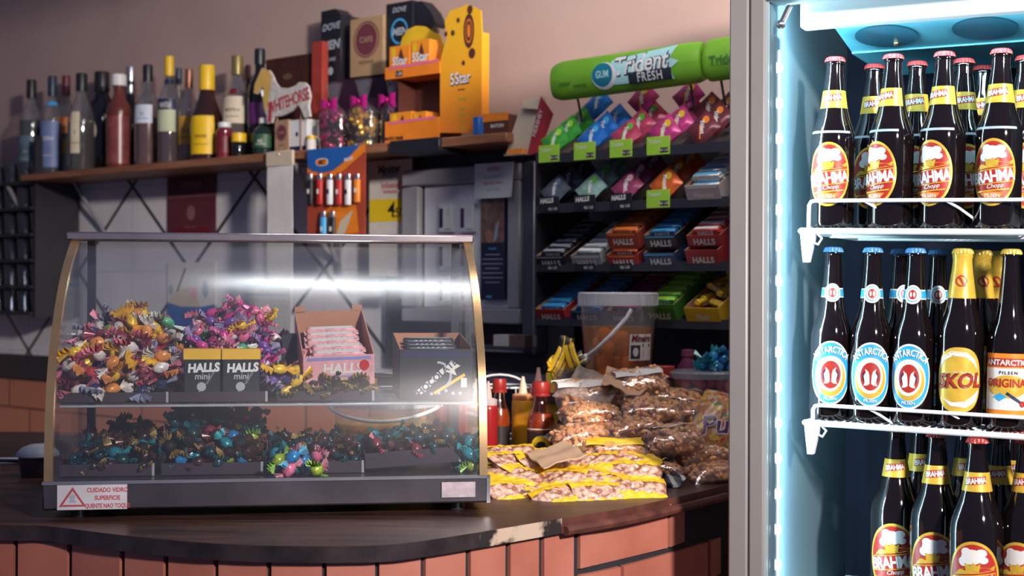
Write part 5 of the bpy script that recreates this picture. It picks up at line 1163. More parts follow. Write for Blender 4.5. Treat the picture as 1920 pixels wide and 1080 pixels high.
slotcarton(3, 3, .052, CGN, GRN, 'green'); sticks_in(3, 3, 'greenst', fm('gnst', (.16, .48, .05)), LIME, 'green', 7, .036)
# white box of roll sweets in slot 5 of tier 2, yellow box in slot 5 of tier 4
x, ww = slotx(4, .5)
opencarton('sweet_carton', 'white open carton of white and blue rolls at right of second tier', x, DF+.002, LZ+tz_[1]+.001, .088, .045, .20, mat('carton_white', (.48, .44, .44), .5), WHITE, ('Mentos', .012))
for l in range(2):
    for j in range(6):
        D = DF+.016+j*.028; rot = (Matrix.Rotation(FW.a+rnd.uniform(-.1, .1), 4, 'Z') @ Matrix.Rotation(math.atan(SL), 4, 'X')).to_euler()
        stick('whitest', fm('whst', (.55, .60, .60)), SKY, FW.w(x, D, LZ+tz_[1]+(D-DF)*SL+.026+l*.02), 'white roll sweet with blue print in white carton of second tier', 'white roll sweets', rot)
opencarton('sweet_carton', 'bright yellow open carton at right of bottom tier', x, DF+.002, LZ+tz_[3]+.001, .088, .045, .20, CYL, YEL, ('7Belo', .010))
for j in range(12):
    D = DF+.02+(j//2)*.027; rot = (rnd.uniform(-.5, .5), rnd.uniform(-.5, .5), rnd.uniform(0, 3))
    o = stick('yellowst', fm('ylst', (.70, .42, .03)), YEL, FW.w(x+(-.02 if j % 2 else .02), D, LZ+tz_[3]+(D-DF)*SL+.034+.004*(j % 3)), 'yellow stick sweet heaped in the yellow carton of bottom tier', 'yellow sticks in yellow carton', rot); o.scale = (.6, .8, .8)

# header roll above the rack
hD = -.02; HR = .0485
hl = FW.lx(1040, hD); hr = FW.lx(1322, hD); he = FW.lx(1460, hD); zc_l = FW.z(1040, 154, hD); zc_r = FW.z(1322, 115, hD)
tl_ = math.atan2(zc_r-zc_l, hr-hl)
def header(name, xa, xb, label, main):
    L_ = xb-xa; za = zc_l+(xa-hl)*math.tan(tl_)
    t = thing('sign_roll', label, 'sign', FW.w(xa, hD, za), 0, rot=(Matrix.Rotation(FW.a, 4, 'Z') @ Matrix.Rotation(-tl_, 4, 'Y')).to_euler())
    m = MB(); n = 28
    def fn(u, v):
        a = v*2*math.pi; rr_ = HR*(1-.16*max(0, 1-u*14)**2-.10*max(0, 1-(1-u)*16)**2)
        return (u*L_, -rr_*math.cos(a)*.55, rr_*math.sin(a))
    m.sheet(fn, 26, n)
    ring = [fn(0, v/n) for v in range(n)]; m.add(ring, [tuple(range(n))]); ring = [fn(1, v/n) for v in range(n)]; m.add(ring, [tuple(reversed(range(n)))])
    m.build('roll_body', [mat('trident_green', (.16, .40, .025), .42, var=.15, scale=8)], t)
    def f(u, v, off):
        s = max(-.98, min(.98, v/HR)); return (u, -(HR*math.sqrt(1-s*s)*.55+.001+off), v)
    m = MB()
    if main:
        tx = L_*.66
        m.art(f, s_poly([(-.115, -.030), (-.095, .028), (.02, .040), (.085, .045), (.070, .015), (.095, .005), (.070, -.012), (.080, -.034)], 2), .0006, 4, tx, 0)
        m.art(f, s_text('Trident', .043, bold=.06, shear=.18, wscale=.82), .0012, 2, tx-.012, .0125, .02); m.art(f, s_text('Trident', .043, bold=.02, shear=.18, wscale=.82), .0020, 0, tx-.013, .0135, .02)
        m.art(f, s_rect(.120, .027, 8, 4), .0020, 1, tx+.014, -.0205, .0); m.art(f, s_text('FRESH', .020, bold=.02, spacing=1.1, wscale=.85), .0028, 0, tx+.014, -.0205)
        m.art(f, s_ell(.036, .032, 24, 4), .0010, 0, L_*.39, -.006); m.art(f, s_ell(.030, .028, 24, 4), .0016, 3, L_*.38, -.003); m.art(f, s_text('GUM', .017, bold=.03, wscale=.7), .0024, 4, L_*.38, -.002); 
        m.art(f, s_text('sabor', .011, bold=.01), .0010, 5, L_*.115, -.012); m.art(f, s_text('menta', .011, bold=.01), .0010, 5, L_*.22, -.020)
    else: m.art(f, s_text('Trident', .020, bold=.03), .001, 5, L_*.35, -.005)
    m.build('sign_print', [WHITE, mat('sign_ink', (.02, .03, .05), .4), NAVY, mat('teal_disc', (.01, .20, .32), .35), mat('ice_blue', (.40, .72, .74), .4), mat('green_print_dark', (.05, .16, .03), .5)], t)
    for u in (.12, .88):
        m = MB(); m.tube([(L_*u, .02, -.035), (L_*u, .04, -.10)], .003, 6); m.build('sign_post', [DARK], t)
header('a', hl, hr-.004, 'green rolled TRIDENT FRESH sign above the candy rack', True)
header('b', hr+.004, he, 'second green roll right of the TRIDENT FRESH sign, mostly behind fridge frame', False)

# leaning open white carton with red side, left of the rack
t = thing('leaning_carton', 'open white and red carton leaning at left end of the rack top', 'carton', FW.at(985, 292, .03), FW.a)
ox3 = FW.lx(985, .03); oz3 = FW.z(985, 292, .03)
def c3(x, y, D=.03): return (FW.lx(x, D)-ox3, FW.z(x, y, D)-oz3)
m = MB(); pn = [c3(*p) for p in [(948, 292), (952, 270), (975, 200), (988, 188), (1022, 182), (1018, 200), (1000, 290)]]
m.prism(pn, 0, .003, 0); pn = [c3(*p) for p in [(1022, 182), (1045, 215), (1020, 285), (1000, 292), (998, 286)]]; m.prism(pn, -.02, -.017, 1)
pn = [c3(*p) for p in [(988, 188), (1022, 182), (1014, 206), (984, 204)]]; m.prism(pn, -.016, .0, 0)
m.box(c3(958, 290)[0], c3(998, 290)[0], -.03, .002, 0, .004, 2); m.box(c3(964, 290)[0], c3(990, 290)[0], -.028, -.01, .004, .016, 3)
m.build('carton_sheet', [CREAM, CRD, KRAFT, ORG], t)
m = MB(); c = c3(1016, 232); m.art(flat(-.0205), s_text('HERSHEY', .012, bold=.02), .0005, 0, *c, 1.2); m.build('red_side_print', [PAPER], t)
# ------------------------------------------------------------------ curved glass display case
CW = FC.lx(919, 0); BZ = 1.097; BT = 1.142; RD = .39
PROF = [(0, 1.142), (.003, 1.20), (.012, 1.26), (.030, 1.32), (.062, 1.375), (.107, 1.43), (.17, 1.483), (.258, 1.532)]
pc = catmull([(a, b, 0) for a, b in PROF], 6)
cs = thing('display_case', 'curved glass countertop display case with brass side trims and steel base', 'display case', FC.w(0, 0, 0), FC.a)
CGL = clearmat('case_glass', tint=(.97, .985, .99), refl=.065, edge=.42, rough=.23, haze=.006, hazecol=(.75, .82, .86), bump=.05, bscale=4)
SGL = clearmat('side_glass', tint=(.95, .97, .98), refl=.05, edge=.35, rough=.06, haze=.0)
BST = mat('case_base_steel', (.13, .12, .14), .30, metal=.75, var=.35, scale=6)
m = MB(); m.box(0, CW, 0, RD, BZ, BT, 0, bev=.003); m.box(.0, CW, -.0022, 0, BT-.0045, BT+.0005, 1); m.box(CW-.005, CW+.001, -.0022, .01, BZ, BT, 1); m.build('steel_base', [BST, SILV], cs)  # silver strips along top and right edge stand in for an edge highlight
for x in (.05, CW-.05):
    for D in (.045, RD-.04): MB().lathe([(.013, CT), (.014, CT+.002), (.012, BZ)], 16, M=TR(x, D, 0)).build('rubber_foot', [BLACK], cs)
m = MB(); m.sheet(lambda u, v: (.014+(CW-.028)*u, pc[int(round(v*(len(pc)-1)))].x+.001, pc[int(round(v*(len(pc)-1)))].y), 4, len(pc)-1, 0, th=.003); m.build('curved_glass', [CGL], cs, ang=60)
for nm, xs in (('l', .003), ('r', CW-.017)):
    m = MB(); n = len(pc)
    vs = []
    for i, p in enumerate(pc):
        t_ = (pc[min(i+1, n-1)]-pc[max(i-1, 0)]).normalized(); nx, nz = -t_.y, t_.x
        a = (p.x+nx*.004, p.y+nz*.004); b_ = (p.x-nx*.006, p.y-nz*.006)
        vs += [(xs, *a), (xs+.013, *a), (xs+.013, *b_), (xs, *b_)]
    fs = []
    for i in range(n-1):
        for j in range(4): fs.append((4*i+j, 4*i+(j+1) % 4, 4*i+4+(j+1) % 4, 4*i+4+j))
    fs += [(3, 2, 1, 0), (4*n-4, 4*n-3, 4*n-2, 4*n-1)]
    m.add(vs, fs); m.build('brass_side_trim', [BRASS], cs, ang=50)
    m = MB(); pg = [(p.x+.004, p.y-.004) for p in pc]+[(RD-.004, 1.532), (RD-.004, BT)]
    m.prism(pg, 0, .004); x = xs+.004; m.v = [(x+y, a, b) for a, y, b in m.v]; m.build('side_glass', [SGL], cs, smooth=False)
m = MB(); m.box(-.004, CW+.0, .246, RD, 1.5335, 1.5445, 0, bev=.002); m.box(-.005, CW+.001, .243, .250, 1.531, 1.546, 1, bev=.003); m.build('top_bar', [BST, mat('bar_chrome', (.50, .45, .47), .22, metal=.9)], cs)
for x in (.012, CW-.026): MB().box(x, x+.014, RD-.016, RD-.002, BT, 1.533).build('rear_post', [mat('post_navy', (.02, .025, .04), .35)], cs)
SHZ = 1.262
m = MB(); m.box(.02, CW-.02, .035, RD-.03, SHZ-.006, SHZ); m.build('glass_shelf', [clearmat('shelf_glass', tint=(.80, .90, .90), refl=.12, edge=.7, rough=.05, haze=.03)], cs, smooth=False)
m = MB(); m.box(.02, CW-.02, .031, .0345, SHZ-.0062, SHZ-.002, bev=.001); m.box(.02, CW-.02, RD-.03, RD-.02, SHZ-.009, SHZ+.003, bev=.001); m.box(.02, CW-.02, RD-.03, RD-.02, SHZ+.020, SHZ+.028, bev=.001); m.build('shelf_rail', [mat('rail_bright', (.75, .80, .84), .2, metal=.6)], cs)
# stickers on the base
x0_ = FC.lx(109, 0); x1_ = FC.lx(240, 0); zc_ = (BZ+BT)/2
m = MB(); w = x1_-x0_; cx = (x0_+x1_)/2; f = flat(-.0023)
m.box(x0_, x1_, -.0035, -.0023, BZ+.001, BT-.005, 0); f = flat(-.0035)
m.art(f, s_poly([(-.021, -.0145), (.021, -.0145), (0, .0165)]), .0004, 1, x0_+.0235, zc_-.002); m.art(f, s_poly([(-.015, -.0115), (.015, -.0115), (0, .0105)]), .0008, 0, x0_+.0235, zc_-.002)
m.art(f, s_poly([(-.006, -.008), (.006, -.008), (.003, -.002), (.005, .002), (0, .006), (-.005, .002), (-.003, -.002)]), .0012, 2, x0_+.0235, zc_-.002)
for i, s_ in enumerate(('CUIDADO VIDRO', 'SUPERFICIE', 'QUENTE NAO TOQUE')): m.art(f, s_text(s_, .0068, bold=.03, wscale=.82 if i != 2 else .70), .0004, 1, x0_+.077, BT-.013-i*.0125)
m.build('warning_sticker', [mat('sticker_white', (.55, .55, .60), .5), mat('sticker_red', (.45, .06, .08), .5), GREYL], cs)
m = MB(); m.box(FC.lx(829, 0), FC.lx(892, 0), -.0032, -.0023, BZ+.010, BT-.010); m.build('worn_sticker', [mat('worn_paper', (.42, .36, .40), .6, var=.2, scale=60)], cs)

# trays
TRM = mat('tray_smoke', (.055, .042, .055), .25, var=.15)
def tray(px0, px1, z, Df, dep, label, rot=None, hf=.0165, grp='smoky plastic candy trays in the display case'):
    xa, xb = FC.lx(px0, Df), FC.lx(px1, Df); w = xb-xa
    t = thing('candy_tray', label, 'tray', FC.w(xa, Df, z), FC.a, grp)
    if rot: t.rotation_euler = (0, rot, FC.a)
    m = MB(); m.box(0, w, 0, .002, 0, hf, bev=.0006); m.box(0, w, dep-.002, dep, 0, hf+.012); m.box(0, .002, .002, dep-.002, 0, hf); m.box(w-.002, w, .002, dep-.002, 0, hf); m.box(.002, w-.002, .002, dep-.002, 0, .002)
    m.build('tray_body', [TRM], t); MB().box(w-.0035, w+.0005, -.0006, .002, 0, hf+.0005).build('clear_corner', [mat('corner_pale', (.35, .36, .40), .2)], t)
    return xa, xb
U = SHZ+.0005; Lz = BT+.001
tA = tray(108, 316, U, .048, .20, 'smoky tray heaped with bright wrapped candies at upper left of case')
tB = tray(318, 502, U, .048, .22, 'smoky tray behind and under the two HALLS mini boxes')
tC = tray(521, 702, U, .048, .22, 'smoky tray with the pink strawberry carton resting on dark candies')
tD = tray(112, 290, Lz, .05, .20, 'lower left smoky tray in the display case', hf=.02)
tE = tray(303, 494, Lz, .05, .20, 'lower smoky tray, second from left, holding teal and dark candies', hf=.02)
tF = tray(497, 683, Lz, .05, .20, 'lower smoky tray, third from left, low dark candies', hf=.02)
tG = tray(686, 866, Lz+.006, .045, .20, 'tilted smoky tray at lower right of the display case', rot=-.065, hf=.026)

# wrapped candies
CM = {}
def cmat(n, c, m_=.0): return mat('candy_'+n, c, .3, metal=m_, var=.3, scale=120, coat=.3)
PAL = {'orange and white': ((.74, .28, .06), (.70, .66, .60)), 'yellow': ((.82, .50, .03), (.80, .45, .03)), 'white and pink': ((.74, .68, .66), (.65, .20, .28)), 'red': ((.55, .05, .05), (.72, .30, .08)), 'wine': ((.22, .03, .06), (.45, .08, .12)),
 'pink': ((.78, .18, .32), (.80, .36, .44)), 'magenta': ((.60, .05, .25), (.66, .14, .38)), 'violet': ((.16, .07, .32), (.35, .30, .52)), 'green and white': ((.10, .40, .20), (.62, .70, .62)), 'navy': ((.03, .04, .12), (.28, .30, .42)),
 'black and gold': ((.02, .016, .015), (.30, .20, .06)), 'teal': ((.01, .22, .28), (.02, .32, .36)), 'dark teal': ((.008, .05, .065), (.01, .12, .15)), 'dark brown': ((.05, .018, .018), (.10, .035, .03)), 'lime': ((.30, .42, .05), (.26, .50, .08)), 'bright blue': ((.02, .20, .48), (.10, .42, .62))}
def candy_mesh(nm, kind='wrapped_candy'):
    b_, t_ = PAL[nm]; m = MB(); m.ell((0, 0, 0), (.0108, .0078, .0072) if kind == 'wrapped_candy' else (.0112, .0100, .0090), 12, 8, 0, wob=.10)
    for s in (-1, 1):
        n = 11; vs = [(s*.0085, 0, 0)]
        for i in range(n):
            a = (i/(n-1)-.5)*1.9; rr = (.0185 if kind == 'wrapped_candy' else .0135)+.002*(i % 2); vs.append((s*(.0080+rr*math.cos(a)), rr*math.sin(a), .0036*(1 if i % 2 else -1)+.003*math.sin(a*2)))
        m.add(vs, [(0, i, i+1) if s > 0 else (0, i+1, i) for i in range(1, n)], 1)
        vs2 = [(x, y, z-.0007) for x, y, z in vs]; m.add(vs2, [(0, i+1, i) if s > 0 else (0, i, i+1) for i in range(1, n)], 1)
    return m.build(kind, [cmat(nm.replace(' ', '_'), b_, .1), cmat(nm.replace(' ', '_')+'_tail', t_, .1)])
NC = [0]
def heap(xa, xb, Da, Db, z, hfun, n, pal, where, sc=1.0, seed=1, kind='wrapped_candy'):
    r_ = random.Random(seed); pts = []; rr = .0098*sc
    names = [p for p, k in pal for _ in range(k)]
    for i in range(n):
        best = None
        for q in range(7):
            x = r_.uniform(xa+.012, xb-.012); D = Da+(Db-Da)*r_.random()**1.1
            zz_ = z+hfun((x-xa)/(xb-xa), (D-Da)/(Db-Da))+rr
            for (a, b, c) in pts:
                e = (a-x)**2+(b-D)**2
                if e < (2*rr)**2: zz_ = max(zz_, c+math.sqrt((2*rr)**2-e))
            ov = zz_-(z+hfun((x-xa)/(xb-xa), (D-Da)/(Db-Da))+rr)
            if best is None or ov < best[0]: best = (ov, x, D, zz_)
        ov, x, D, zz_ = best; pts.append((x, D, zz_)); nm = r_.choice(names)
        ky = (nm, kind)
        if ky not in CM: CM[ky] = candy_mesh(nm, kind); o = CM[ky]
        else: o = CM[ky].copy(); COL.objects.link(o)
        o.location = FC.w(x, D, zz_); o.scale = (sc,)*3; o.rotation_euler = (r_.uniform(-.9, .9), r_.uniform(-.8, .8), r_.uniform(0, 6.28))
        tag(o, '%s %s in %s' % (nm, kind.replace('_', ' '), where), 'candy', '%s candies in %s' % (nm, where)); NC[0] += 1
def mound(name, label, xa, xb, Da, Db, z, hfun, mt):
    t = MB(); t.sheet(lambda u, v: (xa+(xb-xa)*u, Da+(Db-Da)*v, z+max(.001, hfun(u, v)-.003+.003*math.sin(u*31+v*13)*math.sin(v*27))), 24, 16)
    K = 17; nv = len(t.v); t.add([(p[0], p[1], z) for p in t.v], [])
    rim = [i*K for i in range(25)]+[24*K+j for j in range(1, K)]+[i*K+16 for i in range(23, -1, -1)]+[j for j in range(15, 0, -1)]
    for q in range(len(rim)): a, b = rim[q], rim[(q+1) % len(rim)]; t.f.append((a, a+nv, b+nv, b)); t.m.append(0)
    o = t.build(name, [mt]); o.location = FC.w(0, 0, 0); o.rotation_euler = (0, 0, FC.a); tag(o, label, 'bag'); return o
BAGM = mat('black_bag_film', (.012, .012, .018), .25, var=.3, coat=.3)
def g(u, c, s): return math.exp(-((u-c)/s)**2)
hA = lambda u, v: .004+.080*min(1, v*1.5)*(.42+.58*g(u, .62, .42))*(1-.25*g(u, 1.0, .14))
hB = lambda u, v: .004+.104*min(1, v*1.3)*(.60+.40*g(u, .58, .40))
hC = lambda u, v: .006+.016*v+.055*v*g(u, .03, .15)
mound('candy_bag', 'black plastic bag under the bright candies at upper left', tA[0]+.003, tA[1]-.003, .052, .240, U+.003, hA, BAGM)
mound('candy_bag', 'black plastic bag under the pink and violet candies', tB[0]+.003, tB[1]+.012, .088, .260, U+.003, hB, BAGM)
PA = [('orange and white', 5), ('yellow', 5), ('white and pink', 5), ('red', 3), ('green and white', 1), ('navy', 2), ('wine', 2)]
heap(tA[0], tA[1], .054, .235, U+.003, hA, 104, PA, 'the heap at upper left of the display case', 1.25, 3)
heap(tB[0]-.008, tB[1]+.02, .092, .255, U+.003, hB, 96, [('pink', 5), ('magenta', 5), ('violet', 4), ('white and pink', 2), ('green and white', 1), ('yellow', 1), ('navy', 1)], 'the heap behind the HALLS mini boxes', 1.05, 5)
heap(tC[0], tC[1], .052, .13, U+.003, lambda u, v: .004, 46, [('black and gold', 9), ('navy', 2), ('dark brown', 2)], 'the tray under the strawberry carton', .95, 8)
heap(tB[1]-.004, tC[0]+.045, .055, .12, U+.018, lambda u, v: .004, 10, [('yellow', 4), ('pink', 2), ('violet', 2), ('black and gold', 2)], 'the gap left of the strawberry carton', 1.15, 9)
hD = lambda u, v: .002+.046*v*(.25+.75*u); hE = lambda u, v: .006+.058*min(1, v*1.2)*(1-.40*u); hF = lambda u, v: .004+.028*v*(1-.2*u)
mound('candy_bag', 'dark bag under the low candies at lower left of case', tD[0]+.003, tD[1]-.003, .055, .245, Lz+.003, hD, BAGM)
mound('candy_bag', 'dark bag under the teal candies at lower middle of case', tE[0]+.003, tE[1]-.003, .055, .245, Lz+.003, hE, BAGM)
mound('candy_bag', 'dark bag under the flat row of dark candies', tF[0]+.003, tF[1]-.003, .055, .245, Lz+.003, hF, BAGM)
PD = [('dark teal', 9), ('dark brown', 7), ('teal', 2), ('black and gold', 5)]
heap(tD[0], tD[1], .055, .24, Lz+.003, hD, 62, PD+[('red', 1), ('wine', 2)], 'the lower left tray of the display case', 1.05, 11, kind='foil_toffee')
heap(tE[0], tE[1], .055, .24, Lz+.003, hE, 102, PD+[('bright blue', 1), ('lime', 1), ('wine', 1)], 'the lower middle tray of the display case', 1.05, 12, kind='foil_toffee')
heap(tF[0], tF[1], .055, .20, Lz+.003, hF, 58, PD+[('dark brown', 3)], 'the lower tray right of the middle', .95, 13, kind='foil_toffee')
heap(tG[0]+.004, tG[1]-.004, .055, .19, Lz+.019, lambda u, v: .004+.012*u+.006*v, 50, PD+[('wine', 2)], 'the tilted tray at lower right', .95, 14, kind='foil_toffee')
heap(FC.lx(498, .02), FC.lx(612, .02), .008, .045, Lz, lambda u, v: 0, 11, [('teal', 2), ('lime', 1), ('bright blue', 3), ('pink', 1)], 'front of the lower trays, loose on the case floor', 1.15, 15, kind='foil_toffee')
heap(FC.lx(864, .05), FC.lx(897, .05), .03, .13, Lz, lambda u, v: .0, 12, [('teal', 2), ('dark teal', 3), ('lime', 1)], 'the lower right corner of the case', 1.1, 16, kind='foil_toffee')
print('candies', NC)

# boxes inside the case
def hm(a, w, h):
    f = flat(0); a.box(-w/2-.0004, w/2+.0004, -.0012, .032, h*.80, h+.0006, 1); a.art(f, s_text('HALLS', .0135, bold=.05, shear=.12, wscale=.93), .0012, 0, .002, h*.64, .04); a.art(f, s_text('mini', .010, bold=.02, shear=.1), .0012, 2, .0, h*.47)
    a.art(f, s_ell(.0075, .0075, 16, 2), .0012, 2, -.001, h*.26); a.art(f, s_poly([(-.028, -.0005), (-.004, .012), (-.001, .009), (-.027, -.003)]), .0010, 2, 0, h*.03); a.art(f, s_poly([(.004, .0), (.009, .001), (.024, .026), (.021, .027)]), .0010, 3, 0, h*.3)
    return 'box_print', [WHITE, mat('mini_yellow', (.78, .46, .03), .45), mat('print_silver', (.42, .43, .46), .4), mat('print_shadow', (.15, .16, .18), .4)]
fitbox('sweets_box', 'left of two black HALLS mini boxes with yellow top band', 'box', FC, 345, 414, 655, 733, .054, .030, [CBL], zbot=U+.003, art=hm)
fitbox('sweets_box', 'right of two black HALLS mini boxes with yellow top band', 'box', FC, 417, 488, 655, 733, .054, .030, [CBL], zbot=U+.003, art=hm)
fitbox('sweets_box', 'small black carton left behind the strawberry carton', 'box', FC, 528, 566, 626, 700, .16, .04, [BLACK], zbot=U+.003)
PKM = mat('strawberry_pink', (.72, .36, .40), .4, var=.15, scale=50)
def exs(m, f):
    m.art(f, s_ell(.0085, .0095, 16, 2), .0012, 3, .042, .034); m.art(f, s_rect(.05, .003), .0010, 1, 0, .016)
sx = (FC.lx(570, .075)+FC.lx(702, .075))/2
CI = mat('carton_inside', (.45, .22, .13), .8, var=.08)
sc_ = opencarton('strawberry_carton', 'open pink strawberry carton with brown inside, resting on dark candies', sx, .072, U+.024, .118, .052, .155, PKM, mat('strawb_blue', (.25, .28, .55), .4), ('HALLS', .0165, .006, .030), hb=.088, frame=FC, rz=.10, group=None, extra=exs, inner=CI)
sc_.rotation_euler = (Matrix.Rotation(FC.a+.10, 4, 'Z') @ Matrix.Rotation(R(14), 4, 'X') @ Matrix.Rotation(R(-2), 4, 'Y')).to_euler()
for s in (-1, 1): MB().box(s*.050-.009, s*.050+.009, .1535, .1548, .086, .097).build('back_flap', [CI], sc_)
bm_ = Matrix.Translation(FC.w(sx, .072, U+.024)) @ sc_.rotation_euler.to_matrix().to_4x4()
for j in range(5):
    for l in range(2):
        p = bm_ @ Vector((rnd.uniform(-.004, .004)-.0, .016+j*.026, .018+l*.019+j*.003))
        stick('pinkst', mat('pink_stripe', (.72, .40, .42), .35, var=.35, scale=70), WHITE, p, 'pale pink sweet stick packed in the open strawberry carton', 'pale pink sticks in the strawberry carton', sc_.rotation_euler).scale = (1.2, 1, 1)
bx = (FC.lx(752, .05)+FC.lx(884, .05))/2
def exb(m, f):
    m.art(f, s_rect(.070, .010), .0008, 0, -.004, .034, .72); m.art(f, s_text('CHOCOLATE', .011, bold=.03), .0014, 1, -.004, .034, .72); m.art(f, s_rect(.06, .005), .0010, 2, .022, .026, .55); m.art(f, s_ring(.020, .024, 1, 20, -.9, 1.6), .0012, 4, .002, .040)
    m.art(f, s_poly([(.012, .048), (.024, .066), (.040, .056), (.030, .050), (.034, .040)]), .0014, 0); m.art(f, s_rect(.010, .016), .0012, 0, .046, .028)
    for q in range(7): m.art(f, s_rect(.005, .005), .0012, 4, -.032+q*.012, .012+.003*math.sin(q*2), .3)
bc = opencarton('black_carton', 'black open carton with silver lettering at right of the upper case shelf', bx, .045, U+.001, .122, .084, .20, CBL, NAVY, None, hb=.105, slope=False, frame=FC, group=None, extra=exb, inner=CI)
for j in range(5):
    p = Vector(FC.w(bx-.004, .062+j*.027, U+.062+j*.005)); stick('blackst', None, None, p, 'black and silver sweet stick lying in the black carton of the case', 'black sticks in the black carton', (0, 0, FC.a+.04)).scale = (1.25, 1, 1)
for i in range(2):
    p = Vector(FC.w(bx-.004, .070+i*.05, U+.040)); stick('blackst', None, None, p, 'black and silver sweet stick lying in the black carton of the case', 'black sticks in the black carton', (0, 0, FC.a)).scale = (1.25, 1, 1)

# ------------------------------------------------------------------ sauces
def P(px, d, z=CT): return ((px-960)/F*d, d, z)
def squeeze(px, d, H, w, body, cap, noz, label, name='squeeze_bottle'):
    r = w/2*d/F; t = thing(name, label, 'sauce bottle', P(px, d), 0, 'squeeze bottles behind the case')
    MB().lathe([(.0005, .002), (r*.9, 0), (r, .004), (r, H*.66), (r*.96, H*.70), (r*.8, H*.72)], 28).build('bottle_body', [body], t)
    MB().lathe([(r*.92, H*.705), (r*.94, H*.71), (r*.94, H*.775), (r*.6, H*.79), (.0005, H*.79)], 28).build('cap', [cap], t)
    MB().lathe([(r*.42, H*.785), (r*.34, H*.86), (r*.16, H*.98), (r*.14, H), (.0005, H)], 18).build('nozzle', [noz], t)
    return t
KET = mat('ketchup_red', (.38, .018, .022), .25, var=.1, coat=.4); KETD = mat('ketchup_dark', (.14, .012, .015), .3, var=.1); MUS = mat('mustard_yellow', (.72, .34, .02), .28, var=.08, coat=.3); NOZ = mat('nozzle_cream', (.72, .62, .42), .4); PNOZ = mat('nozzle_pink', (.70, .42, .38), .4)
squeeze(916, 3.02, .172, 36, KET, mat('cap_pale', (.62, .52, .50), .4), PNOZ, 'red ketchup squeeze bottle with pale cap, touching the case right edge')
squeeze(981, 3.12, .176, 42, MUS, mat('cap_orange', (.80, .34, .14), .4), NOZ, 'mustard squeeze bottle with orange cap between two pepper sauces')
squeeze(1010, 3.22, .19, 40, KETD, PNOZ, PNOZ, 'squeeze bottle with pink nozzle standing behind the front pepper sauce')
squeeze(797, 3.15, .17, 40, MUS, YEL, NOZ, 'mustard squeeze bottle seen through the case, beside the low bucket')
squeeze(826, 3.10, .17, 34, KETD, KETD, PNOZ, 'dark red squeeze bottle seen through the case')
squeeze(862, 3.08, .172, 40, KET, KETD, PNOZ, 'bright red squeeze bottle seen through the case')
squeeze(893, 3.14, .17, 26, MUS, ORG, NOZ, 'narrow amber squeeze bottle behind the case right trim')
def pepper(px, d, H, w, label, yl=True):
    r = w/2*d/F; t = thing('pepper_sauce', label, 'sauce bottle', P(px, d), 0, 'pepper sauce bottles')
    m = MB(); pr = [(.0005, .002), (r*.9, 0), (r, .004), (r, H*.50), (r*.96, H*.56), (r*.60, H*.70), (r*.48, H*.80), (r*.46, H*.86)]
    m.lathe(pr, 28).build('glass_body', [clearmat('sauce_glass', tint=(.95, .85, .78), refl=.08, edge=.7, rough=.04)], t)
    q = [(max(a-.0022, .0004), b+.001) for a, b in pr if b < H*.60]; q += [(r*.80, H*.62), (.0005, H*.622)]
    MB().lathe(q, 24).build('sauce', [mat('sauce_orange', (.42, .07, .015), .3, var=.2)], t)
    m = MB(); m.lathe([(r*.62, H*.83), (r*.66, H*.84), (r*.66, H*.97), (r*.60, H), (.0005, H)], 26); m.lathe([(r*.70, H*.83), (r*.71, H*.845), (r*.70, H*.86)], 26, cap=False); m.build('screw_cap', [mat('cap_red', (.36, .025, .02), .35)], t)
    m = MB()
    def fn(u, v, off): rr = r+.0006+off; return (rr*math.sin(u/rr), -rr*math.cos(u/rr), v)
    m.art(fn, s_rect(r*2.6, H*.34, 20, 2), .0002, 0, 0, H*.24)
    if yl: m.art(fn, s_ring(r*.35, r*.75, 1, 24, 0, 3.14), .0008, 1, 0, H*.24); m.art(fn, s_rect(r*2.6, .0025, 20, 1), .0008, 2, 0, H*.44); m.art(fn, s_text('PIMENTA', .008, bold=.03), .0010, 1, 0, H*.19)
    m.build('label', [mat('label_dark', (.03, .02, .02), .4), YEL, PAPER], t)
pepper(937, 3.10, .172, 40, 'pepper sauce bottle with red cap beside the case, farther one', False)
pepper(1015, 2.98, .174, 52, 'pepper sauce bottle with red cap and yellow arc label, nearer one')
# wire basket holding the sauces
wb_ = thing('wire_basket', 'white wire basket around the sauce bottles', 'basket', P(938, 3.26), 0)
m = MB()
for zz_ in (.03, .145): m.tube([(.095*math.cos(a), .06*math.sin(a), zz_) for a in [i*math.pi/16 for i in range(32)]], .0025, 6, closed=True)
m.build('rim_wire', [WIRE], wb_); m = MB()
for i in range(16): a = i*math.pi/8; m.tube([(.095*math.cos(a), .06*math.sin(a), .145), (.09*math.cos(a), .055*math.sin(a), .003)], .0014, 5)
m.tube([(.06*math.cos(a), -.060, .145+.030*math.sin(a)) for a in [i*math.pi/10 for i in range(11)]], .0025, 6); m.build('side_wire', [WIRE], wb_)

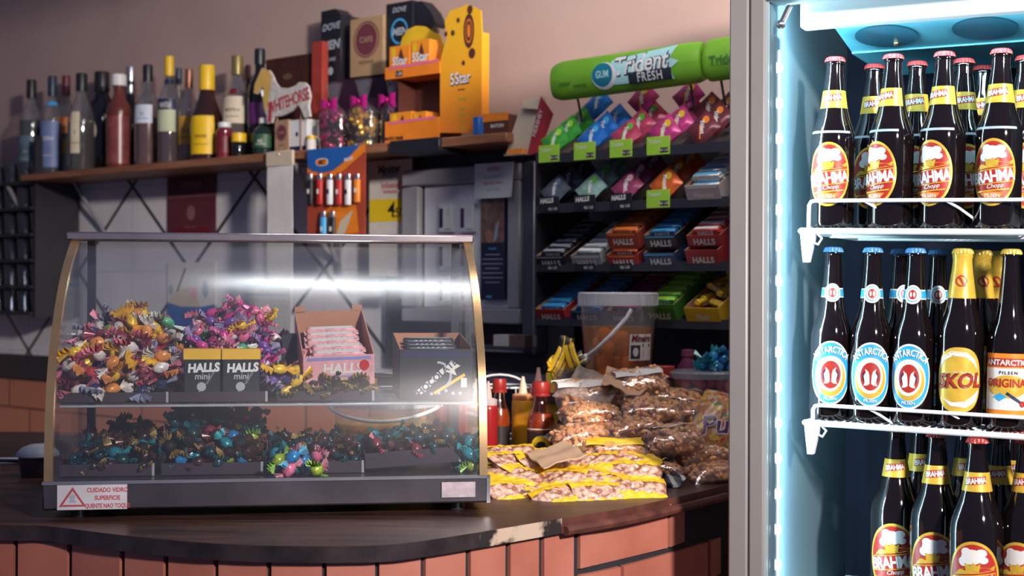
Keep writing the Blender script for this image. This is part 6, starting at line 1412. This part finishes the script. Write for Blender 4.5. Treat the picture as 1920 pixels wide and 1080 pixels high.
# ------------------------------------------------------------------ buckets
def bucket(name, label, loc, r, H, taper, liquid, lvl, handle, lid=True, ang=0):
    t = thing(name, label, 'bucket', loc, ang)
    pr = [(.0005, .002), (r*taper*.95, 0), (r*taper, .004), (r*.94, H*.80), (r*.955, H*.87)]
    sq = lambda m: None
    MB().lathe(pr, 44).build('bucket_wall', [TUB], t)
    q = [(max(a-.0025, .0004), b+.003) for a, b in pr if b < H*lvl]; f_ = lvl/.80; q.append(((r*taper+(r*.94-r*taper)*f_)-.0025, H*lvl)); q.append((.0005, H*lvl))
    MB().lathe(q, 44).build('pickling_liquid', [liquid], t)
    m = MB(); m.lathe([(r*.955, H*.865), (r*1.0, H*.868), (r*1.02, H*.985), (r*.98, H), (r*.93, H*.985), (r*.5, H*.975), (.0005, H*.975)] if lid else [(r*.955, H*.865), (r*1.0, H*.868), (r*1.02, H*.985), (r*.98, H), (r*.95, H*.98)], 44, cap=False)
    n = 48
    for i in range(n):
        a = 2*math.pi*i/n; m.box(-.0012, .0012, -.0014, 0, H*.875, H*.975, 0, M=TR(rz=a) @ TR(0, -r*1.003, 0))
    m.build('lid' if lid else 'rim', [clearmat('milky_lid', tint=(.93, .95, .96), refl=.06, edge=.4, rough=.2, haze=.55)], t)
    return t
LQ = clearmat('pickle_liquid', tint=(.98, .60, .12), refl=.02, edge=.12, rough=.1, haze=.26, hazecol=(.98, .45, .03))
bd = FW.d(1160, -.185); bk = bucket('pickle_bucket', 'milky plastic bucket of orange pickled eggs with white strap handle', P(1159, bd, LZ), .089, LZ*0+zat(1159, 548, bd)-LZ, .80, LQ, .66, None)
HB = zat(1159, 548, bd)-LZ
m = MB(); m.tube([(-.072, -.062, .085), (-.05, -.088, .105), (-.02, -.097, .135), (.012, -.100, .172), (.022, -.100, .190)], .0045, 8); m.ell((-.074, -.060, .082), (.009, .008, .009), 10, 8); m.build('strap_handle', [WHITE], bk)
m = MB()
def fb(u, v, off):
    rr = .0765+.006*((.105+v)/.18)*1.2+off; a = .62+u/rr; return (rr*math.sin(a), -rr*math.cos(a), .105+v)
m.art(fb, s_rect(.062, .058, 12, 6), .0005, 0); m.art(fb, s_text('Mineiro', .015, bold=.04, shear=.15, wscale=.8), .001, 1, 0, .020); m.art(fb, s_rect(.024, .030, 4, 3), .001, 2, -.016, -.010); m.art(fb, s_rect(.024, .006), .001, 3, .014, .004); m.art(fb, s_rect(.022, .016), .001, 4, .014, -.014); m.art(fb, s_ell(.007, .010, 14, 2), .0014, 0, -.016, -.010)
m.build('bucket_label', [PAPER, DKRED, DARK, BROWN, LPINK], bk)
EG = mat('pickled_egg', (.95, .50, .08), .4, var=.12)
e0 = None; er = random.Random(4); pts = []
for i in range(26):
    for q in range(60):
        a = er.uniform(0, 6.28); rr = .050*er.random()**.45; z = .022+er.random()*.108
        c = Vector((rr*math.cos(a), rr*math.sin(a), z))
        if all((c-p).length > .031 for p in pts): break
    else: continue
    pts.append(c)
    if e0 is None: e0 = MB().ell((0, 0, 0), (.0185, .0165, .0165), 20, 14).build('pickled_egg', [EG]); o = e0
    else: o = e0.copy(); COL.objects.link(o)
    o.location = Vector(P(1159, bd, LZ))+c; o.rotation_euler = (er.uniform(0, 3), er.uniform(0, 3), 0); tag(o, 'orange pickled egg floating inside the tall bucket', 'egg', 'pickled eggs in the tall bucket')
b2d = 3.02; bk2 = bucket('pickle_bucket', 'low open bucket of yellow pickles standing behind the display case', P(722, b2d), .112, .138, .92, clearmat('yellow_liquid', tint=(.95, .80, .25), refl=.03, edge=.2, rough=.1, haze=.28, hazecol=(.90, .62, .05)), .62, None, lid=False)
m = MB(); m.tube([(.115*math.sin(a), -.115*math.cos(a), .118-.022*math.cos(a)**2*(1 if abs(a) < 1.57 else 0)) for a in [(-1.5+i*3.0/20) for i in range(21)]], .004, 8); m.build('strap_handle', [WHITE], bk2)
m = MB()
def fb2(u, v, off): rr = .1075+off; a = .38+u/rr; return (rr*math.sin(a), -rr*math.cos(a), .062+v)
m.art(fb2, s_rect(.094, .036, 14, 3), .0005, 0); m.art(fb2, s_text('Mineiro', .017, bold=.04, shear=.2, wscale=.85), .001, 1, 0, .006); m.art(fb2, s_rect(.066, .007, 8, 1), .001, 2, -.008, -.012); m.build('bucket_label', [PAPER, BROWN, YEL], bk2)
y0 = None
for i in range(12):
    a = i*math.pi/6; rr = .075 if i % 2 else .045
    if y0 is None: y0 = MB().ell((0, 0, 0), (.022, .020, .017), 18, 12).build('pickled_egg', [mat('yellow_pickle', (.82, .48, .03), .4, var=.1)]); o = y0
    else: o = y0.copy(); COL.objects.link(o)
    o.location = Vector(P(722, b2d))+Vector((rr*math.cos(a), rr*math.sin(a), .028+.018*(i % 3))); tag(o, 'yellow pickle lying in the low bucket behind the case', 'pickle', 'yellow pickles in the low bucket')
# tub at the right, jar and blue sweets on it
td = FW.d(1322, -.20); t = thing('candy_tub', 'round clear tub of pink sweets with grey lid beside fridge frame', 'tub', P(1322, td, LZ), 0)
MB().lathe([(.0005, .002), (.066, 0), (.070, .004), (.075, .046)], 40).build('tub_wall', [clearmat('pink_tub', tint=(.9, .7, .8), refl=.08, edge=.5, rough=.1, haze=.08)], t)
MB().lathe([(.074, .044), (.080, .045), (.081, .056), (.076, .060), (.0005, .060)], 40).build('lid', [clearmat('grey_lid', tint=(.7, .75, .8), refl=.08, edge=.5, rough=.15, haze=.5, hazecol=(.35, .38, .42))], t)
b0 = None
for i in range(34):
    a = i*2.39996; rr = .058*math.sqrt((i % 17+.5)/17)
    if b0 is None: b0 = MB().ell((0, 0, 0), (.012, .012, .011), 12, 8, wob=.05).build('pink_sweet', [mat('pink_sweet', (.45, .05, .18), .35, var=.3)]); o = b0
    else: o = b0.copy(); COL.objects.link(o)
    o.location = Vector(P(1322, td, LZ))+Vector((rr*math.cos(a), rr*math.sin(a), .013+(.020 if i >= 17 else 0))); tag(o, 'deep pink sweet inside the round clear tub', 'sweet', 'pink sweets in the round tub')
t0 = None
for i in range(14):
    nm = 'bright blue' if i % 3 else 'teal'
    ky = (nm, 'wrapped_candy')
    if ky not in CM: CM[ky] = candy_mesh(nm); o = CM[ky]
    else: o = CM[ky].copy(); COL.objects.link(o)
    a = i*2.4; rr = .034*math.sqrt((i % 7+.5)/7); o.location = Vector(P(1345, td, LZ))+Vector((rr*math.cos(a), rr*math.sin(a)*.8, .071+(.014 if i > 6 else 0))); o.scale = (1.25,)*3
    o.rotation_euler = (rnd.uniform(-1, 1), rnd.uniform(-1, 1), rnd.uniform(0, 6)); tag(o, '%s foil wrapped candy piled on the lid of the round tub' % nm, 'candy', nm+' candies on the tub lid')
t = thing('purple_bottle', 'small dark purple bottle standing behind the round tub', 'bottle', P(1290, td+.14, LZ), 0)
MB().lathe([(.0005, .001), (.022, 0), (.024, .004), (.024, .06), (.015, .075), (.012, .085)], 22).build('bottle_body', [mat('purple_plastic', (.12, .02, .07), .25)], t); MB().lathe([(.014, .083), (.015, .084), (.015, .098), (.0005, .100)], 18).build('cap', [mat('plum_cap', (.22, .05, .10), .4)], t)
t = thing('lidded_jar', 'dark jar with ribbed red lid right of the pickle bucket', 'jar', P(1247, 3.04, LZ), 0)
MB().lathe([(.0005, .001), (.022, 0), (.024, .004), (.024, .035), (.018, .046)], 22).build('jar_body', [mat('jar_amber', (.14, .05, .03), .2)], t); MB().lathe([(.019, .044), (.021, .045), (.021, .068), (.019, .070), (.0005, .070)], 22).build('lid', [mat('cap_red', (.36, .025, .02), .35)], t)

# pouch builder: pillow with content texture and coloured ends
def pillow(w, h, t_, seed, nu=22, nv=16, bump=.0035, ends=.16):
    r_ = random.Random(seed); ph = [r_.uniform(0, 6) for _ in range(6)]
    def S(sg):
        def fn(u, v):
            uu = 2*u-1; vv = 2*v-1; k = max(0, 1-abs(uu)**3.2)**.6*max(0, 1-abs(vv)**3.0)**.7
            b = bump*k*(math.sin(u*33+ph[0]+2*math.sin(v*9))*math.sin(v*25+ph[1])+.6*math.sin(u*60+ph[2])*math.sin(v*47+ph[3]))
            return (uu*w/2*(1+.03*math.sin(v*9+ph[4])), vv*h/2*(1+.05*math.sin(u*8+ph[5])), sg*(t_/2*k+b*.5)+.001*sg+.006*math.sin(uu*2+ph[0])*abs(uu)**2)
        return fn
    return S
# --- peanut bags
PN = mat('peanut_brown', (.76, .34, .12), .34, var=.40, scale=70, coat=.3)
def peanut_proto(seed):
    r_ = random.Random(seed); w, h, t_ = .128, .092, .044; S = pillow(w*.92, h*.92, t_, seed, bump=0)
    m = MB(); n = 0
    for i in range(170):
        u = r_.uniform(.04, .96); v = r_.uniform(.04, .96); sg = 1 if r_.random() < .66 else -1
        p = Vector(S(sg)(u, v)); p.z -= sg*.003
        a = r_.uniform(0, 6.28); M_ = Matrix.Translation(p) @ Euler((r_.uniform(-.7, .7), r_.uniform(-.7, .7), a)).to_matrix().to_4x4()
        L_ = r_.uniform(.0075, .0100); m.ell((0, 0, 0), (L_, L_*.60, L_*.60), 7, 5, 0, M_)
    core = MB(); core.ell((0, 0, 0), (w*.40, h*.40, t_*.30), 16, 8); m.v, m.f, m.m = m.v, m.f, m.m
    m.add(core.v, core.f, 0)
    t = thing('peanut_bag', None, 'bag', (0, 0, 0), 0)
    o = m.build('peanuts', [PN], t); o['kind'] = 'stuff'
    S2 = pillow(w, h, t_+.006, seed, bump=.0018); m = MB(); m.sheet(S2(1), 26, 18); m.sheet(lambda u, v: S2(-1)(1-u, v), 26, 18); m.build('clear_wrap', [FILM], t)
    return t
PB = [peanut_proto(s) for s in (1, 2, 3)]; used = [False]*3
HDR = mat('header_white', (.66, .64, .62), .35, var=.05)
def pbag(i, px, py, d, yaw, pitch, roll, label, header=None, sc=1.0):
    k = i % 3; loc = P(px, d, zat(px, py, d)); rot = (Matrix.Rotation(R(yaw), 4, 'Z') @ Matrix.Rotation(R(pitch), 4, 'X') @ Matrix.Rotation(R(roll), 4, 'Y')).to_euler()
    if not used[k]: t = PB[k]; used[k] = True; t.location = loc; t.rotation_euler = rot; t['label'] = label; t['group'] = 'clear bags of roasted peanuts'
    else:
        src = PB[k]; t = src.copy(); COL.objects.link(t); t.location = loc; t.rotation_euler = rot; t['label'] = label; t['group'] = 'clear bags of roasted peanuts'
        for ch in src.children:
            if ch.name.startswith(('header', 'yellow')): continue
            c = ch.copy(); COL.objects.link(c); c.parent = t
    t.scale = (sc,)*3
    if header:
        w, h, y = header[:3]; m = MB(); mt = header[3] if len(header) > 3 else HDR
        m.sheet(lambda u, v: ((u-.5)*w+.002*math.sin(v*7), y+(v-.5)*h, .0275*max(0, 1-(abs(2*(y+(v-.5)*h)/.092))**2.4)+.0015*math.sin(u*9+v*5)-.0), 10, 8, 0, th=.0008); m.build('header_label', [mt], t)
    return t
YB = mat('yellow_band', (.80, .52, .02), .35, var=.06, bump=.2)
BL_ = [ # far / top first
 (1150, 800, 3.00, 5, 0, 0, 'peanut bag buried in the back of the pile', None), (1250, 812, 2.98, -8, 0, 0, 'peanut bag buried at back right of the pile', None), (1085, 815, 2.98, 8, 0, 0, 'peanut bag buried at back left of the pile', None), (1175, 845, 2.95, 0, 0, 0, 'peanut bag at the very bottom rear of the pile', None),
 (1098, 742, 2.96, 14, 38, -3, 'topmost left peanut bag with wide white header sheet', (.125, .055, .026)), (1198, 722, 2.97, 12, 40, -8, 'topmost peanut bag with white header, below the bucket', (.10, .045, .024)), (1262, 752, 2.96, -14, 12, 6, 'flat peanut bag at top right with white edge', (.11, .030, .034)),
 (1222, 772, 2.86, -5, 24, 4, 'large peanut bag in the middle of the upper pile', (.11, .022, .036)), (1108, 780, 2.86, 10, 12, -2, 'long peanut bag second from top on the left', (.08, .022, .034)), (1312, 780, 2.90, -20, 18, 8, 'peanut bag at right with white header beside the printed bag', (.07, .03, .03)),
 (1092, 820, 2.82, 22, 14, -6, 'peanut bag low on the left with small white corner label', (.05, .03, .025)), (1190, 806, 2.82, 18, 12, -4, 'peanut bag in the middle, tilted to the right', None), (1262, 828, 2.78, 20, 28, -6, 'peanut bag at lower right with white label strip', (.075, .025, .030)),
 (1150, 848, 2.72, 3, 10, 0, 'peanut bag with yellow band, front of the pile', (.11, .028, -.010, YB)), (1318, 858, 2.80, 16, 8, -6, 'dark roasted peanut bag at right bottom of the pile', None), (1335, 892, 2.74, 22, 4, -4, 'lowest dark peanut bag near the fridge frame', None), (1352, 845, 2.86, -10, 20, 10, 'peanut bag tucked under the printed snack bag', None), (1243, 882, 2.69, -12, 4, 4, 'small peanut bag beside the yellow packets', None)]
for i, b in enumerate(BL_): pbag(i, *b[:6], b[6], b[7], sc=.62 if 'small peanut' in b[6] else 1.0)
# crumpled kraft and clear sheets above the bags
def sheetobj(name, label, cat, c4, d4, mt, crump=.004, th=.0012, n=14, seed=0):
    r_ = random.Random(seed); ph = [r_.uniform(0, 6) for _ in range(4)]
    A = [Vector(P(px, d, zat(px, py, d))) for (px, py), d in zip(c4, d4)]
    c = sum(A, Vector())/4
    def fn(u, v):
        p = (A[0]*(1-u)+A[1]*u)*(1-v)+(A[3]*(1-u)+A[2]*u)*v
        return p-c+Vector((0, 0, crump*(math.sin(u*7+ph[0]+3*v)+.6*math.sin(v*11+ph[1]-2*u)+.4*math.sin(u*19+v*13+ph[2]))))
    o = MB().sheet(fn, n, n, 0, th=th).build(name, [mt]); o.location = c; return tag(o, label, cat)
sheetobj('kraft_sheet', 'stiff kraft paper sheet lying on top of the peanut bags', 'paper', [(1128, 715), (1190, 742), (1256, 710), (1140, 690)], [2.92, 2.90, 3.00, 3.06], mat('kraft_light', (.48, .29, .18), .7, var=.1))
sheetobj('clear_sheet', 'crumpled milky plastic sheet beside the bucket foot', 'plastic sheet', [(1035, 735), (1130, 760), (1200, 712), (1090, 692)], [2.92, 2.88, 2.98, 3.06], clearmat('milky_sheet', tint=(.9, .88, .85), refl=.10, edge=.5, rough=.15, haze=.30, hazecol=(.75, .66, .60), bump=.6), crump=.006, th=.0)
# printed snack bag at the right
S = pillow(.115, .15, .05, 21, bump=.003); t = thing('snack_bag', 'colourful printed snack bag leaning against the fridge frame', 'bag', P(1350, 2.84, zat(1350, 800, 2.84)), 0, rot=(R(52), R(24), R(-12)))
def prn(nt, N, L, b):
    tc = N.new('ShaderNodeTexCoord'); n1 = N.new('ShaderNodeTexVoronoi'); n1.inputs['Scale'].default_value = 110; L.new(tc.outputs['Object'], n1.inputs['Vector']); cr = N.new('ShaderNodeValToRGB')
    sp = N.new('ShaderNodeSeparateXYZ'); L.new(n1.outputs['Color'], sp.inputs[0]); L.new(sp.outputs[0], cr.inputs[0]); cr.color_ramp.interpolation = 'CONSTANT'; e = cr.color_ramp.elements
    e[0].color = (.40, .16, .07, 1); e[1].color = (.55, .34, .05, 1); e[1].position = .45
    for p_, c_ in ((.65, (.50, .36, .26, 1)), (.8, (.40, .05, .03, 1)), (.92, (.10, .16, .05, 1))): x = e.new(p_); x.color = c_
    L.new(cr.outputs[0], b.inputs['Base Color']); b.inputs['Roughness'].default_value = .3
m = MB(); m.sheet(S(1), 22, 22); m.sheet(lambda u, v: S(-1)(1-u, v), 22, 22); m.build('printed_wrap', [nodemat('snack_print', prn)], t)
m = MB(); fz = lambda u, v, off: (u, v, S(1)(u/.115+.5, v/.15+.5)[2]+.001+off); m.art(fz, s_text('Puff', .040, bold=.05, shear=.25), .0006, 0, .0, -.01, .5); m.art(fz, s_text('Puff', .040, bold=.015, shear=.25), .0012, 1, .0, -.01, .5); m.build('lettering', [PAPER, PURP], t)

# --- yellow packets
def cont(nt, N, L, b):
    tc = N.new('ShaderNodeTexCoord'); n1 = N.new('ShaderNodeTexNoise'); n1.inputs['Scale'].default_value = 75; n1.inputs['Detail'].default_value = 3; L.new(tc.outputs['Object'], n1.inputs[0]); cr = N.new('ShaderNodeValToRGB'); L.new(n1.outputs[0], cr.inputs[0])
    cr.color_ramp.elements[0].position = .38; cr.color_ramp.elements[0].color = (.30, .11, .06, 1); cr.color_ramp.elements[1].position = .58; cr.color_ramp.elements[1].color = (.78, .52, .40, 1)
    L.new(cr.outputs[0], b.inputs['Base Color']); b.inputs['Roughness'].default_value = .3; b.inputs['Coat Weight'].default_value = .5
    bp = N.new('ShaderNodeBump'); bp.inputs['Strength'].default_value = .7; bp.inputs['Distance'].default_value = .004; L.new(n1.outputs[0], bp.inputs['Height']); L.new(bp.outputs[0], b.inputs['Normal'])
CT_ = nodemat('crunchy_content', cont)
def ypouch(seed):
    w, h = .118, .080; S = pillow(w, h, .020, seed, bump=.0045, nu=28); t = thing('snack_packet', None, 'packet', (0, 0, 0), 0)
    m = MB(); m.sheet(S(1), 30, 20); m.sheet(lambda u, v: S(-1)(1-u, v), 30, 20)
    m.build('clear_pouch', [CT_], t)
    m = MB()
    for (a, b, sg) in ((0.0, .30, 1), (.74, 1.0, 1)):
        m.sheet(lambda u, v: tuple(Vector(S(1)(u, a+(b-a)*v))+Vector((0, 0, .0012))), 26, 6, 0); m.sheet(lambda u, v: tuple(Vector(S(-1)(1-u, a+(b-a)*v))-Vector((0, 0, .0012))), 26, 6, 0)
    # zig-zag crimped fins
    for sg in (-1, 1):
        n = 20; vs = []
        for i in range(n+1):
            x = (-.5+i/n)*w; z_ = .006*math.sin(i*.9+seed)*.4; vs += [(x, sg*h*.485, z_), (x, sg*(h*.5+.007+(.002 if i % 2 else 0)), z_*1.5)]
        m.add(vs, [(2*i, 2*i+2, 2*i+3, 2*i+1) for i in range(n)], 0)
    m.build('yellow_band', [YB], t)
    return t
YP = [ypouch(s) for s in (31, 32, 33)]; yu = [False]*3
def yp(i, px, py, d, yaw, pitch, roll, label):
    k = i % 3; loc = P(px, d, zat(px, py, d)); rot = (Matrix.Rotation(R(yaw), 4, 'Z') @ Matrix.Rotation(R(pitch), 4, 'X') @ Matrix.Rotation(R(roll), 4, 'Y')).to_euler()
    if not yu[k]: t = YP[k]; yu[k] = True; t.location = loc; t.rotation_euler = rot; t['label'] = label; t['group'] = 'yellow banded snack packets'
    else: t = dup(YP[k], loc, label=label, group='yellow banded snack packets', rot=rot)
YL = [(975, 928, 2.53, 8, 14, 2, 'front row, touching the case corner'), (1062, 932, 2.50, -4, 16, -2, 'front row, second from the case'), (1135, 930, 2.51, 6, 15, 4, 'front row, third from the case'), (1190, 922, 2.54, 24, 14, 6, 'front row, rightmost near the counter edge'),
 (960, 898, 2.60, -6, 10, 3, 'second row beside the case, left'), (1040, 903, 2.58, 12, 12, -4, 'second row, left of centre'), (1110, 900, 2.58, -10, 14, 5, 'second row, right of centre'), (1180, 893, 2.60, 15, 12, -4, 'second row, right end'),
 (965, 872, 2.66, 10, 12, 0, 'third layer next to the case'), (1035, 876, 2.66, -6, 10, 2, 'third layer under the kraft flap'), (1100, 872, 2.65, 8, 12, -3, 'third layer, middle right'), (1175, 872, 2.66, -8, 12, 4, 'third layer, right under the peanut bags'),
 (945, 858, 2.74, -12, 8, 2, 'rear left corner by the ketchup'), (1010, 858, 2.76, 5, 8, 0, 'rear, behind the kraft flap'), (1080, 858, 2.74, 12, 8, 3, 'rear, beneath the peanut bags')]
yr = random.Random(5)
for i, y in enumerate(YL): yp(i, y[0], y[1]+yr.uniform(-3, 3), y[2], y[3]+yr.uniform(-42, 42), y[4]+yr.uniform(4, 18), y[5]+yr.uniform(-7, 7), 'yellow banded snack packet, '+y[6])
# folded kraft flap with pen marks on the pile
sheetobj('kraft_flap', 'torn kraft cardboard piece with a pen mark on yellow packets', 'cardboard', [(1020, 874), (1101, 851), (1062, 829), (984, 852)], [2.56, 2.58, 2.68, 2.66], mat('kraft_pale', (.50, .33, .21), .75, var=.08), crump=.0022, th=.003)
t = thing('striped_packet', 'small crumpled blue and white striped packet on counter', 'packet', P(1258, 2.66, CT+.012), R(-25), rot=(R(25), R(8), R(-30)))
S = pillow(.055, .042, .014, 77, bump=.004); m = MB(); m.sheet(S(1), 16, 12); m.sheet(lambda u, v: S(-1)(1-u, v), 16, 12)
m.m = [(int(((i % 12)+(i//12))/3) % 3) for i in range(len(m.f))]; m.build('striped_wrap', [NAVY, PAPER, BLACK], t)
m = MB(); m.sheet(lambda u, v: ((-.030+.012*u), (v-.5)*.04, .003*math.sin(v*14)), 3, 8, 0, th=.001); m.build('yellow_end', [YEL], t)
# cup of yellow and black wrapped snacks on the ledge left of the bucket
cp_ = thing('plastic_cup', 'clear plastic cup of wrapped snacks left of the pickle bucket', 'cup', P(1061, 3.09, LZ-.0), 0)
MB().lathe([(.0005, .001), (.020, 0), (.022, .003), (.029, .062), (.030, .064), (.0285, .062), (.0205, .004), (.0005, .004)], 26).build('cup_wall', [TUB], cp_)
for i, (dx, dy, z, r1, r2, cc) in enumerate(((-.012, -.005, .075, .4, .5, 0), (.010, -.008, .085, -.3, -.4, 0), (.0, .012, .10, .1, .2, 1), (.018, .006, .070, -.6, .9, 1), (-.024, .006, .058, .7, -.5, 0))):
    t = thing('wrapped_snack', ['yellow and black wrapped snack at left of the cup', 'yellow wrapped snack at front of the cup', 'black wrapped snack standing tallest in the cup', 'black wrapped snack at right of the cup', 'yellow wrapped snack slipping off the cup left rim'][i], 'snack', P(1061, 3.09, LZ+z), 0, 'wrapped snacks in the plastic cup', rot=(R(80)+r1*.3, r2, r1))
    t.location.x += dx; t.location.y += dy
    S = pillow(.034, .058, .014, 90+i, bump=.003); m = MB(); m.sheet(S(1), 12, 14); m.sheet(lambda u, v: S(-1)(1-u, v), 12, 14)
    m.m = [(1 if (j//14) % 5 == (2+cc) else 0) for j in range(len(m.f))]; m.build('wrapper', [YEL if cc == 0 else BLACK, BROWN if cc == 0 else YEL], t)
o = MB().box(-.014, .014, 0, .002, 0, .036, bev=.0005).build('yellow_tag', [mat('tag_yellow', (.80, .62, .05), .5)]); o.location = P(1036, 3.20, zat(1036, 716, 3.20)); o.location.z = LZ-.135+.0; o.scale = (1, 1, 5); tag(o, 'upright yellow card standing behind the sauces', 'card')

# left: plastic tub with domed lid, papers, pen
t = thing('food_tub', 'small takeaway tub with pale domed lid left of the case', 'tub', P(72, 2.78), 0)
MB().lathe([(.0005, .001), (.030, 0), (.032, .003), (.037, .040)], 28).build('tub_wall', [mat('tub_dark', (.06, .05, .055), .3)], t)
MB().lathe([(.038, .038), (.041, .040), (.040, .046), (.030, .056), (.014, .062), (.0005, .063)], 28).build('domed_lid', [mat('lid_pale', (.42, .46, .50), .35)], t)
o = MB().box(-.14, .06, -.05, .05, 0, .0008).build('paper_sheet', [mat('bluish_paper', (.50, .56, .64), .6)]); o.location = P(10, 3.02, CT+.0005); o.rotation_euler = (0, 0, R(8)); tag(o, 'pale paper sheet on the counter at far left', 'paper')
t = thing('pen', 'black pen lying on the paper at far left', 'pen', P(14, 2.98, CT+.005), R(-8)); MB().tube([(-.07, 0, 0), (.06, 0, 0)], .0035, 8).build('barrel', [BLACK], t); MB().tube([(.06, 0, 0), (.072, 0, 0)], .0018, 8).build('tip', [SILV], t)
